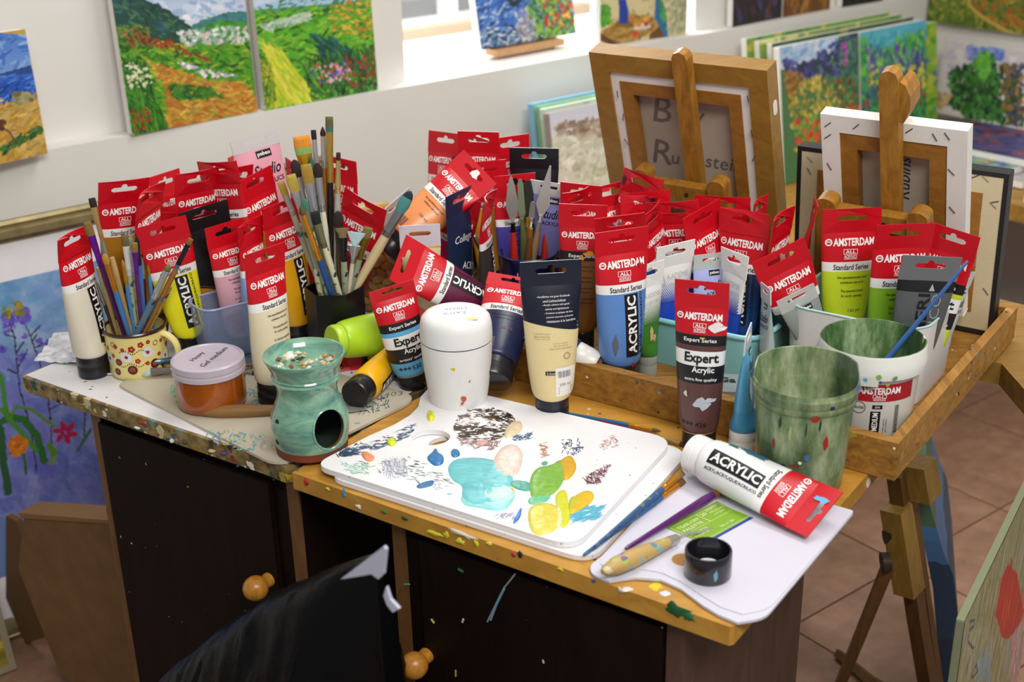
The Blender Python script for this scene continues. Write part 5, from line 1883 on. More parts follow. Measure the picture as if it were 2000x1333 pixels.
def flush_tubes(fixed):
    """settle the crowd: feet that would overlap are eased apart and the tubes slid a little along the line of sight"""
    S = []
    for (label, kind, col, L, R, kw, o) in SPECS:
        c, b, W = tube_lr(label, kind, col, L, R, later=False, probe=True, **kw, **dict(o))
        hold = o.get('hold')
        rd = (c - CAM).normalized()
        x = Vector((cos(PROBE_YAW[0]), sin(PROBE_YAW[0]), 0))
        S.append(dict(c=c, b=b, c0=c.copy(), b0=b.copy(), W=W, R=W / 2 * o.get('capr', 0.60), ray=rd, s=0.0, x=x, flat=o.get('flat', 1.0), fix=kw['zb'] <= 0.0005 or any(q in label for q in fixed)))

    def ext(t_, f, d):
        """half extent of a tube's section at height share f in direction d"""
        a = t_['R'] + (t_['W'] / 2 - t_['R']) * f ** 0.5
        b = (t_['R'] * max(0.0, cos(pi / 2 * min(1.0, f / 0.85))) ** 0.75) * (1 - (1 - t_['flat']) * min(1.0, f / 0.25)) + 0.0012
        k = abs(d.dot(t_['x']))
        return sqrt((a * k) ** 2 + (b * b) * (1 - k * k))
    FR = (0.06, 0.3, 0.5, 0.7, 0.86, 0.98)
    for it in range(260):
        for i in range(len(S)):
            A = S[i]
            for j in range(i + 1, len(S)):
                B = S[j]
                if A['fix'] and B['fix'] or (A['b'] - B['b']).length > 0.11 and (A['c'] - B['c']).length > 0.09:
                    continue
                for f in FR:
                    pa = A['b'] + (A['c'] - A['b']) * f
                    zz = pa.z
                    g = min(1.0, max(0.0, (zz - B['b'].z) / max(1e-4, B['c'].z - B['b'].z)))
                    pb = B['b'] + (B['c'] - B['b']) * g
                    d = pa - pb
                    d.z = 0
                    if d.length < 1e-5:
                        d = Vector((0, 1e-4, 0))
                    dd = d.normalized()
                    need = (ext(A, f, dd) + ext(B, g, dd)) * 0.98 + 0.001 - d.length
                    if need <= 0:
                        continue
                    wa, wb = (0 if A['fix'] else 1), (0 if B['fix'] else 1)
                    k = need * 0.22 / max(1, wa + wb) * (1 if wa + wb == 2 else 1)
                    if wa:
                        A['b'] = A['b'] + dd * (k * (1 - f) * 1.4)
                        A['s'] += k * 0.8 * (1 if dd.dot(A['ray']) > 0 else -1) * min(1.0, 0.25 + abs(dd.dot(A['ray'])))
                    if wb:
                        B['b'] = B['b'] - dd * (k * (1 - g) * 1.4)
                        B['s'] -= k * 0.8 * (1 if dd.dot(B['ray']) > 0 else -1) * min(1.0, 0.25 + abs(dd.dot(B['ray'])))
        for A in S:
            if A['fix']:
                continue
            A['s'] = max(-0.045, min(0.045, A['s']))
            off = A['b'] - A['b0']
            off.z = 0
            if off.length > 0.032:
                off = off.normalized() * 0.032
            A['c'] = A['c0'] + A['ray'] * A['s']
            nb = A['b0'] + off
            nb.z = max(T + 0.002, A['b0'].z + A['ray'].z * A['s'])
            e, n = desk_en(nb)
            rr = A['R'] * 0.98 + 0.003
            for (e0, e1, n0, n1), fl in HOLDERS:
                if e0 < e < e1 and n0 < n < n1:
                    m = rr + 0.010
                    e = min(max(e, e0 + m), e1 - m)
                    n = min(max(n, n0 + m), n1 - m)
                    nb.z = max(nb.z, T + fl)
                elif e0 - rr < e < e1 + rr and n0 - rr < n < n1 + rr:
                    gaps = [(e - (e0 - rr), 'e', e0 - rr), ((e1 + rr) - e, 'e', e1 + rr), (n - (n0 - rr), 'n', n0 - rr), ((n1 + rr) - n, 'n', n1 + rr)]
                    _, ax, val = min(gaps)
                    if ax == 'e':
                        e = val
                    else:
                        n = val
            e0, e1, n0, n1 = TRAY_IN
            if e0 - rr < e < e1 + rr and n0 - rr < n < n1 + rr:
                if e < e0 - rr * 0.2:
                    e = e0 - rr - 0.014
                else:
                    e, n = min(max(e, e0 + rr), e1 - rr), min(max(n, n0 + rr), n1 - rr)
                    nb.z = max(nb.z, T + 0.011)
            p = D(e, n)
            A['b'] = Vector((p.x, p.y, nb.z))
    for (label, kind, col, L, R, kw, o), A in zip(SPECS, S):
        tube_lr(label, kind, col, L, R, later=False, base=None if A['fix'] else A['b'], top=A['c'], **kw, **o)
    SPECS.clear()


PROBE_YAW = [0.0]


def tube_lr(label, kind, col, L, R, H=0.2, zb=0.004, W=None, roll=0.0, fore=0.0, group=None, yaw=None, **o):
    """a standing tube placed by its header's two upper corners; zb = height of the cap above the table"""
    if o.pop('later', True):
        if zb > 0.0005 and 'capr' not in o:
            o['capr'] = 0.66 if any(q in label for q in FULL) else 0.52
        if not any(q in label for q in FULL):
            o.setdefault('flat', 0.7)
        SPECS.append((label, kind, col, L, R, dict(H=H, zb=zb, W=W, roll=roll, fore=fore, group=group, yaw=yaw), o))
        return None
    base = o.pop('base', None)
    top = o.pop('top', None)
    probe = o.pop('probe', False)
    _seed[0] += 1
    r = radians(roll)
    f = radians(fore)
    zt = T + zb + H * cos(r) * cos(f)
    wg = W or 0.068
    p = at_z(*L, zt + wg / 2 * sin(r))
    q = at_z(*R, zt - wg / 2 * sin(r))
    c = (p + q) / 2
    c.z = zt
    d = q - p
    d.z = 0
    yw = atan2(d.y, d.x) if yaw is None else radians(yaw)
    if W is None:
        W = min(0.072, max(0.045, d.length))
    xh = Vector((cos(yw), sin(yw), 0))
    yh = Vector((-sin(yw), cos(yw), 0))
    M = frame_mat(Vector((0, 0, 0)), xh, yh, Vector((0, 0, 1))) @ Matrix.Rotation(r, 4, 'Y') @ Matrix.Rotation(f, 4, 'X')
    axis = M.to_3x3() @ Vector((0, 0, 1))
    b = c - axis * H
    if probe:
        PROBE_YAW[0] = yw
        return c, b, W
    if base is not None:
        c = top
        ax = (c - base)
        H = ax.length
        z = ax.normalized()
        x0 = M.to_3x3() @ Vector((1, 0, 0))
        x = (x0 - z * x0.dot(z)).normalized()
        M = frame_mat(base, x, z.cross(x), z)
        b = base
    M.translation = b
    root = tube_root(label, M, group)
    if kind == 'studio':
        o.setdefault('hh', 0.019)
    keys = ('twist', 'bend', 'curl', 'dent', 'hh', 'capr', 'hc', 'flat')
    tb = Tube(H, W, seed=_seed[0], **{k: o.pop(k) for k in keys if k in o})
    fill_tube(root, tb, kind, col, **o)
    return root


def tube_axis(label, kind, col, P0, P1, W, spin=0.0, group=None, H=None, **o):
    """a leaning or lying tube from cap end P0 towards header end P1; the label faces up and to the viewer"""
    _seed[0] += 1
    z = (P1 - P0).normalized()
    H = H or (P1 - P0).length
    v = (CAM - (P0 + P1) / 2).normalized() + Vector((0, 0, 0.6))
    y = -(v - z * v.dot(z)).normalized()
    x = y.cross(z)
    M = frame_mat(P0, x, y, z) @ Matrix.Rotation(radians(spin), 4, 'Z')
    root = tube_root(label, M, group)
    keys = ('twist', 'bend', 'curl', 'dent', 'hh', 'capr', 'hc', 'flat')
    tb = Tube(H, W, seed=_seed[0], **{k: o.pop(k) for k in keys if k in o})
    fill_tube(root, tb, kind, col, **o)
    return root


def build_tubes():
    gl, gb, gr, gg = 'warm coloured tubes behind the enamel mug', 'tubes standing in the woven basket', 'blue and brown tubes in the drawer tray', 'green tubes in the white box'
    # ---- left cluster
    tube_lr('cream paint tube standing alone at the left end of the table', 'front', 'e2dcc8', (103, 470), (170, 437), 0.197, 0.0, W=0.064, curl=-0.006, bend=4, code='222', roll=-1)
    tube_lr('ochre brown tube at the far left of the crowd', 'front', 'a8721e', (194, 362), (291, 343), 0.20, 0.035, group=gl, curl=0.002)
    tube_lr('ochre tube turned sideways behind the yellow one', 'front', 'b07c28', (258, 385), (310, 354), 0.20, 0.022, group=gl, curl=-0.008, bend=6)
    tube_lr('red topped tube leaning right at the cluster back left', 'back', 'b85a20', (293, 351), (353, 326), 0.20, 0.034, group=gl, bend=-4)
    tube_lr('red topped tube third from left in the back row', 'back', 'd06a30', (345, 345), (429, 323), 0.20, 0.045, group=gl, curl=0.004)
    tube_lr('dark red topped tube with header sloping right at the cluster rear', 'plain', 'c04028', (380, 311), (459, 322), 0.20, 0.055, group=gl, curl=0.006)
    tube_lr('red topped tube with white paint smears on its header', 'back', 'e07a60', (405, 340), (494, 319), 0.20, 0.03, group=gl, blots=((0.1, 0.19, 0.008, 0.003, 'ece8e4'), (0.3, 0.193, 0.006, 0.005, 'ece8e4'), (-0.2, 0.188, 0.004, 0.002, '9ac030')))
    tube_lr('short red topped tube just behind the yellow tube', 'back', 'c87838', (308, 384), (362, 376), 0.19, 0.016, W=0.056, group=gl)
    tube_lr('cream tube with pale lilac header behind the black one', 'cream', 'e6d6a4', (361, 366), (447, 346), 0.20, 0.012, W=0.068, group=gl)
    tube_lr('black topped tube with ochre body and script lettering', 'college', 'c8882c', (350, 415), (441, 392), 0.19, 0.012, W=0.068, group=gl, dark='1a1a1c', split=0.56, word='College', inkdark=True, roll=-3)
    tube_lr('hidden red topped tube directly behind the yellow tube', 'plain', 'd8c030', (273, 421), (352, 409), 0.178, 0.006, group=gl)
    tube_lr('bright lemon yellow tube beside the mug brushes', 'front', 'e6e01e', (271, 446), (355, 421), 0.190, 0.008, W=0.066, roll=-7, group=gl, capcol='17161a')
    tube_lr('red topped tube in the middle of the warm cluster', 'back', 'e89a3a', (438, 374), (508, 348), 0.20, 0.016, group=gl, curl=0.003)
    tube_lr('yellow tube behind the middle red topped tube', 'front', 'e0c030', (458, 353), (529, 328), 0.20, 0.03, group=gl)
    tube_lr('pale pink tube with Dutch and English print, splashed with orange', 'back', 'dba6b4', (405, 446), (469, 426), 0.185, 0.004, W=0.056, group=gl, roll=-3,
            blots=((-0.2, 0.06, 0.005, 0.006, 'e0845a'), (-0.1, 0.053, 0.004, 0.003, 'e0845a'), (-0.25, 0.048, 0.003, 0.004, 'e0845a'), (0.1, 0.035, 0.004, 0.004, 'ece4e0')))
    tube_lr('red topped tube squeezed between pink and orange yellow tubes', 'back', '8ab0dc', (459, 447), (511, 418), 0.188, 0.004, W=0.058, group=gl, curl=-0.004)
    tube_lr('orange yellow tube with black name panel beside the brush pot', 'front', 'e2a416', (510, 410), (585, 381), 0.20, 0.004, W=0.068, group=gl, roll=-2, code='270')
    tube_lr('cream tube with small print standing behind the green burner', 'back', 'e0d4b4', (474, 499), (555, 471), 0.20, 0.0, W=0.065, roll=2, bend=3)
    tube_lr('translucent pink tube with script name rising above the cluster', 'studio', 'd4202c', (449, 275), (540, 254), 0.22, 0.06, W=0.072, group=gl, upper='e0a0b0', head='d6d4d4', roll=-2)
    tube_lr('small red topped tube peeking out left of the pink script tube', 'plain', 'a8102a', (441, 318), (470, 290), 0.19, 0.045, W=0.05, group=gl)
    tube_lr('red tube half hidden behind the paint brushes', 'plain', 'c81824', (554, 302), (592, 334), 0.20, 0.05, W=0.06, group=gl, roll=6)
    # ---- basket
    tube_lr('magenta tube behind the brush handles in the woven basket', 'back', 'b83a70', (623, 300), (700, 317), 0.20, 0.04, W=0.068, group=gb, blots=((0.0, 0.186, 0.003, 0.003, '2a1a1c'), (0.15, 0.19, 0.006, 0.003, '8a2030')))
    tube_lr('dark red brown tube leaning right at the basket front', 'back', '8a1c14', (668, 365), (757, 412), 0.185, 0.025, W=0.074, roll=16, group=gb, curl=0.004)
    tube_lr('magenta tube tallest in the basket row', 'back', 'c0307c', (837, 252), (906, 265), 0.20, 0.035, W=0.068, group=gb, blots=((0.35, 0.165, 0.006, 0.008, '1c1418'), (-0.1, 0.12, 0.008, 0.008, 'd05aa0')))
    tube_lr('red topped tube turned right next to the tall magenta tube', 'back', 'a02050', (902, 257), (953, 272), 0.20, 0.032, W=0.062, group=gb)
    tube_lr('red topped tube at the very back of the basket', 'plain', 'b03a60', (905, 256), (963, 258), 0.20, 0.05, W=0.06, group=gb)
    tube_lr('violet expert tube behind the black tube', 'expert_back', '5a4aa0', (963, 271), (1028, 261), 0.20, 0.04, W=0.062, group=gb)
    tube_lr('tube with plain black header and violet body', 'plainblack', '6a5ab8', (998, 288), (1088, 290), 0.19, 0.04, W=0.07, group=gb)
    tube_lr('red topped tube with yellow edge behind the orange tube', 'plain', 'd8a030', (921, 317), (979, 312), 0.19, 0.03, W=0.056, group=gb)
    tube_lr('violet tube behind the palette knives', 'back', '4a44a0', (969, 346), (1041, 336), 0.19, 0.02, W=0.062, group=gb)
    tube_lr('clear topped lilac tube at the white plastic basket edge', 'studio', '3f2f80', (1046, 352), (1100, 360), 0.17, 0.03, W=0.06, upper='8a88cc', group=gb)
    tube_lr('navy script tube with red brown body beside the dark tube', 'college', '7a2418', (868, 386), (923, 361), 0.20, 0.004, W=0.064, dark='1c2a48', split=0.56, roll=1)
    tube_lr('blackish tube with white vertical lettering, header bent', 'front', '3a3630', (928, 402), (963, 360), 0.20, 0.003, W=0.06, curl=-0.008, bend=8)
    tube_lr('small cream tube with lilac header in front of the basket', 'cream', 'ded2a4', (778, 442), (860, 437), 0.15, 0.02, W=0.054)
    P0 = at_z(752, 492, T + 0.125)
    P1 = at_z(938, 326, T + 0.225)
    tube_axis('orange tube lying slanted across the basket with upright header', 'back', 'e8935a', P0, P1, 0.068, 0, blots=((0.05, 0.16, 0.007, 0.006, 'f0e8e4'),))
    P1 = at_z(777, 502, T + 0.155)
    P0 = at_z(985, 625, T + 0.05)
    tube_axis('plum purple tube lying slanted behind the white jar', 'front', '5a1238', P0, P1, 0.066, 0)
    tube_axis('clear topped pink tube lying in the basket', 'studio', 'c84a80', at_z(800, 500, T + 0.05), at_z(770, 392, T + 0.16), 0.058, 10, upper='d890a8')
    tube_axis('pink topped tube tucked under the orange tube', 'studio', 'b02a6a', at_z(815, 520, T + 0.03), at_z(840, 415, T + 0.14), 0.05, 0, upper='d8a0b0')
    tube_axis('magenta red topped tube slanting behind the navy tube', 'plain', 'a01a58', at_z(872, 560, T + 0.05), at_z(903, 385, T + 0.19), 0.054, 0)
    # ---- tray, blue and brown
    tube_lr('red topped tube at the left rear of the blue crowd', 'plain', '7a4a20', (1095, 355), (1175, 364), 0.19, 0.02, W=0.06, group=gr)
    tube_lr('red topped tube turned away at the left of the blue crowd', 'plain', '6a3a1c', (1104, 379), (1150, 365), 0.19, 0.012, W=0.05, group=gr, curl=0.005)
    tube_lr('red topped tube with yellow speck at the left of the blue crowd', 'back', '8a5a24', (1148, 366), (1237, 352), 0.195, 0.014, W=0.068, group=gr, curl=0.004)
    tube_lr('red topped tube with dark blue smears slanting in front of the easel', 'plain', '2a4a8a', (1220, 324), (1290, 355), 0.20, 0.035, W=0.072, group=gr, curl=0.006, roll=6, blots=((-0.42, 0.188, 0.004, 0.008, '1c2450'), (0.38, 0.178, 0.004, 0.009, '1c2450')))
    tube_lr('red topped tube in the second row of the blue crowd', 'back', '3a5aa0', (1209, 381), (1313, 369), 0.195, 0.014, W=0.07, group=gr, curl=0.003)
    tube_lr('brown expert tube with yellow smear at the left of the tray', 'expert_back', '7a4a14', (1096, 398), (1182, 401), 0.20, 0.011, W=0.062, group=gr, blots=((0.15, 0.136, 0.007, 0.003, 'd8a020'), (0.0, 0.13, 0.004, 0.003, 'd8a020')))
    tube_lr('red topped tube behind the big light blue tube', 'plain', '4a6ab0', (1168, 423), (1252, 420), 0.19, 0.011, W=0.062, group=gr)
    tube_lr('big light blue tube with black name panel at the tray front', 'front', '5a86c8', (1161, 456), (1267, 441), 0.20, 0.011, W=0.070, group=gr, code='562', blots=((0.3, 0.155, 0.002, 0.004, 'c8081c'), (-0.22, 0.06, 0.003, 0.012, '5a6070'), (0.1, 0.032, 0.003, 0.003, 'c8182c')))
    tube_lr('red topped tube with curved header in the third row of blues', 'back', '2a5a9a', (1256, 390), (1366, 399), 0.19, 0.014, W=0.07, group=gr, curl=0.006)
    tube_lr('red topped blue tube turned right beside the light blue one', 'back', '2a52a0', (1246, 424), (1295, 394), 0.19, 0.012, W=0.066, group=gr, curl=0.006)
    tube_lr('ultramarine tube in the middle of the blue crowd', 'back', '1c2c7a', (1326, 421), (1412, 395), 0.185, 0.014, W=0.070, group=gr)
    tube_lr('red topped tube in the last row against the easel', 'plain', '2a6a8a', (1356, 381), (1467, 387), 0.19, 0.012, W=0.072, group=gr, curl=0.003)
    tube_lr('red topped tube nearly edge on at the right rear of the blues', 'plain', '2a5a6a', (1467, 403), (1500, 374), 0.19, 0.012, W=0.060, group=gr, curl=-0.004)
    tube_lr('deep blue tube at the right of the blue crowd', 'front', '1f4680', (1407, 402), (1506, 422), 0.195, 0.012, W=0.072, group=gr, curl=-0.004)
    tube_lr('red topped tube turned right between the blues and greens', 'back', '1f5a5a', (1499, 436), (1554, 397), 0.19, 0.012, W=0.070, group=gr, curl=-0.006)
    tube_lr('white tube with blue dotted print facing forward', 'akademie', '2447c0', (1279, 484), (1361, 468), 0.150, 0.0145, W=0.056, group=gr)
    tube_lr('lilac blue tube with grey header behind the brown tube', 'studio', '3a50b8', (1360, 501), (1417, 490), 0.138, 0.0145, W=0.05, group=gr, upper='a8b0e0', head='c0ccc8')
    tube_lr('white tube with blue dotted print turned sideways', 'akademie', '2a4ab8', (1421, 480), (1450, 504), 0.150, 0.0145, W=0.05, group=gr, twist=20)
    tube_lr('white topped green tube with dotted print at the tray front', 'akademie', '3a7a24', (1254, 522), (1284, 508), 0.150, 0.011, W=0.046, group=gr, twist=-15, blots=((-0.1, 0.06, 0.004, 0.009, 'c8b078'), (0.0, 0.055, 0.003, 0.006, 'c8b078')))
    tube_lr('dark brown expert tube standing in front of the tray', 'expert', '5c3a38', (1320, 545), (1423, 554), 0.20, 0.0, W=0.060, hc=0.022, roll=-1, code='426',
            blots=((0.32, 0.150, 0.009, 0.006, 'e8e0e0'), (0.1, 0.062, 0.008, 0.007, 'b8c0c8'), (0.24, 0.066, 0.006, 0.003, 'c0c8d0'), (-0.2, 0.072, 0.002, 0.004, 'd8d0b0'), (0.06, 0.1375, 0.003, 0.001, 'd8a020')))
    tube_lr('small light blue tube with white cap seen edge on, splashed with white', 'studio', '4a9ac4', (1450, 648), (1474, 640), 0.150, 0.0, W=0.044, hh=0.022, yaw=62, capr=0.72, roll=0, upper='5aa8d0', head='dfe6ea', twist=10, blots=((-0.2, 0.085, 0.003, 0.012, 'eef0f0'), (0.0, 0.06, 0.004, 0.004, 'e8ecec')))
    P0 = at_z(1165, 712, T + 0.038)
    P1 = at_z(1085, 668, T + 0.062)
    tube_axis('navy tube with white cap lying between the tray front and the brown tube', 'solid', '1f3466', P0, P1, 0.050, 30, H=0.11, capcol='e4e2de')
    # ---- greens
    tube_lr('dark green tube leaning left in the white box', 'front', '18362c', (1466, 515), (1572, 463), 0.172, 0.015, W=0.072, roll=-22, group=gg)
    tube_lr('green tube seen edge on behind the white box', 'plain', '3f8a2c', (1586, 410), (1603, 378), 0.19, 0.02, W=0.058, group=gg, twist=12)
    tube_lr('yellow green tube with small print facing forward in the white box', 'back', 'c4d828', (1609, 410), (1722, 405), 0.20, 0.012, W=0.074, group=gg, curl=0.002)
    tube_lr('fresh green tube partly behind the grey tube', 'back', '86b428', (1713, 443), (1826, 433), 0.195, 0.014, W=0.074, group=gg, roll=-1)
    tube_lr('yellow expert tube at the right end of the white box', 'expert', 'c8d430', (1826, 440), (1906, 457), 0.19, 0.014, W=0.064, group=gg)
    tube_lr('grey tube with vertical lettering in the white box', 'maimeri', '55585a', (1760, 503), (1883, 499), 0.175, 0.0145, W=0.070, group=gg)
    tube_lr('small grey tube with pale header leaning in the white box', 'studio', '3a4440', (1514, 590), (1591, 553), 0.12, 0.02, W=0.050, roll=-24, group=gg, upper='8a9490', head='c4c8c4')
    tube_axis('neon green tube lying between the two green tubes', 'solid', '7ad82a', at_z(1745, 640, T + 0.04), at_z(1692, 556, T + 0.10), 0.046, 0, H=0.13)
    tube_lr('clear topped tube sticking up at the right rim of the white box', 'studio', 'a8b8c0', (1862, 540), (1917, 523), 0.13, 0.012, W=0.05, group=gg, upper='c8d4dc', head='dce0e4', roll=14)
    tube_lr('clear topped tube at the left rim of the white box', 'studio', '6a8a8a', (1480, 542), (1512, 575), 0.13, 0.012, W=0.046, group=gg, upper='a8b8b8', head='dce0e0', roll=-10)
    # ---- loose tubes
    tube_axis('lime green tube lying with white and black smudges', 'plain', 'a8d024', at_z(648, 668, T + 0.056), at_z(800, 640, T + 0.044), 0.066, 0, H=0.16, bare=True, capcol='b4d83a', hc=0.012, capr=0.66,
              blots=((0.1, 0.075, 0.009, 0.007, 'f0f0e8'), (0.12, 0.077, 0.003, 0.003, '1c1c1c'), (0.2, 0.055, 0.010, 0.003, '1c2a1c'), (-0.1, 0.06, 0.007, 0.003, '2a3a1c')))
    tube_axis('small yellow tube with red header lying under the lime tube', 'expert', 'e0d020', at_z(772, 672, T + 0.020), at_z(655, 712, T + 0.010), 0.036, 160, hc=0.02, hh=0.016)
    tube_axis('golden yellow tube lying with its black cap towards the viewer', 'front', 'ecb010', at_z(692, 772, T + 0.0225), at_z(815, 662, T + 0.017), 0.052, 70, capr=0.72, hc=0.026, H=0.155)
    tube_lr('sky blue expert tube leaning beside the white jar', 'expert', '5aa8d8', (722, 572), (805, 546), 0.140, 0.0, W=0.058, roll=-9, fore=0, hc=0.020, hh=0.016, quality="artists' quality", code='530')
    tube_axis('navy tube leaning back with its big black cap towards the viewer', 'back', '1a2248', at_z(957, 746, T + 0.0325), at_z(1004, 540, T + 0.125), 0.066, 0, capr=0.84, hc=0.026, hh=0.018)
    tube_lr('cream tube with navy slanted top and printed back in front of the drawer', 'schmincke', 'e0cc98', (1016, 513), (1135, 506), 0.197, 0.0, W=0.071, capr=0.58, hc=0.026)
    tube_axis('white tube lying on the palette pad with red header to the right', 'front', 'e6e6e8', at_z(1352, 884, T + 0.033), at_z(1612, 1006, T + 0.024), 0.064, -8, capcol='e8e8ea', capr=0.70, hc=0.020, hh=0.026,
              blots=((-0.34, 0.07, 0.004, 0.018, '2a6a8a'), (-0.30, 0.045, 0.003, 0.008, '2a7a6a'), (-0.2, 0.155, 0.004, 0.008, '6ab0d8')))


_old_fill = fill_tube


def fill_tube(root, tb, kind, col, **o):
    if kind == 'plainblack':
        body = mat(col, 0.34, var=0.05, key=('tube', col))
        dk = mat('16181e', 0.3)
        tb.body([(0, dk), (tb.H * 0.42, body)], root)
        tb.header(dk, root)
        tb.cap(M_BLACK, root)
        return
    if kind == 'solid':
        body = mat(col, 0.34, var=0.05, key=('tube', col))
        tb.body([(0, body)], root)
        tb.header(body, root)
        tb.cap(mat(o.get('capcol', '2a2a2a'), 0.3), root)
        return
    _old_fill(root, tb, kind, col, **o)


build_tubes()
flush_tubes(('light blue tube with black name', 'pale pink tube', 'orange yellow tube', 'dark brown expert', 'sky blue expert', 'white topped green tube', 'lemon yellow tube'))

# ================================================================== pots, jars and boxes
def lathe_thing(name, label, cat, pos):
    return thing(name, label, cat, Matrix.Translation(pos))


def cyl_print(name, item, R, parent, material, off=0.0004, taper=None, z0=0.0):
    """flat print wrapped round an upright wall; x is arc length, x=0 faces the camera"""
    p = parent.matrix_world.translation if parent.type == 'EMPTY' else parent.parent.matrix_world.translation
    base = atan2(CAM.y - p.y, CAM.x - p.x)

    def fn(x, z):
        r = (R(z) if callable(R) else R) + off
        a = base + x / r
        return Vector((r * cos(a), r * sin(a), z))
    return print_on(name, item, fn, material, parent)


def upd():
    bpy.context.view_layer.update()


def blob2d(cx, cy, r, seed, n=12, rough=0.35, sx=1.0, sy=1.0):
    rr = random.Random(seed)
    v = [(cx, cy)] + [(cx + sx * r * (1 - rough / 2 + rough * rr.random()) * cos(2 * pi * k / n), cy + sy * r * (1 - rough / 2 + rough * rr.random()) * sin(2 * pi * k / n)) for k in range(n)]
    return v, [(0, 1 + k, 1 + (k + 1) % n) for k in range(n)]


def build_pots():
    # ---- enamel mug
    c = at_z(262, 634, T + 0.066)
    pos = Vector((c.x, c.y, T))
    R, H = 0.0395, 0.066
    r = lathe_thing('enamel_mug', 'cream enamel mug with red flower print holding paint brushes', 'mug', pos)
    upd()
    cream = mat('e4d488', 0.25, var=0.04)
    MB().lathe([(0, 0.0005), (R * 0.86, 0.0005), (R * 0.93, 0.003), (R * 0.95, 0.008), (R, H - 0.004), (R, H), (R - 0.0012, H), (R - 0.0014, H - 0.004), (R * 0.93, 0.009), (R * 0.9, 0.004), (0, 0.003)], 48).build('mug_body', cream, r)
    MB().lathe([(R - 0.001, H - 0.004), (R + 0.0012, H - 0.003), (R + 0.002, H - 0.0005), (R + 0.001, H + 0.0012), (R - 0.001, H + 0.001), (R - 0.0018, H - 0.002)], 48).build('rim', mat('3a1a18', 0.25), r)
    hd = (RT - Vector((0, 0, RT.z))).normalized()
    hd = (hd * 0.98 + Vector((0, -1, 0)) * 0.25).normalized()
    pts = []
    for k in range(13):
        a = radians(100 - 200 * k / 12)
        pts.append(hd * (R - 0.002 + 0.021 * max(-0.1, cos(a))) + Vector((0, 0, H * 0.53 + 0.022 * sin(a))))
    MB().sweep(pts, [0.0036] * 13, 8, flat=[1.5] * 13).build('handle', cream, r)
    dots, reds, whites, browns, dark = [], [], [], [], []
    rr = random.Random(5)

    def flower(cx, cz, s):
        return merge2d(*[blob2d(cx + s * 0.6 * cos(a), cz + s * 0.6 * sin(a), s * 0.42, 1, 8, 0.1) for a in [2 * pi * k / 5 for k in range(5)]])
    for (x, z, s) in ((-0.030, 0.050, 0.0035), (-0.008, 0.047, 0.0048), (0.004, 0.052, 0.0042), (0.014, 0.054, 0.003), (-0.020, 0.046, 0.003), (0.028, 0.033, 0.003), (-0.002, 0.030, 0.0038), (0.010, 0.025, 0.003), (-0.036, 0.036, 0.003), (0.034, 0.050, 0.003), (-0.048, 0.044, 0.004), (0.046, 0.040, 0.004)):
        reds.append(flower(x, z, s))
    for (x, z) in ((-0.016, 0.036), (0.012, 0.040), (-0.045, 0.03), (0.040, 0.026)):
        whites.append(blob2d(x, z, 0.0075, 3, 16, 0.12))
        reds.append(blob2d(x, z, 0.0024, 3, 10, 0.05))
    for (x, z, s) in ((-0.010, 0.018, 0.0065), (0.020, 0.022, 0.0065), (-0.028, 0.028, 0.005), (-0.032, 0.014, 0.005), (0.036, 0.014, 0.006)):
        browns.append(ring2d(x, z, s * 0.45, s, 14))
        reds.append(blob2d(x, z, s * 0.4, 2, 8, 0.05))
    for (x, z) in ((0.024, 0.050), (-0.034, 0.052)):
        browns.append(ring2d(x, z, 0.0028, 0.0036, 14))
    for k in range(26):
        dark.append(blob2d(-0.024 + 0.0028 * (k % 13), 0.0425 + 0.0025 * sin(k * 0.8) - (0.018 if k > 12 else 0), 0.0009, k, 6, 0.1))
    Rf = lambda z: R * (0.95 + 0.05 * (z - 0.008) / (H - 0.012))
    cyl_print('floral_print', merge2d(*whites), Rf, r, mat('d8dce0', 0.3), 0.0003)
    cyl_print('floral_print', merge2d(*browns), Rf, r, mat('5a1a18', 0.3), 0.00035)
    cyl_print('floral_print', merge2d(*dark), Rf, r, mat('4a1a14', 0.3), 0.0004)
    cyl_print('floral_print', merge2d(*reds), Rf, r, mat('a81c14', 0.3), 0.0005)
    mug = (pos, R, H)
    # ---- clear blue box
    zc = T + 0.090
    A, B, C_ = at_z(400, 612, zc), at_z(322, 556, zc), at_z(492, 588, zc)
    r = thing('plastic_box', 'translucent blue plastic box around the yellow tubes', 'box')
    d1 = (B - A).normalized()
    d2 = (C_ - A).normalized()
    d1 = (d1 - d2 * d1.dot(d2)).normalized()
    w1, w2 = 0.062, 0.100
    P = [A, A + d2 * w2, A + d2 * w2 + d1 * w1, A + d1 * w1]
    P = [Vector((p.x, p.y, 0)) for p in P]
    rp = []
    for i in range(4):
        a, b, c2 = P[i - 1], P[i], P[(i + 1) % 4]
        for t in range(6):
            f = t / 5
            q = (b + (a - b).normalized() * 0.022) * (1 - f) ** 2 + b * 2 * f * (1 - f) + (b + (c2 - b).normalized() * 0.022) * f * f
            rp.append(q)
    cen = sum(P, Vector()) / 4
    cl = mat('8a9cc4', 0.22, var=0.03, alpha=0.42)
    mb = MB()
    n = len(rp)
    for sc_, z in ((0.90, T + 0.001), (0.92, T + 0.004), (1.0, zc), (0.985, zc), (0.90, T + 0.006)):
        mb.v += [Vector((cen.x + (p.x - cen.x) * sc_, cen.y + (p.y - cen.y) * sc_, z)) for p in rp]
    for j in range(4):
        for i in range(n):
            i2 = (i + 1) % n
            mb.f.append((j * n + i, j * n + i2, (j + 1) * n + i2, (j + 1) * n + i))
            mb.mi.append(0)
    mb.f.append(tuple(range(n)))
    mb.mi.append(0)
    mb.build('box_wall', cl, r)
    mb = MB()
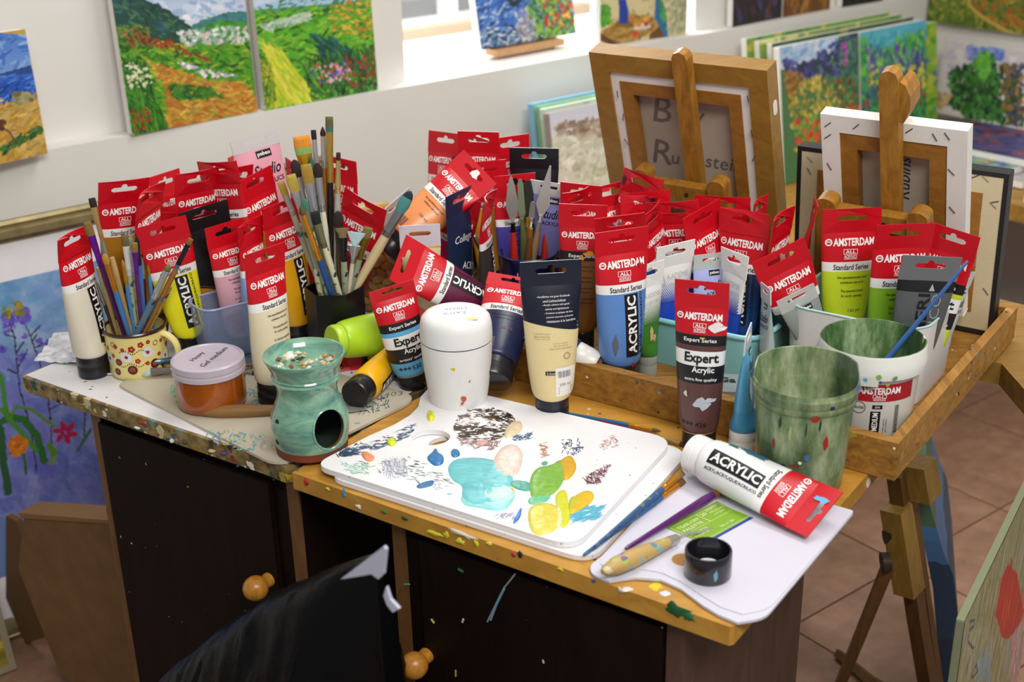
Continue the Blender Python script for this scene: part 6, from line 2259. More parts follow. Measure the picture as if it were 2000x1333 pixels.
    mb.sweep([Vector((cen.x + (p.x - cen.x) * 1.0, cen.y + (p.y - cen.y) * 1.0, zc)) for p in rp + rp[:1]], [0.0016] * (n + 1), 6)
    mb.build('box_rim', mat('a8b8dc', 0.3, alpha=0.7), r)
    # ---- jar of gel medium
    c = at_z(405, 697, T + 0.066)
    pos = Vector((c.x, c.y, T + 0.004))
    R = 0.0445
    r = lathe_thing('gel_jar', 'round jar of orange brown gel with a clear lid marked by hand', 'jar', pos)
    upd()
    am = NT('amber_gel')
    v = am.coords()
    nz = am.noise(v, 30, 3)
    am.base(am.ramp(nz.outputs['Fac'], [(0.3, '8a3e08'), (0.7, 'a8540e')]))
    am.set(rough=0.12, coat=0.5)
    MB().lathe([(0, 0), (R * 0.86, 0), (R * 0.93, 0.003), (R * 0.955, 0.009), (R * 0.955, 0.046), (0, 0.046)], 48).build('jar_body', am.m, r)
    lidm = mat('cfc6d4', 0.25, var=0.04, alpha=0.82)
    MB().lathe([(R * 0.955, 0.044), (R, 0.0445), (R, 0.050), (R * 0.985, 0.0505), (R * 0.985, 0.053), (R, 0.0535), (R * 0.995, 0.0605), (R * 0.96, 0.062), (R * 0.90, 0.0622), (R * 0.885, 0.0612), (0, 0.0612)], 48).build('lid', lidm, r)
    lt = Matrix.Rotation(radians(72), 3, 'Z')
    for s, ox, oy, h in (('Heavy', -0.012, 0.002, 0.010), ('Gel medium', 0.008, 0.000, 0.0085)):
        v2, f2 = text_at(s, 0, 0, h=h, shear=0.15)
        obj('pen_writing', [lt @ Vector((a, b, 0)) + Vector((ox, oy, 0.0618)) for a, b in v2], f2, mat('4a3a58', 0.5), r, smooth=False)
    # ---- burner
    c = at_z(594, 697, T + 0.118)
    pos = Vector((c.x, c.y, T + 0.004))
    r = lathe_thing('oil_burner', 'green glazed ceramic oil burner with an arched opening and potpourri', 'oil burner', pos)
    upd()
    gz = NT('green_blue_glaze')
    v = gz.coords((1, 1, 3))
    n1 = gz.noise(v, 22, 5, 0.65, 0.5)
    n2 = gz.noise(v, 9, 3)
    c1 = gz.ramp(n1.outputs['Fac'], [(0.3, '3f6a78'), (0.45, '6a9a86'), (0.6, '86b498'), (0.8, '9cc4a8')])
    gz.base(c1)
    gz.set(rough=0.14, coat=0.6)
    gz.bump(n1.outputs['Fac'], 0.1, 0.002)
    tc = mat('7a3c22', 0.8)
    S = 0.0445
    outer = [(0.0385, 0.0), (0.041, 0.002), (0.0415, 0.011), (0.0418, 0.013), (0.0435, 0.022), (0.0448, 0.034), (0.0435, 0.046), (0.0385, 0.058), (0.0345, 0.068), (0.0335, 0.076), (0.035, 0.084), (0.0385, 0.090), (0.0372, 0.0925), (0.0385, 0.095), (0.0375, 0.0965),
             (0.039, 0.102), (0.0425, 0.110), (0.0458, 0.1165), (0.0455, 0.1185), (0.0435, 0.1185), (0.040, 0.111), (0.034, 0.104), (0.020, 0.1005), (0, 0.1)]
    inner = [(0, 0.004), (0.034, 0.004), (0.037, 0.012), (0.0395, 0.034), (0.037, 0.048), (0.029, 0.064), (0.022, 0.078), (0, 0.082)]
    mb = MB().lathe([(0, 0.0)] + outer, 64)
    mb.mi = [1 if max(mb.v[i].z for i in q) < 0.0128 else 0 for q in mb.f]
    mb.lathe(list(reversed(inner)), 64, mi=2)
    body = mb.build('burner_body', [gz.m, tc, mat('2f3a34', 0.4)], r)
    # cut the candle opening through the wall
    to_cam = Vector((CAM.x - pos.x, CAM.y - pos.y, 0)).normalized()
    side = Vector((-to_cam.y, to_cam.x, 0))
    odir = (to_cam * 0.86 + side * 0.52).normalized()
    od2 = Vector((-odir.y, odir.x, 0))
    loop = [(0.0205 * cos(2 * pi * k / 28), 0.038 + 0.0235 * sin(2 * pi * k / 28)) for k in range(28)]
    cb = MB()
    cb.v = [od2 * x + Vector((0, 0, z)) + odir * 0.018 for x, z in loop] + [od2 * x * 1.05 + Vector((0, 0, z)) + odir * 0.08 for x, z in loop]
    cb.f = [tuple(range(28)), tuple(reversed(range(28, 56)))] + [((k + 1) % 28, k, 28 + k, 28 + (k + 1) % 28) for k in range(28)]
    cb.mi = [0] * len(cb.f)
    cb.f = [tuple(reversed(q)) for q in cb.f]
    cut = cb.build('cutter', tc, r, smooth=False)
    holes = []
    for da in (-62, -64, 150):
        pass
    md = body.modifiers.new('cut', 'BOOLEAN')
    md.operation = 'DIFFERENCE'
    md.object = cut
    md.solver = 'EXACT'
    upd()
    dg = bpy.context.evaluated_depsgraph_get()
    me = bpy.data.meshes.new_from_object(body.evaluated_get(dg))
    body.modifiers.clear()
    body.data = me
    me.polygons.foreach_set('use_smooth', [True] * len(me.polygons))
    me.set_sharp_from_angle(angle=radians(42))
    bpy.data.objects.remove(cut)
    # rounded lip round the opening
    lip = []
    Rz = lambda z: np.interp(z, [p[1] for p in outer[:15]], [p[0] for p in outer[:15]])
    for k in range(29):
        x, z = 0.0208 * cos(2 * pi * k / 28), 0.038 + 0.0238 * sin(2 * pi * k / 28)
        rr_ = Rz(z)
        lip.append(od2 * x + odir * sqrt(max(1e-6, rr_ * rr_ - x * x)) + Vector((0, 0, z)))
    MB().sweep(lip, [0.0014] * 29, 8).build('opening_lip', gz.m, r)
    for (an, z) in ((58, 0.047), (62, 0.022)):
        d = (to_cam * cos(radians(an)) - side * sin(radians(an)))
        MB().lathe([(0, 0.0006), (0.003, 0.0006), (0.0036, 0.0), (0.0036, -0.002)], 12).build('air_hole', mat('141a18', 0.6), r, M=Matrix.Translation(d * (Rz(z) - 0.0003) + Vector((0, 0, z))) @ d.to_track_quat('Z', 'Y').to_matrix().to_4x4())
    rr = random.Random(11)
    cols = ['d8c8a4', 'c8b48a', '8a4a1e', 'e4d8bc', 'b07a40', '3a2a20', 'c09058', 'dccca8']
    for k in range(46):
        a, q = rr.random() * 2 * pi, 0.031 * sqrt(rr.random())
        s = rr.uniform(0.002, 0.0052)
        mb = MB()
        for (x, y, z) in ((1, 0, 0), (-0.9, 0.3, 0), (0, 1, 0.1), (0.2, -0.9, 0), (0, 0, 0.7), (0.1, 0, -0.6)):
            mb.v.append(Vector((x * s * rr.uniform(0.7, 1.3), y * s * rr.uniform(0.5, 1.2), z * s * rr.uniform(0.6, 1.2))))
        mb.f = [(0, 2, 4), (2, 1, 4), (1, 3, 4), (3, 0, 4), (2, 0, 5), (1, 2, 5), (3, 1, 5), (0, 3, 5)]
        mb.mi = [0] * 8
        mb.build('potpourri_chip', mat(rr.choice(cols), 0.7), r, smooth=False, M=Matrix.Translation((q * cos(a), q * sin(a), 0.1045 + 0.3 * max(0, q - 0.02) + rr.uniform(0, 0.004))) @ Matrix.Rotation(rr.random() * 6, 4, 'Z'))
    # ---- white jar
    c = at_z(889, 607, T + 0.128)
    pos = Vector((c.x, c.y, T))
    r = lathe_thing('white_jar', 'white plastic jar with rounded lid and pen writing on top', 'jar', pos)
    upd()
    wp = NT('white_plastic_stained')
    v = wp.coords()
    nz = wp.noise(v, 20, 3)
    cc = wp.ramp(nz.outputs['Fac'], [(0.3, 'e2e0de'), (0.7, 'ecebea')])
    cc = wp.splat(cc, v, 60, 0.16, 0.07, ['d8b020', 'c8402a', '4a4a9a', '6ab0a0', 'd8c82a'])
    wp.base(cc)
    wp.set(rough=0.35)
    MB().lathe([(0, 0), (0.029, 0), (0.0325, 0.003), (0.0345, 0.012), (0.0375, 0.03), (0.0405, 0.055), (0.0425, 0.08), (0.043, 0.092), (0.0425, 0.0925), (0, 0.0925)], 48).build('jar_body', wp.m, r)
    MB().lathe([(0.0423, 0.0935), (0.0433, 0.094), (0.0435, 0.100), (0.0430, 0.112), (0.0410, 0.120), (0.037, 0.1245), (0.032, 0.1262), (0.020, 0.1268), (0, 0.127)], 48).build('lid', wp.m, r)
    MB().lathe([(0.0424, 0.0922), (0.0429, 0.0925), (0.0429, 0.0932), (0.0424, 0.0936)], 48).build('lid_gap', mat('5a5a78', 0.5), r)
    ltm = Matrix.Rotation(radians(190), 3, 'Z')
    for s, oy, h in (('Extra', -0.006, 0.009), ('Heavy', 0.009, 0.010)):
        v2, f2 = text_at(s, 0, 0, h=h, shear=0.2)
        obj('pen_writing', [ltm @ Vector((a, b, 0)) + Vector((0.0, oy, 0.1274 - (abs(oy) ** 2) * 2)) for a, b in v2], f2, mat('8a8ab0', 0.5), r, smooth=False)
    for (x, y, rad, c2, sx) in ((0.020, -0.022, 0.005, 'd8c020', 1.6), (0.0, -0.034, 0.002, '6a5aa8', 0.8)):
        v2, f2 = blob2d(0, 0, rad, 4, 12, 0.6, sx=sx)
        obj('paint_smear', [(x + a, y + b, 0.1266 if y > -0.03 else 0.1236) for a, b in v2], f2, mat(c2, 0.4), r, smooth=False)
    cyl_print('paint_smear', merge2d(blob2d(0.006, 0.030, 0.004, 8, 12, 0.7), blob2d(0.004, 0.024, 0.002, 9, 9, 0.6)), 0.0378, r, mat('c8503a', 0.4), 0.001)
    # ---- black hexagonal brush pot
    c = at_z(652, 560, T + 0.10)
    pos = Vector((c.x, c.y, T))
    r = lathe_thing('brush_pot', 'black six sided pot full of paint brushes', 'pot', pos)
    blk = mat('0d0d0f', 0.3)
    R = 0.039
    MB().lathe([(0, 0), (R, 0), (R, 0.10), (R - 0.002, 0.10), (R - 0.002, 0.004), (0, 0.004)], 6).build('pot_wall', blk, r, smooth=False)
    pot = (pos, R - 0.006, 0.10)
    # ---- navy bucket of palette knives
    c = at_z(1033, 493, T + 0.105)
    pos = Vector((c.x, c.y, T))
    R = 0.0405
    r = lathe_thing('metal_bucket', 'small navy blue bucket with wire handle holding palette knives', 'bucket', pos)
    upd()
    nv = mat('10184a', 0.22)
    MB().lathe([(0, 0), (R * 0.74, 0), (R * 0.76, 0.003), (R * 0.98, 0.10), (R * 1.03, 0.1035), (R * 1.03, 0.106), (R * 0.98, 0.107), (R * 0.955, 0.104), (R * 0.73, 0.005), (0, 0.004)], 48).build('bucket_wall', nv, r)
    tcm = Vector((CAM.x - pos.x, CAM.y - pos.y, 0)).normalized()
    sd = Vector((-tcm.y, tcm.x, 0))
    pts = [tcm * (R * 0.99) - sd * R * 0.35 + Vector((0, 0, 0.092)), tcm * (R * 1.12) - sd * R * 0.42 + Vector((0, 0, 0.085)), tcm * (R * 1.2) - sd * R * 0.1 + Vector((0, 0, 0.06)), tcm * (R * 1.2) + sd * R * 0.4 + Vector((0, 0, 0.04))]
    MB().sweep(chaikin(pts, 2, False), [0.0011] * len(chaikin(pts, 2, False)), 6).build('wire_handle', mat('b8b09a', 0.3, 0.7), r)
    bucket = (pos, R * 0.78, 0.105)
    # ---- woven basket
    M = DESKM @ Matrix.Translation(((WOVEN[0] + WOVEN[1]) / 2, (WOVEN[2] + WOVEN[3]) / 2, T)) @ Matrix.Rotation(radians(0), 4, 'Z')
    r = thing('woven_basket', 'woven water hyacinth basket holding magenta and orange tubes', 'basket', M)
    bm_ = NT('water_hyacinth')
    v = bm_.coords((1, 1, 1))
    nz = bm_.noise(v, 60, 4)
    oi = bm_.n('ObjectInfo')
    k = bm_.math('ADD', bm_.math('MULTIPLY', nz.outputs['Fac'], 0.6), bm_.math('MULTIPLY', oi.outputs['Random'], 0.4))
    bm_.base(bm_.ramp(k, [(0.2, '6a4a18'), (0.45, 'a47c34'), (0.75, 'c8a258')]))
    bm_.set(rough=0.65)
    bm_.bump(nz.outputs['Fac'], 0.4, 0.002)
    bw, bd, bh = 0.205, 0.165, 0.10
    MB().box((-bw / 2 + 0.006, -bd / 2 + 0.006, 0.0), (bw / 2 - 0.006, bd / 2 - 0.006, 0.006)).build('basket_floor', bm_.m, r, smooth=False)
    path = rrect(bw, bd, 0.05, 6)
    segs = []
    n = len(path)
    for i in range(n):
        a, b = Vector((*path[i], 0)), Vector((*path[(i + 1) % n], 0))
        segs.append((a, b, (b - a).length))
    per = sum(s[2] for s in segs)

    def at_len(t):
        t = t % per
        for a, b, l in segs:
            if t <= l:
                return a + (b - a) * (t / max(l, 1e-9)), (b - a).normalized()
            t -= l
        return segs[-1][1], (segs[-1][1] - segs[-1][0]).normalized()
    # one plaited lump shared by all
    lump = MB()
    lump.sweep([(-0.015, 0, -0.006), (-0.010, -0.001, -0.0045), (-0.003, -0.003, -0.001), (0.004, -0.003, 0.002), (0.010, -0.001, 0.005), (0.014, 0, 0.0065)], [0.0012, 0.0042, 0.0062, 0.0060, 0.0040, 0.0012], 7)
    l0 = lump.build('strand', bm_.m, r, ang=80)
    lump2 = MB()
    lump2.sweep([(-0.015, 0, 0.006), (-0.010, -0.001, 0.0045), (-0.003, -0.003, 0.001), (0.004, -0.003, -0.002), (0.010, -0.001, -0.005), (0.014, 0, -0.0065)], [0.0012, 0.0042, 0.0062, 0.0060, 0.0040, 0.0012], 7)
    l1 = lump2.build('strand', bm_.m, r, ang=80)
    NR, NP_ = 8, 36
    first = [True, True]
    for j in range(NR):
        for i in range(NP_):
            p, tdir = at_len(per * (i + 0.5 * (j % 2)) / NP_)
            src = (l0, l1)[j % 2]
            if first[j % 2]:
                o, first[j % 2] = src, False
            else:
                o = src.copy()
                COL.objects.link(o)
            an = atan2(tdir.y, tdir.x)
            o.matrix_local = Matrix.Translation((p.x, p.y, 0.008 + 0.0118 * j)) @ Matrix.Rotation(an, 4, 'Z') @ Matrix.Diagonal((1.0, 1.0, 1.05, 1))
    rim = [Vector((x, y, bh + 0.003)) for x, y in path + path[:1]]
    MB().sweep(rim, [0.0068] * len(rim), 8).build('basket_rim', bm_.m, r)
    # ---- white plastic lattice basket
    M = DESKM @ Matrix.Translation(((LATTICE[0] + LATTICE[1]) / 2, (LATTICE[2] + LATTICE[3]) / 2, T))
    r = thing('lattice_basket', 'white plastic lattice basket with violet tubes', 'basket', M)
    wpm = mat('e6e4e8', 0.35)
    bw, bd, bh = 0.13, 0.14, 0.105
    MB().box((-bw / 2 * 0.9, -bd / 2 * 0.9, 0), (bw / 2 * 0.9, bd / 2 * 0.9, 0.003)).build('basket_floor', wpm, r, smooth=False)
    for (x0, y0, x1, y1) in ((-1, -1, 1, -1), (1, -1, 1, 1), (1, 1, -1, 1), (-1, 1, -1, -1)):
        A_ = Vector((x0 * bw / 2, y0 * bd / 2, 0))
        B_ = Vector((x1 * bw / 2, y1 * bd / 2, 0))
        xd = (B_ - A_).normalized()
        w = (B_ - A_).length
        holes = []
        ny, nxx = 5, int(w / 0.013)
        for j in range(ny):
            for i in range(nxx):
                cx = (i + 0.5 + 0.25 * (j % 2)) * w / (nxx + 0.3)
                cz = 0.014 + j * 0.0165
                if cx > w - 0.008:
                    continue
                holes.append([(cx + 0.0028 * cos(a) + 0.35 * 0.0062 * sin(a), cz + 0.0062 * sin(a)) for a in [2 * pi * q / 8 for q in range(8)]])
        Mw = frame_mat(A_, xd, Vector((0, 0, 1)), xd.cross(Vector((0, 0, 1))))
        MB().prism([(0, 0), (w, 0), (w, bh), (0, bh)], -0.001, 0.001, holes=holes).build('lattice_wall', wpm, r, M=Mw, smooth=False)
    rp_ = [Vector((x, y, bh)) for x, y in rrect(bw + 0.006, bd + 0.006, 0.01, 3)]
    rp_.append(rp_[0])
    MB().sweep(rp_, [0.0035] * len(rp_), 8).build('basket_rim', wpm, r)
    # ---- turquoise basin in the tray
    def bin_box(name, label, e0, e1, n0, n1, z0, h, m, rimr, taper, rad, inner=None):
        cx, cy = (e0 + e1) / 2, (n0 + n1) / 2
        M = DESKM @ Matrix.Translation((cx, cy, z0))
        r = thing(name, label, 'box', M)
        w, d = e1 - e0, n1 - n0
        lo = rrect(w - taper, d - taper, rad * 0.8, 6)
        hi = rrect(w, d, rad, 6)
        hin = rrect(w - 0.004, d - 0.004, rad, 6)
        lin_ = rrect(w - taper - 0.004, d - taper - 0.004, rad * 0.8, 6)
        n = len(lo)
        mb = MB()
        for lp, z in ((lo, 0.0), (hi, h), (hin, h), (lin_, 0.003)):
            mb.v += [Vector((x, y, z)) for x, y in lp]
        for j in range(3):
            for i in range(n):
                i2 = (i + 1) % n
                mb.f.append((j * n + i, j * n + i2, (j + 1) * n + i2, (j + 1) * n + i))
                mb.mi.append(1 if (inner and j == 2) else 0)
        mb.f += [tuple(reversed(range(n))), tuple(3 * n + i for i in range(n))]
        mb.mi += [0, 1 if inner else 0]
        mb.build('box_wall', [m, inner or m], r)
        rr2 = [Vector((x, y, h)) for x, y in hi + hi[:1]]
        MB().sweep(rr2, [rimr] * len(rr2), 8).build('box_rim', inner or m, r)
        return r
    bin_box('plastic_basin', 'turquoise plastic basin holding the blue tubes in the tray', *BASIN, T + 0.0105, 0.064, mat('86c4c8', 0.3), 0.0035, 0.02, 0.03)
    bin_box('plastic_box', 'white plastic box with pale turquoise inside holding the green tubes', *WBOX, T + 0.0105, 0.102, mat('dfe0e0', 0.3), 0.0014, 0.012, 0.035, inner=mat('b0d4d4', 0.3))
    # ---- murky water jar
    c = at_z(1576, 719, T + 0.132)
    pos = Vector((c.x, c.y, T))
    r = lathe_thing('water_jar', 'clear plastic tub of murky green brush water, streaked with paint', 'jar', pos)
    upd()
    g = NT('paint_streaked_clear_plastic')
    v = g.coords((1, 1, 0.35))
    n1 = g.noise(v, 30, 5, 0.65)
    cc = g.ramp(n1.outputs['Fac'], [(0.30, '233626'), (0.42, '4e6a46'), (0.55, '86996e'), (0.68, 'bcc4a2')])
    cc = g.splat(cc, v, 26, 0.26, 0.30, ['2a3f7a', '1c2a1c', 'd8d8c8', '20301f', '6aa83a', '3a6a9a', '2a4030'], 0.7)
    g.base(cc)
    g.set(rough=0.2, alpha=0.74)
    R = 0.056
    wallp = [(0.0435, 0.0), (0.0455, 0.003), (0.0475, 0.03), (0.0500, 0.07), (0.0515, 0.098), (0.0535, 0.100), (0.0545, 0.104), (0.0535, 0.1065), (0.0550, 0.109), (0.0560, 0.1165), (0.0550, 0.118), (0.0545, 0.122), (0.0545, 0.122)]
    mb = MB().lathe([(0, 0)] + wallp + [(0.0530, 0.1215), (0.0500, 0.097), (0.046, 0.03), (0.043, 0.003), (0, 0.003)], 56)
    # the far half of the rim stands higher
    away = Vector((pos.x - CAM.x, pos.y - CAM.y, 0)).normalized()
    for p in mb.v:
        if p.z > 0.119:
            k_ = Vector((p.x, p.y, 0)).normalized().dot(away)
            if k_ > -0.05:
                p.z += 0.012 * min(1, (k_ + 0.05) * 3)
    mb.build('tub_wall', g.m, r)
    wm = NT('murky_water')
    v = wm.coords()
    nz = wm.noise(v, 25, 3)
    wm.base(wm.ramp(nz.outputs['Fac'], [(0.3, '6f9460'), (0.7, '86a874')]))
    wm.set(rough=0.08)
    MB().lathe([(0, 0.004), (0.043, 0.004), (0.0455, 0.03), (0.0472, 0.058), (0, 0.058)], 48).build('water', wm.m, r)
    Rw = lambda z: float(np.interp(z, [p[1] for p in wallp], [p[0] for p in wallp]))
    for nm, its in (('a8201c', [blob2d(0.026, 0.068, 0.004, 3, 12, 0.4, sx=0.7, sy=2.0), blob2d(-0.03, 0.062, 0.0025, 4, 10, 0.8, sx=0.7, sy=2.2), blob2d(0.012, 0.098, 0.0045, 5, 11, 0.4), blob2d(-0.006, 0.041, 0.006, 6, 10, 0.5, sy=0.15)]),
                    ('26386a', [blob2d(-0.018, 0.036, 0.005, 7, 12, 0.5, sx=0.8), blob2d(0.03, 0.110, 0.003, 8, 10, 0.4)]), ('e4e6dc', [blob2d(0.010, 0.012, 0.0055, 9, 12, 0.6, sy=0.7), blob2d(0.017, 0.010, 0.003, 10, 10, 0.5), blob2d(0.0, 0.045, 0.002, 12, 9, 0.4)]),
                    ('3a6a9a', [blob2d(0.006, 0.052, 0.0026, 13, 11, 0.8, sy=1.6)]), ('a8b070', [blob2d(-0.012, 0.080, 0.003, 16, 11, 0.8, sx=0.5, sy=2.4)]), ('24302a', [blob2d(0.004, 0.085, 0.002, 18, 10, 0.8, sx=0.5, sy=4), blob2d(-0.024, 0.088, 0.002, 19, 10, 0.8, sy=4), blob2d(0.018, 0.09, 0.0018, 29, 10, 0.8, sx=0.6, sy=4)])):
        for it_ in its:
            cyl_print('paint_streak', it_, Rw, r, mat(nm, 0.3), 0.0005)
    # ---- gel medium tub
    c = at_z(1706, 655, T + 0.128)
    pos = Vector((c.x, c.y, T + 0.0105))
    r = lathe_thing('gel_tub', 'white gel medium tub with red label band, used as paint water pot', 'tub', pos)
    upd()
    wt = mat('e2e2dc', 0.3)
    ins = NT('green_paint_residue')
    v = ins.coords((1, 1, 0.3))
    n1 = ins.noise(v, 26, 5, 0.7)
    cc = ins.ramp(n1.outputs['Fac'], [(0.28, '1a2c22'), (0.42, '365438'), (0.55, '628050'), (0.70, 'aabb98')])
    cc = ins.splat(cc, v, 30, 0.32, 0.5, ['2a4a8a', '1c2a24', 'd8d8c8', '5ab03a', '1f3a2c', '8ab84a'], 0.5)
    ins.base(cc)
    ins.set(rough=0.3)
    outw = [(0.0470, 0.0), (0.0485, 0.002), (0.0535, 0.083), (0.0545, 0.086), (0.0595, 0.088), (0.0605, 0.100), (0.0590, 0.104), (0.0585, 0.112), (0.0575, 0.1145)]
    MB().lathe([(0, 0)] + outw, 56).build('tub_wall', wt, r)
    MB().lathe([(0.0575, 0.1145), (0.0560, 0.1145), (0.0550, 0.110), (0.0515, 0.083), (0.046, 0.004), (0, 0.0035)], 56).build('tub_inside', ins.m, r)
    MB().lathe([(0, 0.055), (0.049, 0.055)], 40).build('water', mat('4a6a48', 0.1), r)
    Rt = lambda z: 0.0485 + (0.0535 - 0.0485) * (z - 0.002) / 0.081
    cyl_print('label_band', rect2d(-0.075, 0.060, 0.055, 0.0815, 26, 1), Rt, r, mat('a81020', 0.35), 0.0003)
    cyl_print('brand_lettering', merge2d(text_at('AMSTERDAM', 0.013, 0.0735, w=0.047, h=0.0085, bold=0.035), text_at('ALL', 0.013, 0.0665, w=0.010, h=0.003, bold=0.02), text_at('ACRYLICS', 0.013, 0.0628, w=0.0135, h=0.003, bold=0.02), frame2d(0.0055, 0.0645, 0.0205, 0.0688, 0.0005)), Rt, r, M_WINK, 0.0007)
    cyl_print('name_panel', merge2d(rect2d(0.0045, 0.010, 0.0155, 0.048, 3, 3), rect2d(0.006, 0.051, 0.017, 0.056, 3, 1)), Rt, r, M_INK, 0.0003)
    cyl_print('name_lettering', merge2d(text_at('GEL MEDIUM', 0.0100, 0.029, w=0.035, h=0.0062, bold=0.02, rot=90), text_at('094', 0.0115, 0.0535, h=0.0026)), Rt, r, M_WINK, 0.0008)
    cyl_print('small_print', merge2d(ring2d(-0.0085, 0.052, 0.0068, 0.0075, 22), text_at('GLOSS', -0.0085, 0.052, w=0.011, h=0.0032, bold=0.02), text_at('gel medium glanzend', 0.0200, 0.028, w=0.021, h=0.0020, rot=90), text_at('gel brillant', 0.0230, 0.030, w=0.017, h=0.0020, rot=90), text_at('1000 ml', 0.029, 0.008, h=0.003),
                                         text_at('fl.oz', -0.026, 0.009, h=0.003), *[rect2d(0.032, 0.020 + 0.0022 * k, 0.037, 0.0212 + 0.0022 * k) for k in range(16)]), Rt, r, M_INK, 0.0005)
    cyl_print('rim_tab', rect2d(-0.012, 0.082, 0.010, 0.0935, 6, 1), 0.0606, r, mat('d4d6cc', 0.35), 0.0008)
    its = {}
    for k, (x, z, rad, c2) in enumerate(((-0.004, 0.090, 0.0022, '5aa0c8'), (0.012, 0.088, 0.0016, '2a4a9a'), (0.010, 0.094, 0.003, '7ab04a'), (-0.03, 0.094, 0.004, 'a8b84a'), (-0.04, 0.09, 0.003, '4a7a5a'), (0.028, 0.092, 0.0025, '5a9a5a'), (0.02, 0.085, 0.002, '8ab03a'))):
        cyl_print('paint_smear', blob2d(x, z, rad, k, 10, 0.5), 0.0606, r, mat(c2, 0.35), 0.0012)
    gel = (pos, 0.05, 0.1145)
    return mug, pot, bucket, gel


MUG, POT, BUCKET, GELTUB = build_pots()

# ================================================================== brushes and knives
def brush(label, foot, tip, hcol='4a7ab8', fcol='c8a040', bcol='6a4a2a', kind='flat', r=0.0032, bw=None, Lb=0.014, Lf=0.028, fmetal=0.7, group=None, tipcol=None, dirty=False, noferrule=False):
    """a brush from the end of its handle (foot) to its bristle tip"""
    foot, tip = Vector(foot), Vector(tip)
    z = (tip - foot).normalized()
    L = (tip - foot).length
    v = CAM - (foot + tip) / 2
    y = -(v - z * v.dot(z)).normalized()
    x = y.cross(z)
    root = thing('paint_brush', label, 'paint brush', frame_mat(foot, x, y, z), group)
    if dirty:
        k = ('dirtyhandle', hcol)
        if k not in MATS:
            t = NT('paint_stained_handle')
            vv = t.coords()
            nz = t.noise(vv, 40, 4)
            c = t.ramp(nz.outputs['Fac'], [(0.35, hcol), (0.65, hcol)])
            c = t.splat(c, vv, 130, 0.4, 0.5, ['3a5a4a', '6a7a5a', 'c8c0a8', '4a6a8a', '8a8a6a', '2a3a3a'], 0.5)
            t.base(c)
            t.set(rough=0.5)
            MATS[k] = t.m
        hm = MATS[k]
    else:
        hm = mat(hcol, 0.25, coat=0.3)
    bw = bw or r * 2.2
    zf = L - Lb - Lf
    zb = L - Lb
    hp = [(0.0, r * 0.35), (0.003, r * 0.5), (zf * 0.35, r * 0.66), (zf * 0.7, r * 0.92), (zf * 0.88, r * 1.05), (zf, r * 0.88)]
    MB().sweep([(0, 0, a) for a, _ in hp], [b for _, b in hp], 10, up=(0, 1, 0)).build('handle', hm, root)
    if noferrule:
        return root
    fm = mat(fcol, 0.25, fmetal)
    fl = bw / (2 * r)
    w1 = {'flat': fl, 'filbert': fl, 'fan': fl, 'round': 1.0}[kind]
    fp = [(zf - 0.002, r * 0.93, 1), (zf + Lf * 0.15, r * 0.97, 1), (zf + Lf * 0.17, r * 1.05, 1), (zf + Lf * 0.22, r * 0.97, 1), (zf + Lf * 0.45, r * 0.92, 1 + (w1 - 1) * 0.3), (zb + 0.001, r * (0.55 if kind != 'round' else 0.9), (w1 * 1.8 if kind != 'round' else 1))]
    # sweep 'flat' multiplies the sideways radius
    MB().sweep([(0, 0, a) for a, _, _ in fp], [b for _, b, _ in fp], 14, flat=[c for _, _, c in fp], up=(0, 1, 0)).build('ferrule', fm, root)
    bm_ = mat(bcol, 0.8, var=0.25, scale=300, key=('bristle', bcol))
    wb = bw / 2
    d = r * 0.5
    if kind == 'flat':
        bp = [(zb, d, wb * 0.98), (zb + Lb * 0.4, d * 1.1, wb * 1.05), (zb + Lb * 0.8, d * 0.8, wb * 1.02), (L, d * 0.3, wb * 0.96)]
    elif kind == 'filbert':
        bp = [(zb, d, wb * 0.95), (zb + Lb * 0.35, d * 1.3, wb * 1.25), (zb + Lb * 0.7, d, wb * 1.1), (zb + Lb * 0.9, d * 0.6, wb * 0.7), (L, d * 0.2, wb * 0.15)]
    elif kind == 'fan':
        bp = [(zb, d * 0.9, r * 1.1), (zb + Lb * 0.4, d * 0.6, wb * 0.7), (zb + Lb * 0.8, d * 0.5, wb * 1.15), (L, d * 0.3, wb * 1.3)]
    else:
        bp = [(zb, r * 0.85, r * 0.85), (zb + Lb * 0.35, r * 1.0, r * 1.0), (zb + Lb * 0.7, r * 0.6, r * 0.6), (L, r * 0.08, r * 0.08)]
    mb = MB().sweep([(0, 0, a) for a, _, _ in bp], [b for _, b, _ in bp], 14, flat=[c / b for _, b, c in bp], up=(0, 1, 0))
    mats = [bm_]
    if tipcol:
        mats.append(mat(tipcol, 0.8, var=0.25, scale=300, key=('bristle', tipcol)))
        zc = zb + Lb * 0.55
        mb.mi = [1 if sum(mb.v[i].z for i in q) / len(q) > zc else 0 for q in mb.f]
    mb.build('bristles', mats, root, ang=80)
    return root


def in_pot(pot, tip_px, rim_px, dy=0.0, sink=0.0):
    """handle foot and bristle tip of a brush standing in a pot, from where its tip and its crossing of the rim show"""
    pos, R, H = pot
    tip = at_y(*tip_px, pos.y + dy * 1.6)
    rim = at_y(*rim_px, pos.y + dy)
    d = (rim - tip).normalized()
    zf = pos.z + 0.006 + sink
    foot = tip + d * ((tip.z - zf) / max(1e-3, -d.z))
    q = Vector((foot.x - pos.x, foot.y - pos.y, 0))
    if q.length > R * 0.82:
        q = q.normalized() * R * 0.82
        foot = Vector((pos.x + q.x, pos.y + q.y, zf))
    return foot, tip


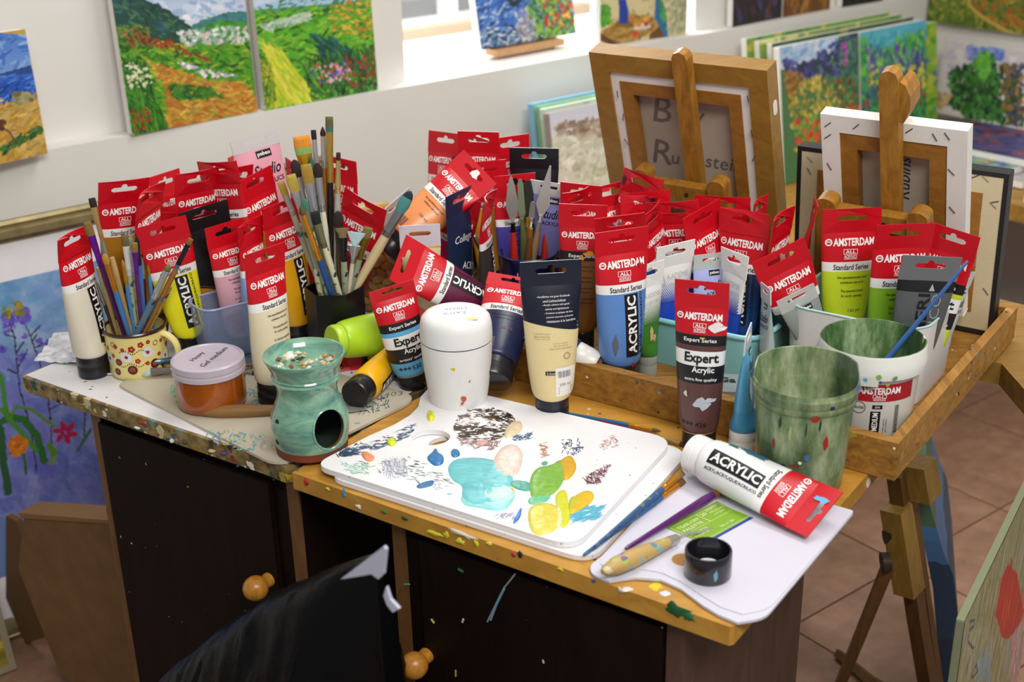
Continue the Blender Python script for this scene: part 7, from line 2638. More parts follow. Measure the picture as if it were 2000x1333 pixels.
def build_brushes():
    gm, gp = 'brushes in the enamel mug', 'brushes in the black pot'
    mug = (MUG[0], MUG[1] - 0.002, MUG[2])
    L = [
        ('gold ferrule brush with black square tip rising left in the mug', (179, 387), (240, 632), 0.012, dict(hcol='7c8478', fcol='d0b070', bcol='1c1614', kind='flat', r=0.0030, bw=0.0085, Lb=0.013, Lf=0.042)),
        ('purple brush with brown bristles leaning left in the mug', (169, 433), (238, 640), -0.016, dict(hcol='4a1650', fcol='7a28a8', bcol='7a6228', kind='flat', r=0.0040, bw=0.010, Lb=0.020, Lf=0.040)),
        ('bare wooden brush handle pointing up in the mug', (203, 442), (254, 639), -0.004, dict(hcol='c8a468', kind='round', r=0.0036, noferrule=True)),
        ('blue brush with orange filbert tip in the mug', (203, 496), (248, 641), -0.024, dict(hcol='3a7ab8', fcol='d8922a', bcol='b8842a', kind='filbert', r=0.0034, bw=0.007, Lb=0.015, Lf=0.036)),
        ('slim blue brush with gold ferrule in the mug middle', (239, 507), (261, 641), -0.022, dict(hcol='3a80c0', fcol='d8a02a', bcol='a87a2a', kind='round', r=0.0024, Lb=0.010, Lf=0.024)),
        ('white ferrule flat brush with brown tip in the mug', (243, 459), (265, 637), -0.006, dict(hcol='a8aa88', fcol='dcdcd8', bcol='6a5a30', kind='flat', r=0.0038, bw=0.0085, Lb=0.016, Lf=0.036, dirty=True, fmetal=0.2)),
        ('pale green stained brush with teal tip in the mug', (252, 464), (270, 634), 0.004, dict(hcol='a8a888', fcol='c8ccc8', bcol='6a8a78', kind='flat', r=0.0032, bw=0.008, Lb=0.018, Lf=0.034, dirty=True)),
        ('purple brush with bright violet ferrule in the mug middle', (262, 474), (274, 618), -0.014, dict(hcol='5a2464', fcol='8030b8', bcol='8a6a28', kind='flat', r=0.0030, bw=0.008, Lb=0.014, Lf=0.028)),
        ('blue brush with black tip and ferrule in the mug', (267, 460), (281, 612), -0.004, dict(hcol='3a70c0', fcol='20242c', bcol='141414', kind='round', r=0.0030, Lb=0.012, Lf=0.026, fmetal=0.2)),
        ('dark red slim brush at the mug back', (278, 490), (284, 606), 0.014, dict(hcol='5a1c20', fcol='c8c8c4', bcol='3a3428', kind='round', r=0.0022, Lb=0.009, Lf=0.026)),
        ('slim blue brush with gold ferrule at the mug right', (287, 488), (298, 606), 0.010, dict(hcol='4a86b8', fcol='d8a02a', bcol='b88a3a', kind='round', r=0.0026, Lb=0.008, Lf=0.024)),
        ('orange bristled brush at the mug back', (258, 460), (268, 612), 0.016, dict(hcol='8a6a3a', fcol='b89040', bcol='b8842a', kind='flat', r=0.0030, bw=0.009, Lb=0.018, Lf=0.026)),
        ('brown handled brush with black ferrule leaning right over the yellow tube', (373, 466), (290, 634), -0.014, dict(hcol='a86a2a', fcol='1c1c1c', bcol='8a5a2a', kind='flat', r=0.0034, bw=0.007, Lb=0.010, Lf=0.028, dirty=True, fmetal=0.2)),
        ('pale wooden brush handle leaning right out of the mug', (357, 506), (297, 632), -0.006, dict(hcol='b8924a', kind='round', r=0.0036, noferrule=True, dirty=True)),
        ('blue stained brush with silver ferrule leaning right in the mug', (331, 517), (275, 637), -0.022, dict(hcol='5a7a98', fcol='c8d0cc', bcol='6a6a2a', kind='round', r=0.0046, Lb=0.010, Lf=0.042, dirty=True)),
        ('bare pale wooden handle at the mug left rear', (174, 462), (224, 634), 0.004, dict(hcol='b89a5c', kind='round', r=0.0034, noferrule=True)),
        ('thin dark brush at the far left of the mug', (187, 548), (216, 628), 0.006, dict(hcol='4a3028', fcol='b8b8b0', bcol='8a8a78', kind='round', r=0.0024, Lb=0.010, Lf=0.022)),
        ('short gold tipped slim brush in the mug', (222, 508), (246, 628), 0.014, dict(hcol='6a4a8a', fcol='c8a050', bcol='7a5a28', kind='round', r=0.0022, Lb=0.008, Lf=0.02)),
    ]
    for lab, tp, rp, dy, kw in L:
        f, t = in_pot(mug, tp, rp, dy)
        brush(lab, f, t, group=gm, **kw)
    pot = POT
    L = [
        ('tallest brush with gold ferrule and black handle in the pot', (643, 228), (648, 560), 0.004, dict(hcol='1a1714', fcol='c8a850', bcol='3a6a5a', tipcol='5a5a34', kind='flat', r=0.0044, bw=0.0095, Lb=0.020, Lf=0.062)),
        ('slim brown brush with round dark tip in the pot', (630, 247), (644, 560), 0.008, dict(hcol='9a5c1e', fcol='c8c8c4', bcol='3a1418', kind='round', r=0.0036, Lb=0.013, Lf=0.038)),
        ('square black tipped brush with silver ferrule in the pot', (612, 254), (638, 560), 0.014, dict(hcol='6a2c18', fcol='c8c8c8', bcol='2a1014', kind='flat', r=0.0036, bw=0.0065, Lb=0.013, Lf=0.038)),
        ('wide flat brush with orange green bristles and gold ferrule', (588, 266), (640, 562), 0.010, dict(hcol='c8b890', fcol='dca428', bcol='8ab060', tipcol='d88a28', kind='flat', r=0.0058, bw=0.021, Lb=0.024, Lf=0.034)),
        ('angled brush with gold ferrule and grey white handle', (661, 298), (656, 562), -0.004, dict(hcol='a8aca0', fcol='d8c080', bcol='3a1a14', kind='flat', r=0.0040, bw=0.0055, Lb=0.011, Lf=0.040)),
        ('dark oval brush at the left of the pot', (574, 312), (634, 560), 0.002, dict(hcol='c8c8b8', fcol='c0c0c0', bcol='2a1c1c', kind='filbert', r=0.0044, bw=0.011, Lb=0.024, Lf=0.034)),
        ('wide tan bristle brush with crumpled silver ferrule', (597, 321), (642, 562), -0.006, dict(hcol='d0ccb0', fcol='b8b8bc', bcol='a0802c', kind='flat', r=0.0052, bw=0.014, Lb=0.026, Lf=0.046)),
        ('pointed teal tipped brush in the pot', (606, 304), (644, 560), 0.006, dict(hcol='7a8a80', fcol='b0b8b0', bcol='2a5a5a', kind='round', r=0.0048, Lb=0.026, Lf=0.03)),
        ('dark filbert brush with long silver ferrule and white handle', (619, 318), (648, 562), -0.004, dict(hcol='e0dcc8', fcol='b8babc', bcol='2a181c', kind='filbert', r=0.0044, bw=0.0095, Lb=0.020, Lf=0.042)),
        ('tan flat brush at the left edge of the pot', (567, 341), (630, 562), -0.004, dict(hcol='b8b89a', fcol='c0c0c0', bcol='b0983c', kind='flat', r=0.0042, bw=0.013, Lb=0.024, Lf=0.024, dirty=True)),
        ('second tan brush lowest at the pot left', (548, 355), (626, 562), 0.006, dict(hcol='a8a890', fcol='b8b8b0', bcol='a88a30', kind='flat', r=0.0040, bw=0.009, Lb=0.020, Lf=0.024, dirty=True)),
        ('green stained brush low in the pot', (592, 387), (636, 562), -0.018, dict(hcol='a8b09a', fcol='8a9a90', bcol='3f7a64', kind='filbert', r=0.0040, bw=0.008, Lb=0.018, Lf=0.026, dirty=True)),
        ('black flat brush leaning left low in the pot', (612, 414), (662, 560), -0.014, dict(hcol='d8d4b4', fcol='7a7a5a', bcol='141416', kind='flat', r=0.0044, bw=0.012, Lb=0.018, Lf=0.030, dirty=True, fmetal=0.4)),
        ('blue handled brush with gold ferrule leaning left in the pot', (586, 401), (643, 562), -0.024, dict(hcol='1f4a88', fcol='d89a2a', bcol='5a4a24', kind='round', r=0.0042, Lb=0.014, Lf=0.062)),
        ('grey handled brush beside the blue handled one', (604, 420), (654, 562), -0.010, dict(hcol='6a6e60', fcol='7a7a6a', bcol='5a4a2a', kind='round', r=0.0040, Lb=0.012, Lf=0.03, dirty=True)),
        ('dark round mop brush with brown handle in the pot', (660, 412), (664, 558), -0.008, dict(hcol='4a3420', fcol='5a4a34', bcol='2a1a16', kind='filbert', r=0.0042, bw=0.011, Lb=0.022, Lf=0.02)),
        ('tan tuft brush with black ferrule in the pot', (668, 446), (674, 556), -0.016, dict(hcol='9aa088', fcol='1a1c1c', bcol='7a6e4a', kind='fan', r=0.0044, bw=0.014, Lb=0.014, Lf=0.030, dirty=True, fmetal=0.2)),
        ('small fan brush with pale blue bristles', (696, 454), (683, 556), -0.014, dict(hcol='d8ccbc', fcol='b8bcbc', bcol='b8d4dc', kind='fan', r=0.0030, bw=0.018, Lb=0.020, Lf=0.022)),
        ('tan flat brush with brass ferrule leaning right in the pot', (720, 444), (688, 556), -0.006, dict(hcol='8a9a80', fcol='8a7428', bcol='7a6a34', kind='flat', r=0.0042, bw=0.012, Lb=0.016, Lf=0.028, dirty=True)),
        ('big pale wooden brush with dark teal tip leaning far right out of the pot', (803, 374), (692, 552), 0.004, dict(hcol='d8c49a', fcol='8a8e90', bcol='4a8a8a', tipcol='1c2a2e', kind='filbert', r=0.0066, bw=0.013, Lb=0.032, Lf=0.034)),
        ('pale stained handle standing in the pot', (606, 470), (624, 562), -0.012, dict(hcol='c8c4a0', kind='round', r=0.0042, noferrule=True, dirty=True)),
    ]
    for lab, tp, rp, dy, kw in L:
        f, t = in_pot(pot, tp, rp, dy)
        brush(lab, f, t, group=gp, **kw)
    # single fine brush poking out of the hang hole and the brush in the tub
    f, t = at_z(372, 425, T + 0.16), at_z(419, 352, T + 0.225)
    brush('fine brush with silver ferrule sticking up through the black tube header', f + Vector((0, -0.03, 0)), t, hcol='c8a060', fcol='c8c8c8', bcol='2a2a2a', kind='round', r=0.0020, Lb=0.006, Lf=0.03)
    pos, R, H = GELTUB
    tip = at_y(1650, 730, pos.y - 0.01)
    tip = pos + Vector((-0.030, -0.005, 0.020))
    end = tip + (pos + Vector((0.046, 0.010, 0.120)) - tip) * 1.75
    brush('blue handled brush standing in the gel medium tub', end, tip, hcol='2a5a98', fcol='b89040', bcol='3a4a2a', kind='round', r=0.0036, Lb=0.014, Lf=0.03)
    # ---- brushes lying about
    def lying(label, a, b, z=T, rad=0.003, **kw):
        brush(label, at_z(*a, z + rad * 1.1), at_z(*b, z + rad * 1.1), r=rad, **kw)
    lying('slim teal blue brush lying behind the palette', (1061, 799), (1292, 843), hcol='1f6088', fcol='d89a2a', bcol='5a4a24', kind='round', rad=0.0026, Lb=0.012, Lf=0.026)
    lying('magenta brush lying half under the palette rear edge', (1172, 822), (1345, 872), hcol='6a1450', fcol='b8a060', bcol='3a2a1c', kind='round', rad=0.0026, Lb=0.012, Lf=0.026)
    lying('worn blue brush lying between the palettes and the pad', (1140, 1085), (1336, 938), T + 0.004, 0.0036, hcol='2a5c94', fcol='d8922a', bcol='6a4a24', kind='flat', bw=0.008, Lb=0.014, Lf=0.030, dirty=True)
    lying('second worn blue brush lying beside it', (1162, 1068), (1334, 922), T + 0.0115, 0.0034, hcol='2a5488', fcol='d8922a', bcol='8a6a34', kind='flat', bw=0.008, Lb=0.016, Lf=0.028, dirty=True)
    lying('thick purple brush lying on the palette pad', (1222, 1073), (1430, 945), T + 0.0045, 0.0048, hcol='521060', fcol='b07a30', bcol='5a4a2a', kind='round', Lb=0.016, Lf=0.016)
    lying('black brush lying between blue tube and white jar', (850, 758), (690, 706), T + 0.001, 0.0044, hcol='16161a', fcol='2a2a2e', bcol='4a4030', kind='flat', bw=0.010, Lb=0.016, Lf=0.03, fmetal=0.3)
    lying('dirty blue brush lying in front of the mug', (500, 688), (240, 713), T + 0.018, 0.0040, hcol='2a4050', fcol='7a8a90', bcol='2a3a40', kind='flat', bw=0.009, Lb=0.016, Lf=0.03, dirty=True)
    lying('paint caked brush with green white tip lying in front of the mug', (510, 712), (268, 728), T + 0.008, 0.0042, hcol='6a5a48', fcol='8a8078', bcol='a8c0a8', kind='filbert', bw=0.011, Lb=0.018, Lf=0.03, dirty=True)
    lying('wooden brush handle lying between mug and plastic box', (470, 668), (332, 652), T + 0.001, 0.0040, hcol='b08a4a', fcol='b8b0a0', bcol='5a4a34', kind='round', Lb=0.016, Lf=0.03)
    lying('brown brush lying behind the gel jar', (505, 712), (395, 748), T + 0.001, 0.0036, hcol='a87a48', fcol='c8b898', bcol='5a4a34', kind='flat', bw=0.01, Lb=0.016, Lf=0.03)
    lying('purple black brush lying behind the gel jar', (540, 735), (430, 722), T + 0.001, 0.0036, hcol='3a1838', fcol='a8a8a8', bcol='2a2a2a', kind='flat', bw=0.01, Lb=0.016, Lf=0.03)
    lying('white handled brush lying along the mug foot', (208, 731), (330, 727), T + 0.0005, 0.0022, hcol='e4e2dc', fcol='c8c8c8', bcol='6a5a48', kind='round', Lb=0.01, Lf=0.02)


def knife(label, foot, tip, hcol, fcol, blade='leaf', hl=0.07, hr=0.0055, bw=0.016, bl=0.06, crank=0.012, group=None, bcol='b8bab4', dirty=False, name='palette_knife', up=None):
    """a palette knife: handle, ferrule, cranked neck and blade"""
    foot, tip = Vector(foot), Vector(tip)
    z = (tip - foot).normalized()
    L = (tip - foot).length
    v = Vector(up) if up else CAM - (foot + tip) / 2
    y = -(v - z * v.dot(z)).normalized()
    x = y.cross(z)
    root = thing(name, label, 'palette knife', frame_mat(foot, x, y, z), group)
    hm = wood('knife_handle_' + hcol, hcol, hcol, 6, 2, 0.45, [(120, 0.42, 0.60, ['7aa8b0', 'a8b84a', '5a8a98', 'd0c8a0', '6a5a8a'])] if dirty else None)
    hp = [(0, 0.25), (0.004, 0.6), (hl * 0.2, 1.0), (hl * 0.45, 1.08), (hl * 0.75, 0.85), (hl, 0.62)]
    MB().sweep([(0, 0, a) for a, _ in hp], [b * hr for _, b in hp], 12, up=(0, 1, 0)).build('handle', hm, root)
    MB().sweep([(0, 0, hl - 0.001), (0, 0, hl + 0.012)], [hr * 0.66, hr * 0.52], 12).build('ferrule', mat(fcol, 0.25, 0.7), root)
    st = mat(bcol, 0.32, 0.6)
    zb = L - bl
    c = crank
    MB().sweep([(0, 0, hl + 0.011), (0, -c * 0.1, hl + 0.011 + (zb - hl - 0.011) * 0.35), (0, c * 0.9, hl + 0.011 + (zb - hl - 0.011) * 0.75), (0, c, zb + 0.004)], [0.0018, 0.0016, 0.0015, 0.0016], 8).build('neck', st, root)
    w = bw / 2
    if blade == 'leaf':
        loop = [(0.0012, 0), (w * 0.6, bl * 0.14), (w, bl * 0.32), (w * 0.9, bl * 0.5), (w * 0.55, bl * 0.8), (w * 0.2, bl * 0.96), (0, bl), (-w * 0.2, bl * 0.96), (-w * 0.55, bl * 0.8), (-w * 0.9, bl * 0.5), (-w, bl * 0.32), (-w * 0.6, bl * 0.14), (-0.0012, 0)]
    elif blade == 'diamond':
        loop = [(0.0015, 0), (w, bl * 0.25), (w * 0.95, bl * 0.32), (w * 0.12, bl), (-w * 0.12, bl), (-w * 0.95, bl * 0.32), (-w, bl * 0.25), (-0.0015, 0)]
    elif blade == 'long':
        loop = [(0.0015, 0), (w, bl * 0.2), (w * 0.8, bl * 0.9), (w * 0.3, bl), (-w * 0.3, bl), (-w * 0.8, bl * 0.9), (-w, bl * 0.2), (-0.0015, 0)]
    else:
        loop = [(0.002, 0), (w, bl * 0.1)]
        nt = 7
        for k in range(nt):
            z0 = bl * (0.12 + 0.86 * k / nt)
            z1 = bl * (0.12 + 0.86 * (k + 0.5) / nt)
            loop += [(w, z0), (w, z1), (w * 0.55, z1), (w * 0.55, bl * (0.12 + 0.86 * (k + 1) / nt))]
        loop += [(w * 0.6, bl), (-w * 0.5, bl * 0.98)]
        for k in reversed(range(nt)):
            z0 = bl * (0.12 + 0.86 * k / nt)
            z1 = bl * (0.12 + 0.86 * (k + 0.5) / nt)
            loop += [(-w * 0.6, bl * (0.12 + 0.86 * (k + 1) / nt)), (-w * 0.6, z1), (-w, z1), (-w, z0)]
        loop += [(-w, bl * 0.1), (-0.002, 0)]
    MB().prism(loop, -0.0004, 0.0004).build('blade', st, root, M=Matrix.Translation((0, c, zb)) @ Matrix.Rotation(pi / 2, 4, 'X'), smooth=False)
    return root


def build_knives():
    gk = 'palette knives in the navy bucket'
    bk = BUCKET
    for lab, tp, rp, dy, kw in (
            ('leaf bladed palette knife with red handle at the left of the bucket', (998, 349), (1003, 492), -0.010, dict(hcol='c02818', fcol='1c1c1c', blade='leaf', bw=0.017, bl=0.068)),
            ('thin green stained palette knife behind the left knife', (1016, 354), (1022, 490), 0.006, dict(hcol='5a6a3a', fcol='8a9a6a', blade='long', bw=0.010, bl=0.06, bcol='98a888')),
            ('comb edged dark metal knife in the bucket', (1035, 355), (1030, 490), 0.010, dict(hcol='6a4a2a', fcol='d8a830', blade='comb', bw=0.022, bl=0.075, bcol='3c403c')),
            ('diamond bladed bright palette knife at the right of the bucket', (1074, 329), (1050, 488), -0.004, dict(hcol='9a8058', fcol='b8b8b0', blade='diamond', bw=0.019, bl=0.075, bcol='d0d0cc')),
            ('palette knife with gold ferrule and brown handle low in the bucket', (1040, 402), (1035, 496), -0.018, dict(hcol='7a5028', fcol='d8a830', blade='long', bw=0.008, bl=0.03, hl=0.085)),
            ('palette knife with red handle at the bucket right rear', (1068, 400), (1066, 488), 0.012, dict(hcol='c82a1a', fcol='1c1c1c', blade='long', bw=0.008, bl=0.03, hl=0.085))):
        f, t = in_pot(bk, tp, rp, dy)
        f.z = T + 0.052
        knife(lab, f, t, group=gk, **{**dict(hl=0.088), **kw})
    # loose ones
    f = at_z(394, 806, T + 0.009)
    t = at_z(716, 799, T + 0.006)
    knife('painting knife with brown wooden handle lying behind the burner', f, t, '8a6434', 'b8b0a0', 'leaf', hl=0.115, hr=0.0085, bw=0.020, bl=0.055, crank=0.0, dirty=False, up=(0, 0, 1))
    f = at_z(1176, 1118, T + 0.014)
    t = at_z(1462, 990, T + 0.008)
    knife('painting knife with paint stained wooden handle and diamond blade on the pad', f, t, 'b89a5c', 'b8b4a8', 'diamond', hl=0.088, hr=0.0088, bw=0.036, bl=0.058, crank=0.006, dirty=True, up=(0, 0, 1))
    f, t = at_z(960, 470, T + 0.14), at_z(897, 410, T + 0.165)
    knife('brown stained palette knife blade sticking out between navy and dark tubes', f + Vector((0.0, 0.03, -0.05)), t, '6a4a2a', 'b8b0a0', 'diamond', hl=0.05, hr=0.005, bw=0.012, bl=0.045, crank=0.004, bcol='8a7a60')


build_brushes()
build_knives()

# ================================================================== palettes, pads and sheets
def flat_on(pts, z):
    """photograph outline traced onto the horizontal plane at z (world xy)"""
    return [(p.x, p.y) for p in (at_z(u, v, z) for u, v in pts)]


def smooth_loop(pts, it=2):
    return [(p.x, p.y) for p in chaikin([Vector((x, y, 0)) for x, y in pts], it)]


def dab_mesh(name, pts, z, h, m, parent, seed=0, ridge=0.0):
    """a dab of paint with body: outline on the surface, domed and ridged inside"""
    from mathutils import noise as mn
    loop = [Vector((x, y, 0)) for x, y in smooth_loop(pts, 2)]
    c = sum(loop, Vector()) / len(loop)
    n = len(loop)
    mb = MB()
    fr = [(1.0, 0.0), (0.93, 0.6), (0.75, 0.9), (0.5, 1.0), (0.25, 0.95)]
    for f, hh in fr:
        for p in loop:
            q = c + (p - c) * f
            k = 1 + ridge * mn.noise(Vector((q.x * 160 + seed, q.y * 90, seed))) * (1 if f < 1 else 0)
            mb.v.append(Vector((q.x, q.y, z + h * hh * k)))
    mb.v.append(Vector((c.x, c.y, z + h)))
    for j in range(len(fr) - 1):
        for i in range(n):
            i2 = (i + 1) % n
            mb.f.append((j * n + i, j * n + i2, (j + 1) * n + i2, (j + 1) * n + i))
    k = (len(fr) - 1) * n
    for i in range(n):
        mb.f.append((k + i, k + (i + 1) % n, len(mb.v) - 1))
    mb.mi = [0] * len(mb.f)
    # outlines traced clockwise face down: turn them over
    a2 = sum(loop[i].x * loop[(i + 1) % n].y - loop[(i + 1) % n].x * loop[i].y for i in range(n))
    if a2 < 0:
        mb.f = [tuple(reversed(q)) for q in mb.f]
    return mb.build(name, m, parent, ang=80)


def paint_mat(c1, c2, key):
    if ('pm', key) in MATS:
        return MATS[('pm', key)]
    t = NT('wet_paint_' + key)
    v = t.coords((1, 2.2, 1), rot=(0, 0, 0.6))
    nz = t.noise(v, 60, 4, 0.6, 1.2)
    t.base(t.ramp(nz.outputs['Fac'], [(0.32, c1), (0.68, c2)]))
    t.set(rough=0.28)
    t.bump(nz.outputs['Fac'], 0.35, 0.002)
    MATS[('pm', key)] = t.m
    return t.m


def wash_mat(key, c1, c2):
    t = NT('dry_wash_' + key)
    v = t.coords((1, 1.8, 1), rot=(0, 0, 0.5))
    nz = t.noise(v, 95, 5, 0.62, 0.8)
    n2 = t.noise(v, 26, 3)
    c = t.ramp(n2.outputs['Fac'], [(0.35, c1), (0.62, c2)])
    k = t.math('GREATER_THAN', t.math('ADD', nz.outputs['Fac'], t.math('MULTIPLY', n2.outputs['Fac'], 0.35)), 0.685)
    t.base(t.mix(k, c, lin('e9e8ea')))
    t.set(rough=0.35)
    return t.m


def smear(name, px, z, n, cols, parent, seed, length=10, width=2.0, ang=-20, jit=14, M_=None):
    """dry brush smear: many thin flecks of one stroke, laid in an outline"""
    rg = random.Random(seed)
    us = [p[0] for p in px]
    vs = [p[1] for p in px]

    def inside(u, v):
        c = False
        j = len(px) - 1
        for i in range(len(px)):
            (ui, vi), (uj, vj) = px[i], px[j]
            if (vi > v) != (vj > v) and u < (uj - ui) * (v - vi) / (vj - vi + 1e-9) + ui:
                c = not c
            j = i
        return c
    for col in cols:
        mb = MB()
        k = 0
        tries = 0
        while k < n // len(cols) and tries < 4000:
            tries += 1
            u, v = rg.uniform(min(us), max(us)), rg.uniform(min(vs), max(vs))
            if not inside(u, v):
                continue
            k += 1
            a = radians(rg.gauss(ang, jit))
            l, w = length * rg.uniform(0.4, 1.4), width * rg.uniform(0.5, 1.4)
            pts = []
            for (x, y) in ((-1, 0.1), (-0.5, 0.8), (0.2, 1.0), (0.8, 0.5), (1, -0.1), (0.5, -0.8), (-0.3, -0.9)):
                x, y = x * l / 2 * rg.uniform(0.8, 1.1), y * w / 2 * rg.uniform(0.5, 1.3)
                pts.append((u + x * cos(a) - y * sin(a), v + x * sin(a) + y * cos(a)))
            q = [at_z(p[0], p[1], z + 0.00008 + 0.00005 * rg.random()) for p in pts]
            mb.add(q, [tuple(reversed(range(len(q))))])
        o = mb.build(name, mat(col, 0.4), parent, smooth=False)
        o['kind'] = 'stuff'


def rounded(loop, r, corners, n=6):
    """round chosen corners of an outline (xy)"""
    out = []
    N = len(loop)
    for i in range(N):
        p = Vector((*loop[i], 0))
        if i not in corners:
            out.append((p.x, p.y))
            continue
        a, b = Vector((*loop[i - 1], 0)), Vector((*loop[(i + 1) % N], 0))
        ra = min(corners[i], (a - p).length * 0.48, (b - p).length * 0.48)
        s, e = p + (a - p).normalized() * ra, p + (b - p).normalized() * ra
        for k in range(n + 1):
            t = k / n
            q = s * (1 - t) ** 2 + p * 2 * t * (1 - t) + e * t * t
            out.append((q.x, q.y))
    return out


PAL = [(612, 908), (1122, 1070), (1318, 858), (905, 762), (868, 752), (838, 758), (822, 775), (817, 795), (800, 812), (770, 830), (720, 852)]
PALC = {0: 0.022, 1: 0.03, 2: 0.03}


def palette_loop(z, dx=0.0, dy=0.0):
    lp = rounded(flat_on(PAL, z), 0.02, PALC)
    return [(x + dx, y + dy) for x, y in lp]


def build_palettes():
    wp = NT('white_palette_board')
    v = wp.coords()
    nz = wp.noise(v, 6, 3)
    c = wp.ramp(nz.outputs['Fac'], [(0.3, 'e4e3e6'), (0.7, 'eeedee')])
    c = wp.splat(c, v, 160, 0.16, 0.05, ['4a5a8a', 'a05a4a', '5aa0a8', '8a8a5a'])
    wp.base(c)
    wp.set(rough=0.22)
    mw = wp.m
    edge = mat('c4bcae', 0.6)
    tz = T + 0.0125

    def hole(dx=0.0, dy=0.0, rx=0.0235, ry=0.0175):
        hc = at_z(841, 855, tz)
        return [(hc.x + dx + 0.0225 * cos(a), hc.y + dy + 0.0195 * sin(a)) for a in [2 * pi * k / 24 for k in range(24)]]
    offs = [(0.018, -0.010, 0.0), (0.0, 0.0, 0.0062)]
    r = thing('palette', 'lower white palette board sticking out under the used one', 'palette')
    lp = palette_loop(tz, 0.016, -0.0145)
    MB().prism(lp, T, T + 0.0055, holes=[hole(0.020, -0.004)]).build('board', mw, r, smooth=False)
    r = thing('palette', 'white palette with thumb hole covered in blue, green and yellow paint', 'palette')
    z0 = T + 0.0062
    MB().prism(palette_loop(tz), z0, tz, holes=[hole()]).build('board', mw, r, smooth=False)
    z = tz

    def dab(px, c1, c2, key, h=0.0016, seed=0, ridge=0.6):
        dab_mesh('paint_dab', flat_on(px, z), z - 0.0001, h, paint_mat(c1, c2, key), r, seed, ridge)
    # the big mixes
    dab([(872, 915), (885, 898), (915, 893), (950, 895), (985, 905), (1000, 925), (1005, 945), (985, 965), (965, 985), (940, 992), (915, 990), (900, 970), (905, 950), (882, 940)], '5ab4bc', '7accd0', 'turquoise', 0.0018, 1)
    dab([(895, 968), (935, 962), (985, 955), (1010, 965), (1000, 985), (985, 1000), (955, 998), (930, 992), (905, 990)], '7ac8cc', '9ad8d8', 'paleturq', 0.0012, 2)
    dab([(938, 962), (955, 948), (985, 946), (1010, 958), (1003, 978), (975, 988), (945, 982)], 'a8d8cc', 'bce0d4', 'mint', 0.0022, 3)
    dab([(958, 918), (965, 895), (975, 878), (990, 868), (1010, 868), (1022, 885), (1020, 908), (1012, 928), (985, 938), (962, 935)], 'd8b8a8', 'e4d0c4', 'pinkbeige', 0.0018, 4)
    dab([(990, 945), (1005, 938), (1030, 940), (1042, 950), (1035, 962), (1010, 958)], '4a9a88', '5aa898', 'tealgreen', 0.0012, 5)
    dab([(1032, 950), (1038, 925), (1052, 912), (1075, 910), (1100, 895), (1108, 912), (1102, 940), (1085, 965), (1060, 975), (1038, 978)], '6aa83a', '8ab84a', 'leafgreen', 0.0018, 6)
    dab([(1088, 905), (1108, 890), (1120, 893), (1128, 915), (1115, 935), (1100, 942), (1098, 920)], 'c89a1e', 'd8ac2a', 'ochre', 0.0020, 7)
    dab([(1032, 972), (1060, 965), (1078, 962), (1072, 980), (1045, 988), (1030, 985)], '5ab890', '7ac8a0', 'seafoam', 0.0012, 8)
    dab([(1082, 968), (1098, 955), (1108, 960), (1110, 985), (1115, 1010), (1108, 1030), (1095, 1035), (1090, 1005)], 'c8cc2a', 'd8d83a', 'limeyellow', 0.0014, 9)
    dab([(1030, 995), (1045, 985), (1070, 982), (1092, 990), (1098, 1010), (1090, 1032), (1072, 1045), (1045, 1048), (1032, 1030)], 'd0c440', 'e0d868', 'yellow', 0.0022, 10)
    dab([(1085, 992), (1095, 988), (1102, 1010), (1092, 1036), (1085, 1030)], 'd8dca0', 'e4e4b4', 'palelime', 0.0018, 11)
    dab([(1110, 985), (1122, 968), (1145, 958), (1160, 962), (1160, 978), (1145, 990), (1128, 1000), (1112, 1008)], 'd8ac1e', 'e4c030', 'gold', 0.0020, 12)
    dab([(1110, 975), (1128, 968), (1138, 972), (1120, 995), (1110, 1005)], 'b8b82a', 'c8c83a', 'olive', 0.0022, 13)
    dab([(832, 895), (845, 885), (851, 874), (856, 886), (868, 892), (866, 908), (850, 912), (840, 905)], '2a6aa8', '3a80b8', 'blue', 0.0026, 14)
    dab([(880, 884), (886, 878), (896, 880), (900, 890), (890, 895), (882, 893)], '2f70a8', '3f86b8', 'blueb', 0.0024, 15)
    dab([(834, 806), (842, 803), (850, 812), (848, 823), (838, 825), (833, 816)], 'd8d81e', 'e8e83a', 'lemon', 0.003, 16)
    dab([(755, 862), (762, 857), (772, 860), (775, 868), (765, 874), (757, 870)], 'c8d81e', 'd8e43a', 'lemonb', 0.003, 17)
    dab([(857, 786), (866, 780), (880, 776), (884, 782), (872, 788), (860, 790)], 'b8108a', 'c8289a', 'magenta', 0.003, 18)
    dab([(703, 887), (712, 882), (726, 888), (734, 896), (724, 904), (714, 901)], 'e08a60', 'eca078', 'peach', 0.002, 19)
    dab([(985, 842), (995, 828), (1012, 822), (1022, 828), (1018, 845), (1000, 855), (985, 858)], 'd8c49a', 'e4d4b0', 'cream', 0.0026, 20)
    dab([(925, 868), (938, 862), (950, 858), (955, 866), (940, 872)], 'c89a98', 'd8aca8', 'rose', 0.0016, 21)
    dab([(995, 955), (1002, 953), (1006, 962), (1000, 966)], 'e8a82a', 'e8b83a', 'amber', 0.0016, 22)
    dab([(1005, 1012), (1015, 995), (1020, 990), (1018, 1010), (1008, 1022), (1000, 1026)], '2a6ac0', '3a7ac8', 'ultrablue', 0.0014, 23)
    dab([(812, 948), (835, 940), (850, 938), (845, 950), (825, 955), (815, 955)], '2a6a9a', '3a7aa8', 'petrol', 0.001, 24)
    dab([(1055, 906), (1065, 900), (1072, 905), (1064, 912)], '5a9a88', '6aa898', 'sage', 0.001, 25)
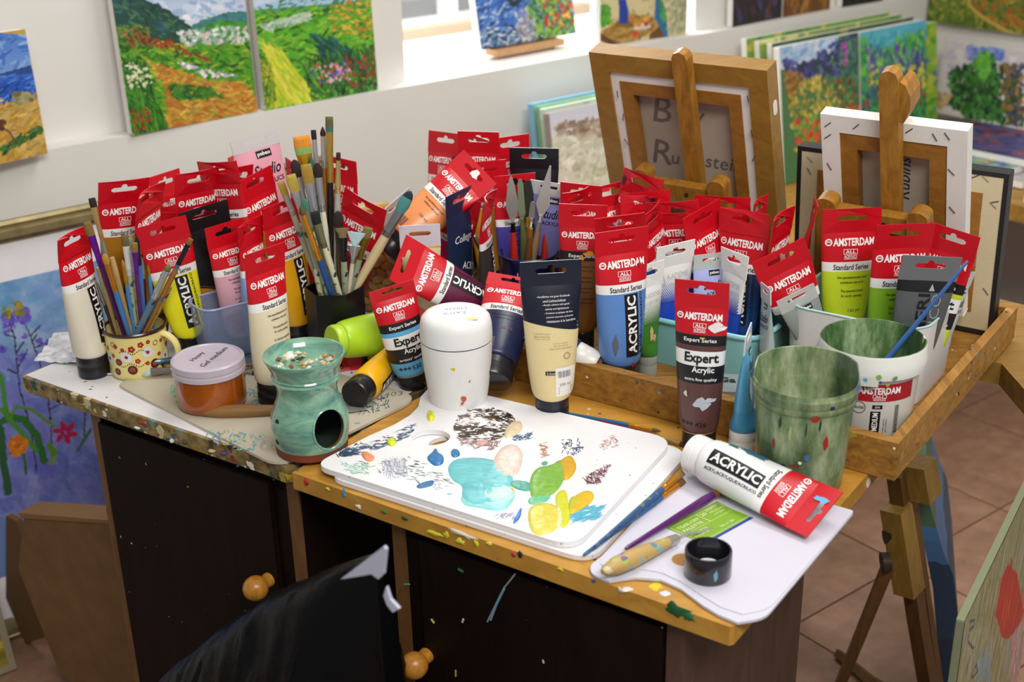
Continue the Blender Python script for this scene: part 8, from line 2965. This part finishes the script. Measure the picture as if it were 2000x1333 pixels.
    # dry smears
    dab_mesh('paint_wash', flat_on([(880, 840), (890, 815), (915, 798), (960, 796), (1000, 806), (1012, 822), (1000, 848), (970, 862), (930, 868), (895, 858)], z), z - 0.0001, 0.0003, wash_mat('brown', '2c2018', '6a5540'), r, 40, 0.0)
    dab_mesh('paint_wash', flat_on([(652, 890), (680, 872), (735, 862), (780, 842), (812, 824), (806, 846), (770, 866), (720, 886), (670, 896)], z), z - 0.0001, 0.0003, wash_mat('slate', '1f3a5a', '5a6a80'), r, 41, 0.0)
    smear('dry_smear', [(880, 835), (905, 800), (960, 795), (1010, 815), (1000, 850), (950, 862), (900, 858)], z, 90, ['3a2c24', '5a4838', '2c2a34'], r, 1, 12, 2.6, -10, 30)
    smear('dry_smear', [(895, 855), (950, 850), (985, 865), (960, 880), (905, 870)], z, 120, ['a08080', '8a6a6a'], r, 2, 12, 2.4, 0, 30)
    smear('dry_smear', [(720, 870), (760, 850), (810, 825), (805, 850), (750, 875)], z, 60, ['2a6a94', '4a8ab0', '24426a'], r, 3, 14, 2.2, -25, 20)
    smear('dry_smear', [(650, 880), (700, 868), (740, 866), (715, 885), (660, 892)], z, 60, ['2a2a3a', '6a5048', '3a3a5a'], r, 4, 12, 2.2, -5, 30)
    smear('dry_smear', [(700, 900), (800, 890), (880, 935), (890, 970), (800, 940), (720, 920)], z, 150, ['5a8a8a', '3a4a5a', '7ab0a0', '6a4a5a'], r, 5, 12, 1.4, 8, 14)
    smear('dry_smear', [(745, 900), (795, 895), (795, 925), (750, 930)], z, 120, ['9aa0b8', 'b0b4c8'], r, 6, 16, 1.2, 85, 8)
    smear('dry_smear', [(1110, 1005), (1140, 988), (1175, 990), (1165, 1015), (1120, 1020)], z, 160, ['4aa4c0', '5ab4cc'], r, 7, 20, 3, -12, 8)
    smear('dry_smear', [(1140, 935), (1160, 920), (1195, 905), (1185, 925), (1170, 945), (1148, 945)], z, 130, ['6a3040', '4a2838', '7a3a4a'], r, 8, 12, 1.6, 0, 60)
    smear('dry_smear', [(1095, 860), (1125, 855), (1140, 872), (1125, 890), (1095, 885)], z, 60, ['3a5a8a', '2a3a5a'], r, 9, 9, 2, 30, 50)
    smear('dry_smear', [(1165, 860), (1200, 850), (1210, 870), (1175, 880)], z, 40, ['c8a898', 'a07a6a'], r, 10, 9, 2, 0, 60)
    smear('dry_smear', [(1055, 868), (1065, 862), (1070, 890), (1058, 895)], z, 40, ['a87a68', 'b88a78'], r, 11, 10, 2, 0, 20)
    smear('dry_smear', [(965, 1005), (1000, 1000), (1005, 1015), (970, 1015)], z, 40, ['a88a80', '6a8ac8'], r, 12, 12, 2, -30, 20)
    smear('dry_smear', [(1000, 850), (1040, 845), (1035, 862), (1005, 862)], z, 60, ['2a6a88', '3a4a6a'], r, 13, 12, 1.8, -20, 20)
    smear('dry_smear', [(665, 905), (720, 905), (720, 925), (680, 925)], z, 50, ['7ab8a0', 'a0c8b0'], r, 14, 12, 2, 10, 20)
    # ---- grey board under the jars
    r = thing('grey_board', 'grey beige painting board with rounded corners and a pen number', 'board')
    gb = NT('grey_primed_board')
    v = gb.coords()
    nz = gb.noise(v, 10, 4)
    c = gb.ramp(nz.outputs['Fac'], [(0.3, 'b0a894'), (0.7, 'bdb5a2')])
    c = gb.splat(c, v, 60, 0.22, 0.10, ['6aa08a', '8aa89a', '4a8ab0', 'c8c4a0', '7a8a6a'])
    gb.base(c)
    gb.set(rough=0.55)
    zz = T + 0.0035
    lp = rounded(flat_on([(218, 746), (545, 912), (822, 776), (560, 700)], zz), 0.02, {0: 0.03, 1: 0.03, 2: 0.03, 3: 0.03})
    MB().prism(lp, T + 0.0002, zz).build('board', gb.m, r, smooth=False)
    for k, (px, cols) in enumerate((([(330, 760), (350, 735), (365, 770), (345, 790)], ['5a9a7a', '8ab8a0']), ([(400, 840), (470, 840), (480, 865), (420, 870)], ['6ab0a0', 'a8b84a', '4a8aa8', '8a6a9a']),
                                    ([(445, 850), (520, 845), (520, 880), (460, 880)], ['4aa0c8', '8a7a6a', '7ab89a']), ([(480, 760), (520, 750), (530, 800), (490, 800)], ['5a8ac0', '6a9a7a']), ([(505, 855), (535, 850), (535, 880), (508, 880)], ['a89a88', 'b0a490']), ([(690, 790), (760, 770), (760, 800), (700, 810)], ['3a6a4a', '4a5a8a']))):
        smear('dry_smear', px, zz, 60, cols, r, 30 + k, 10, 2.4, -10, 50)
    tp = at_z(768, 770, zz + 0.0002)
    dirx = (at_z(800, 765, zz) - at_z(735, 772, zz)).normalized()
    diry = Vector((-dirx.y, dirx.x, 0))
    v2, f2 = text_at('403', 0, 0, h=0.012, shear=0.2)
    obj('pen_writing', [tp + dirx * a + diry * b for a, b in v2], f2, mat('7a7468', 0.6), r, smooth=False)
    # ---- palette pad on the right
    r = thing('palette_pad', 'white tear off palette pad with a green label on the table corner', 'palette pad')
    wpap = mat('cecddb', 0.4, var=0.02)
    PZ = T + 0.004
    lo = [(1152, 1104), (1175, 1087), (1348, 900), (1668, 1000), (1494, 1208), (1440, 1216), (1402, 1200), (1372, 1182), (1330, 1150), (1290, 1132), (1240, 1128), (1190, 1135), (1155, 1122)]
    MB().prism(rounded(flat_on(lo, PZ - 0.001), 0.02, {3: 0.004, 4: 0.02, 0: 0.01, 12: 0.01}), T + 0.0002, T + 0.0028).build('pad_sheets', wpap, r, smooth=False)
    hi = [(1176, 1092), (1200, 1066), (1352, 909), (1668, 998), (1502, 1190), (1450, 1200), (1408, 1186), (1372, 1164), (1330, 1136), (1290, 1118), (1240, 1110), (1195, 1108), (1172, 1104)]
    MB().prism(rounded(flat_on(hi, PZ), 0.02, {3: 0.004, 4: 0.025, 0: 0.008, 12: 0.008}), T + 0.0030, PZ).build('top_sheet', mat('d2d0de', 0.35, var=0.02), r, smooth=False)
    lbl = flat_on([(1300, 1032), (1372, 1062), (1466, 1010), (1400, 980)], PZ + 0.0002)
    A, B = Vector((*lbl[3], 0)), Vector((*lbl[2], 0))
    MB().prism(lbl, PZ, PZ + 0.0002).build('label_field', mat('7fa82a', 0.4), r, smooth=False)
    strip = flat_on([(1372, 1062), (1378, 1064), (1472, 1012), (1466, 1010)], PZ + 0.0002)
    MB().prism(strip, PZ, PZ + 0.0002).build('label_strip', mat('1a3a9a', 0.4), r, smooth=False)
    # label print runs along its long side
    o0 = at_z(1300, 1032, PZ + 0.0004)
    ux = at_z(1400, 980, PZ + 0.0004) - o0
    uy = at_z(1372, 1062, PZ + 0.0004) - o0
    lx, ly = ux.length, uy.length
    ux.normalize()
    uy.normalize()
    pale = mat('dce4b0', 0.4)
    its = []
    for s, cx, cy, w, h in (('TEAR-OFF', 0.28, 0.22, 0.40, 0.10), ('PALETTE', 0.26, 0.38, 0.36, 0.10), ('20', 0.60, 0.18, 0.10, 0.12), ('SHEETS', 0.80, 0.12, 0.22, 0.06), ('FEUILLES', 0.82, 0.24, 0.26, 0.06), ('HOJAS', 0.80, 0.36, 0.2, 0.06), ('PALETTE', 0.22, 0.60, 0.3, 0.06), ('PALETA', 0.2, 0.72, 0.26, 0.06), ('36 x 26', 0.62, 0.80, 0.26, 0.07)):
        v2, f2 = text_at(s, cx * lx, -cy * ly, w=w * lx, h=h * ly, bold=0.01)
        its.append((v2, f2))
    its.append(frame2d(0.03 * lx, -0.95 * ly, 0.97 * lx, -0.06 * ly, 0.0006))
    its.append(rect2d(0.03 * lx, -0.50 * ly, 0.97 * lx, -0.49 * ly))
    its.append(rect2d(0.52 * lx, -0.5 * ly, 0.53 * lx, -0.06 * ly))
    v2, f2 = merge2d(*its)
    obj('label_lettering', [o0 + ux * a - uy * b for a, b in v2], f2, pale, r, smooth=False)
    # thumb hole in the pad showing wood
    hc = at_z(1334, 1094, PZ)
    MB().prism([(hc.x + 0.011 * cos(a), hc.y + 0.011 * sin(a)) for a in [2 * pi * k / 18 for k in range(18)]], PZ, PZ + 0.0002).build('thumb_hole', mat('b07c34', 0.6), r, smooth=False)
    # ---- open black cap
    c = at_z(1382, 1122, PZ)
    r = lathe_thing('screw_cap', 'open black bottle cap with white paint residue on the pad', 'cap', Vector((c.x, c.y, PZ + 0.0003)))
    upd()
    R = 0.0225
    MB().lathe([(0, 0), (R * 0.96, 0), (R, 0.002), (R, 0.026), (R * 0.97, 0.0275), (R * 0.90, 0.0275), (R * 0.89, 0.004), (0, 0.004)], 40).build('cap_wall', mat('1a1a20', 0.2, coat=0.4), r)
    MB().lathe([(R * 0.42, 0.004), (R * 0.48, 0.004), (R * 0.46, 0.011), (R * 0.40, 0.011), (R * 0.38, 0.0045)], 24).build('inner_ring', mat('d8dce0', 0.4), r)
    MB().lathe([(0, 0.0065), (R * 0.25, 0.006), (R * 0.40, 0.0048)], 20).build('paint_residue', mat('b8d0dc', 0.35), r)
    cyl_print('paint_smear', merge2d(blob2d(0.008, 0.012, 0.004, 3, 12, 0.6, sx=0.5, sy=1.4)), R, r, mat('6a9ab4', 0.4), 0.0005)
    # ---- crumpled clear film at the left end
    from mathutils import noise as mn
    A, B, C_ = at_z(62, 708, T), at_z(165, 716, T), at_z(115, 640, T)
    o = at_z(66, 708, T)
    ux = (at_z(168, 716, T) - o)
    uy = (at_z(120, 650, T) - o)
    N = 22
    vs, fs = [], []
    for j in range(N + 1):
        for i in range(N + 1):
            a, b = i / N, j / N
            p = o + ux * a + uy * (b * (0.75 + 0.25 * a))
            q = Vector((p.x * 55, p.y * 55, 3.0))
            p.z = T + 0.0012 + 0.005 * abs(mn.noise(q)) + 0.003 * abs(mn.noise(q * 2.1)) + 0.02 * max(0, b - 0.6)
            vs.append(p)
    for j in range(N):
        for i in range(N):
            k = j * (N + 1) + i
            fs.append((k, k + 1, k + N + 2, k + N + 1))
    cf = NT('crumpled_silver_film')
    v = cf.coords()
    nz = cf.noise(v, 60, 4)
    c = cf.ramp(nz.outputs['Fac'], [(0.35, 'b8bac4'), (0.65, 'e4e4ea')])
    c = cf.splat(c, v, 70, 0.2, 0.12, ['2a8a8a', '4a6ab0'])
    cf.base(c)
    cf.set(rough=0.22, metal=0.25)
    f_ = obj('crumpled_film', vs, fs, cf.m, None, ang=50)
    tag(f_, 'crumpled silvery plastic film at the left end of the white board', 'plastic film')
    # ---- silver sachet in the tray
    P0, P1 = at_z(1398, 770, T + 0.030), at_z(1450, 742, T + 0.036)
    r = thing('foil_sachet', 'silver foil sachet corner lying in the tray beside the brown tube', 'sachet')
    sx_ = (P1 - P0)
    lp = flat_on([(1396, 733), (1452, 735), (1452, 770), (1400, 768)], T + 0.034)
    MB().prism(lp, T + 0.030, T + 0.036).build('foil_body', mat('c8cacc', 0.2, 0.7), r, smooth=False)
    p = at_z(1420, 742, T + 0.0365)
    dx_ = (at_z(1445, 744, T + 0.0365) - at_z(1405, 742, T + 0.0365)).normalized()
    dy_ = Vector((-dx_.y, dx_.x, 0))
    v2, f2 = text_at('Ga', 0, 0, h=0.014, bold=0.03)
    obj('print_lettering', [p + dx_ * a + dy_ * b for a, b in v2], f2, M_INK, r, smooth=False)
    MB().prism(flat_on([(1402, 768), (1450, 770), (1448, 782), (1408, 780)], T + 0.030), T + 0.0102, T + 0.029).build('foil_fold', mat('8a8c90', 0.25, 0.6), r, smooth=False)
    # ---- green board edge under the pads
    # chips of white paint on the wood near the drawer
    # ---- spots of dried paint standing on the wood
    r2 = [o for o in COL.objects if o.name.startswith('worktop') and 'wood' in o.get('label', '')][0]
    for k, (u, v, s, c2) in enumerate(((1185, 825, 6, 'e0d8c8'), (1150, 800, 5, 'c8b070'), (1225, 1152, 9, 'd8d4d0'), (1300, 1160, 9, 'd0d4dc'), (735, 850, 6, '5aa0b8'), (720, 862, 5, '3a4a3a'))):
        q = blob2d(0, 0, s / F_PX * 1.5, k, 12, 0.6)
        pz = at_z(u, v, T - 0.001)
        dab_mesh('paint_spot', [(pz.x + a, pz.y + b * 0.8) for a, b in q[0][1:]], T - 0.0012, 0.0012, mat(c2, 0.4), r2, k, 0.5)


build_palettes()
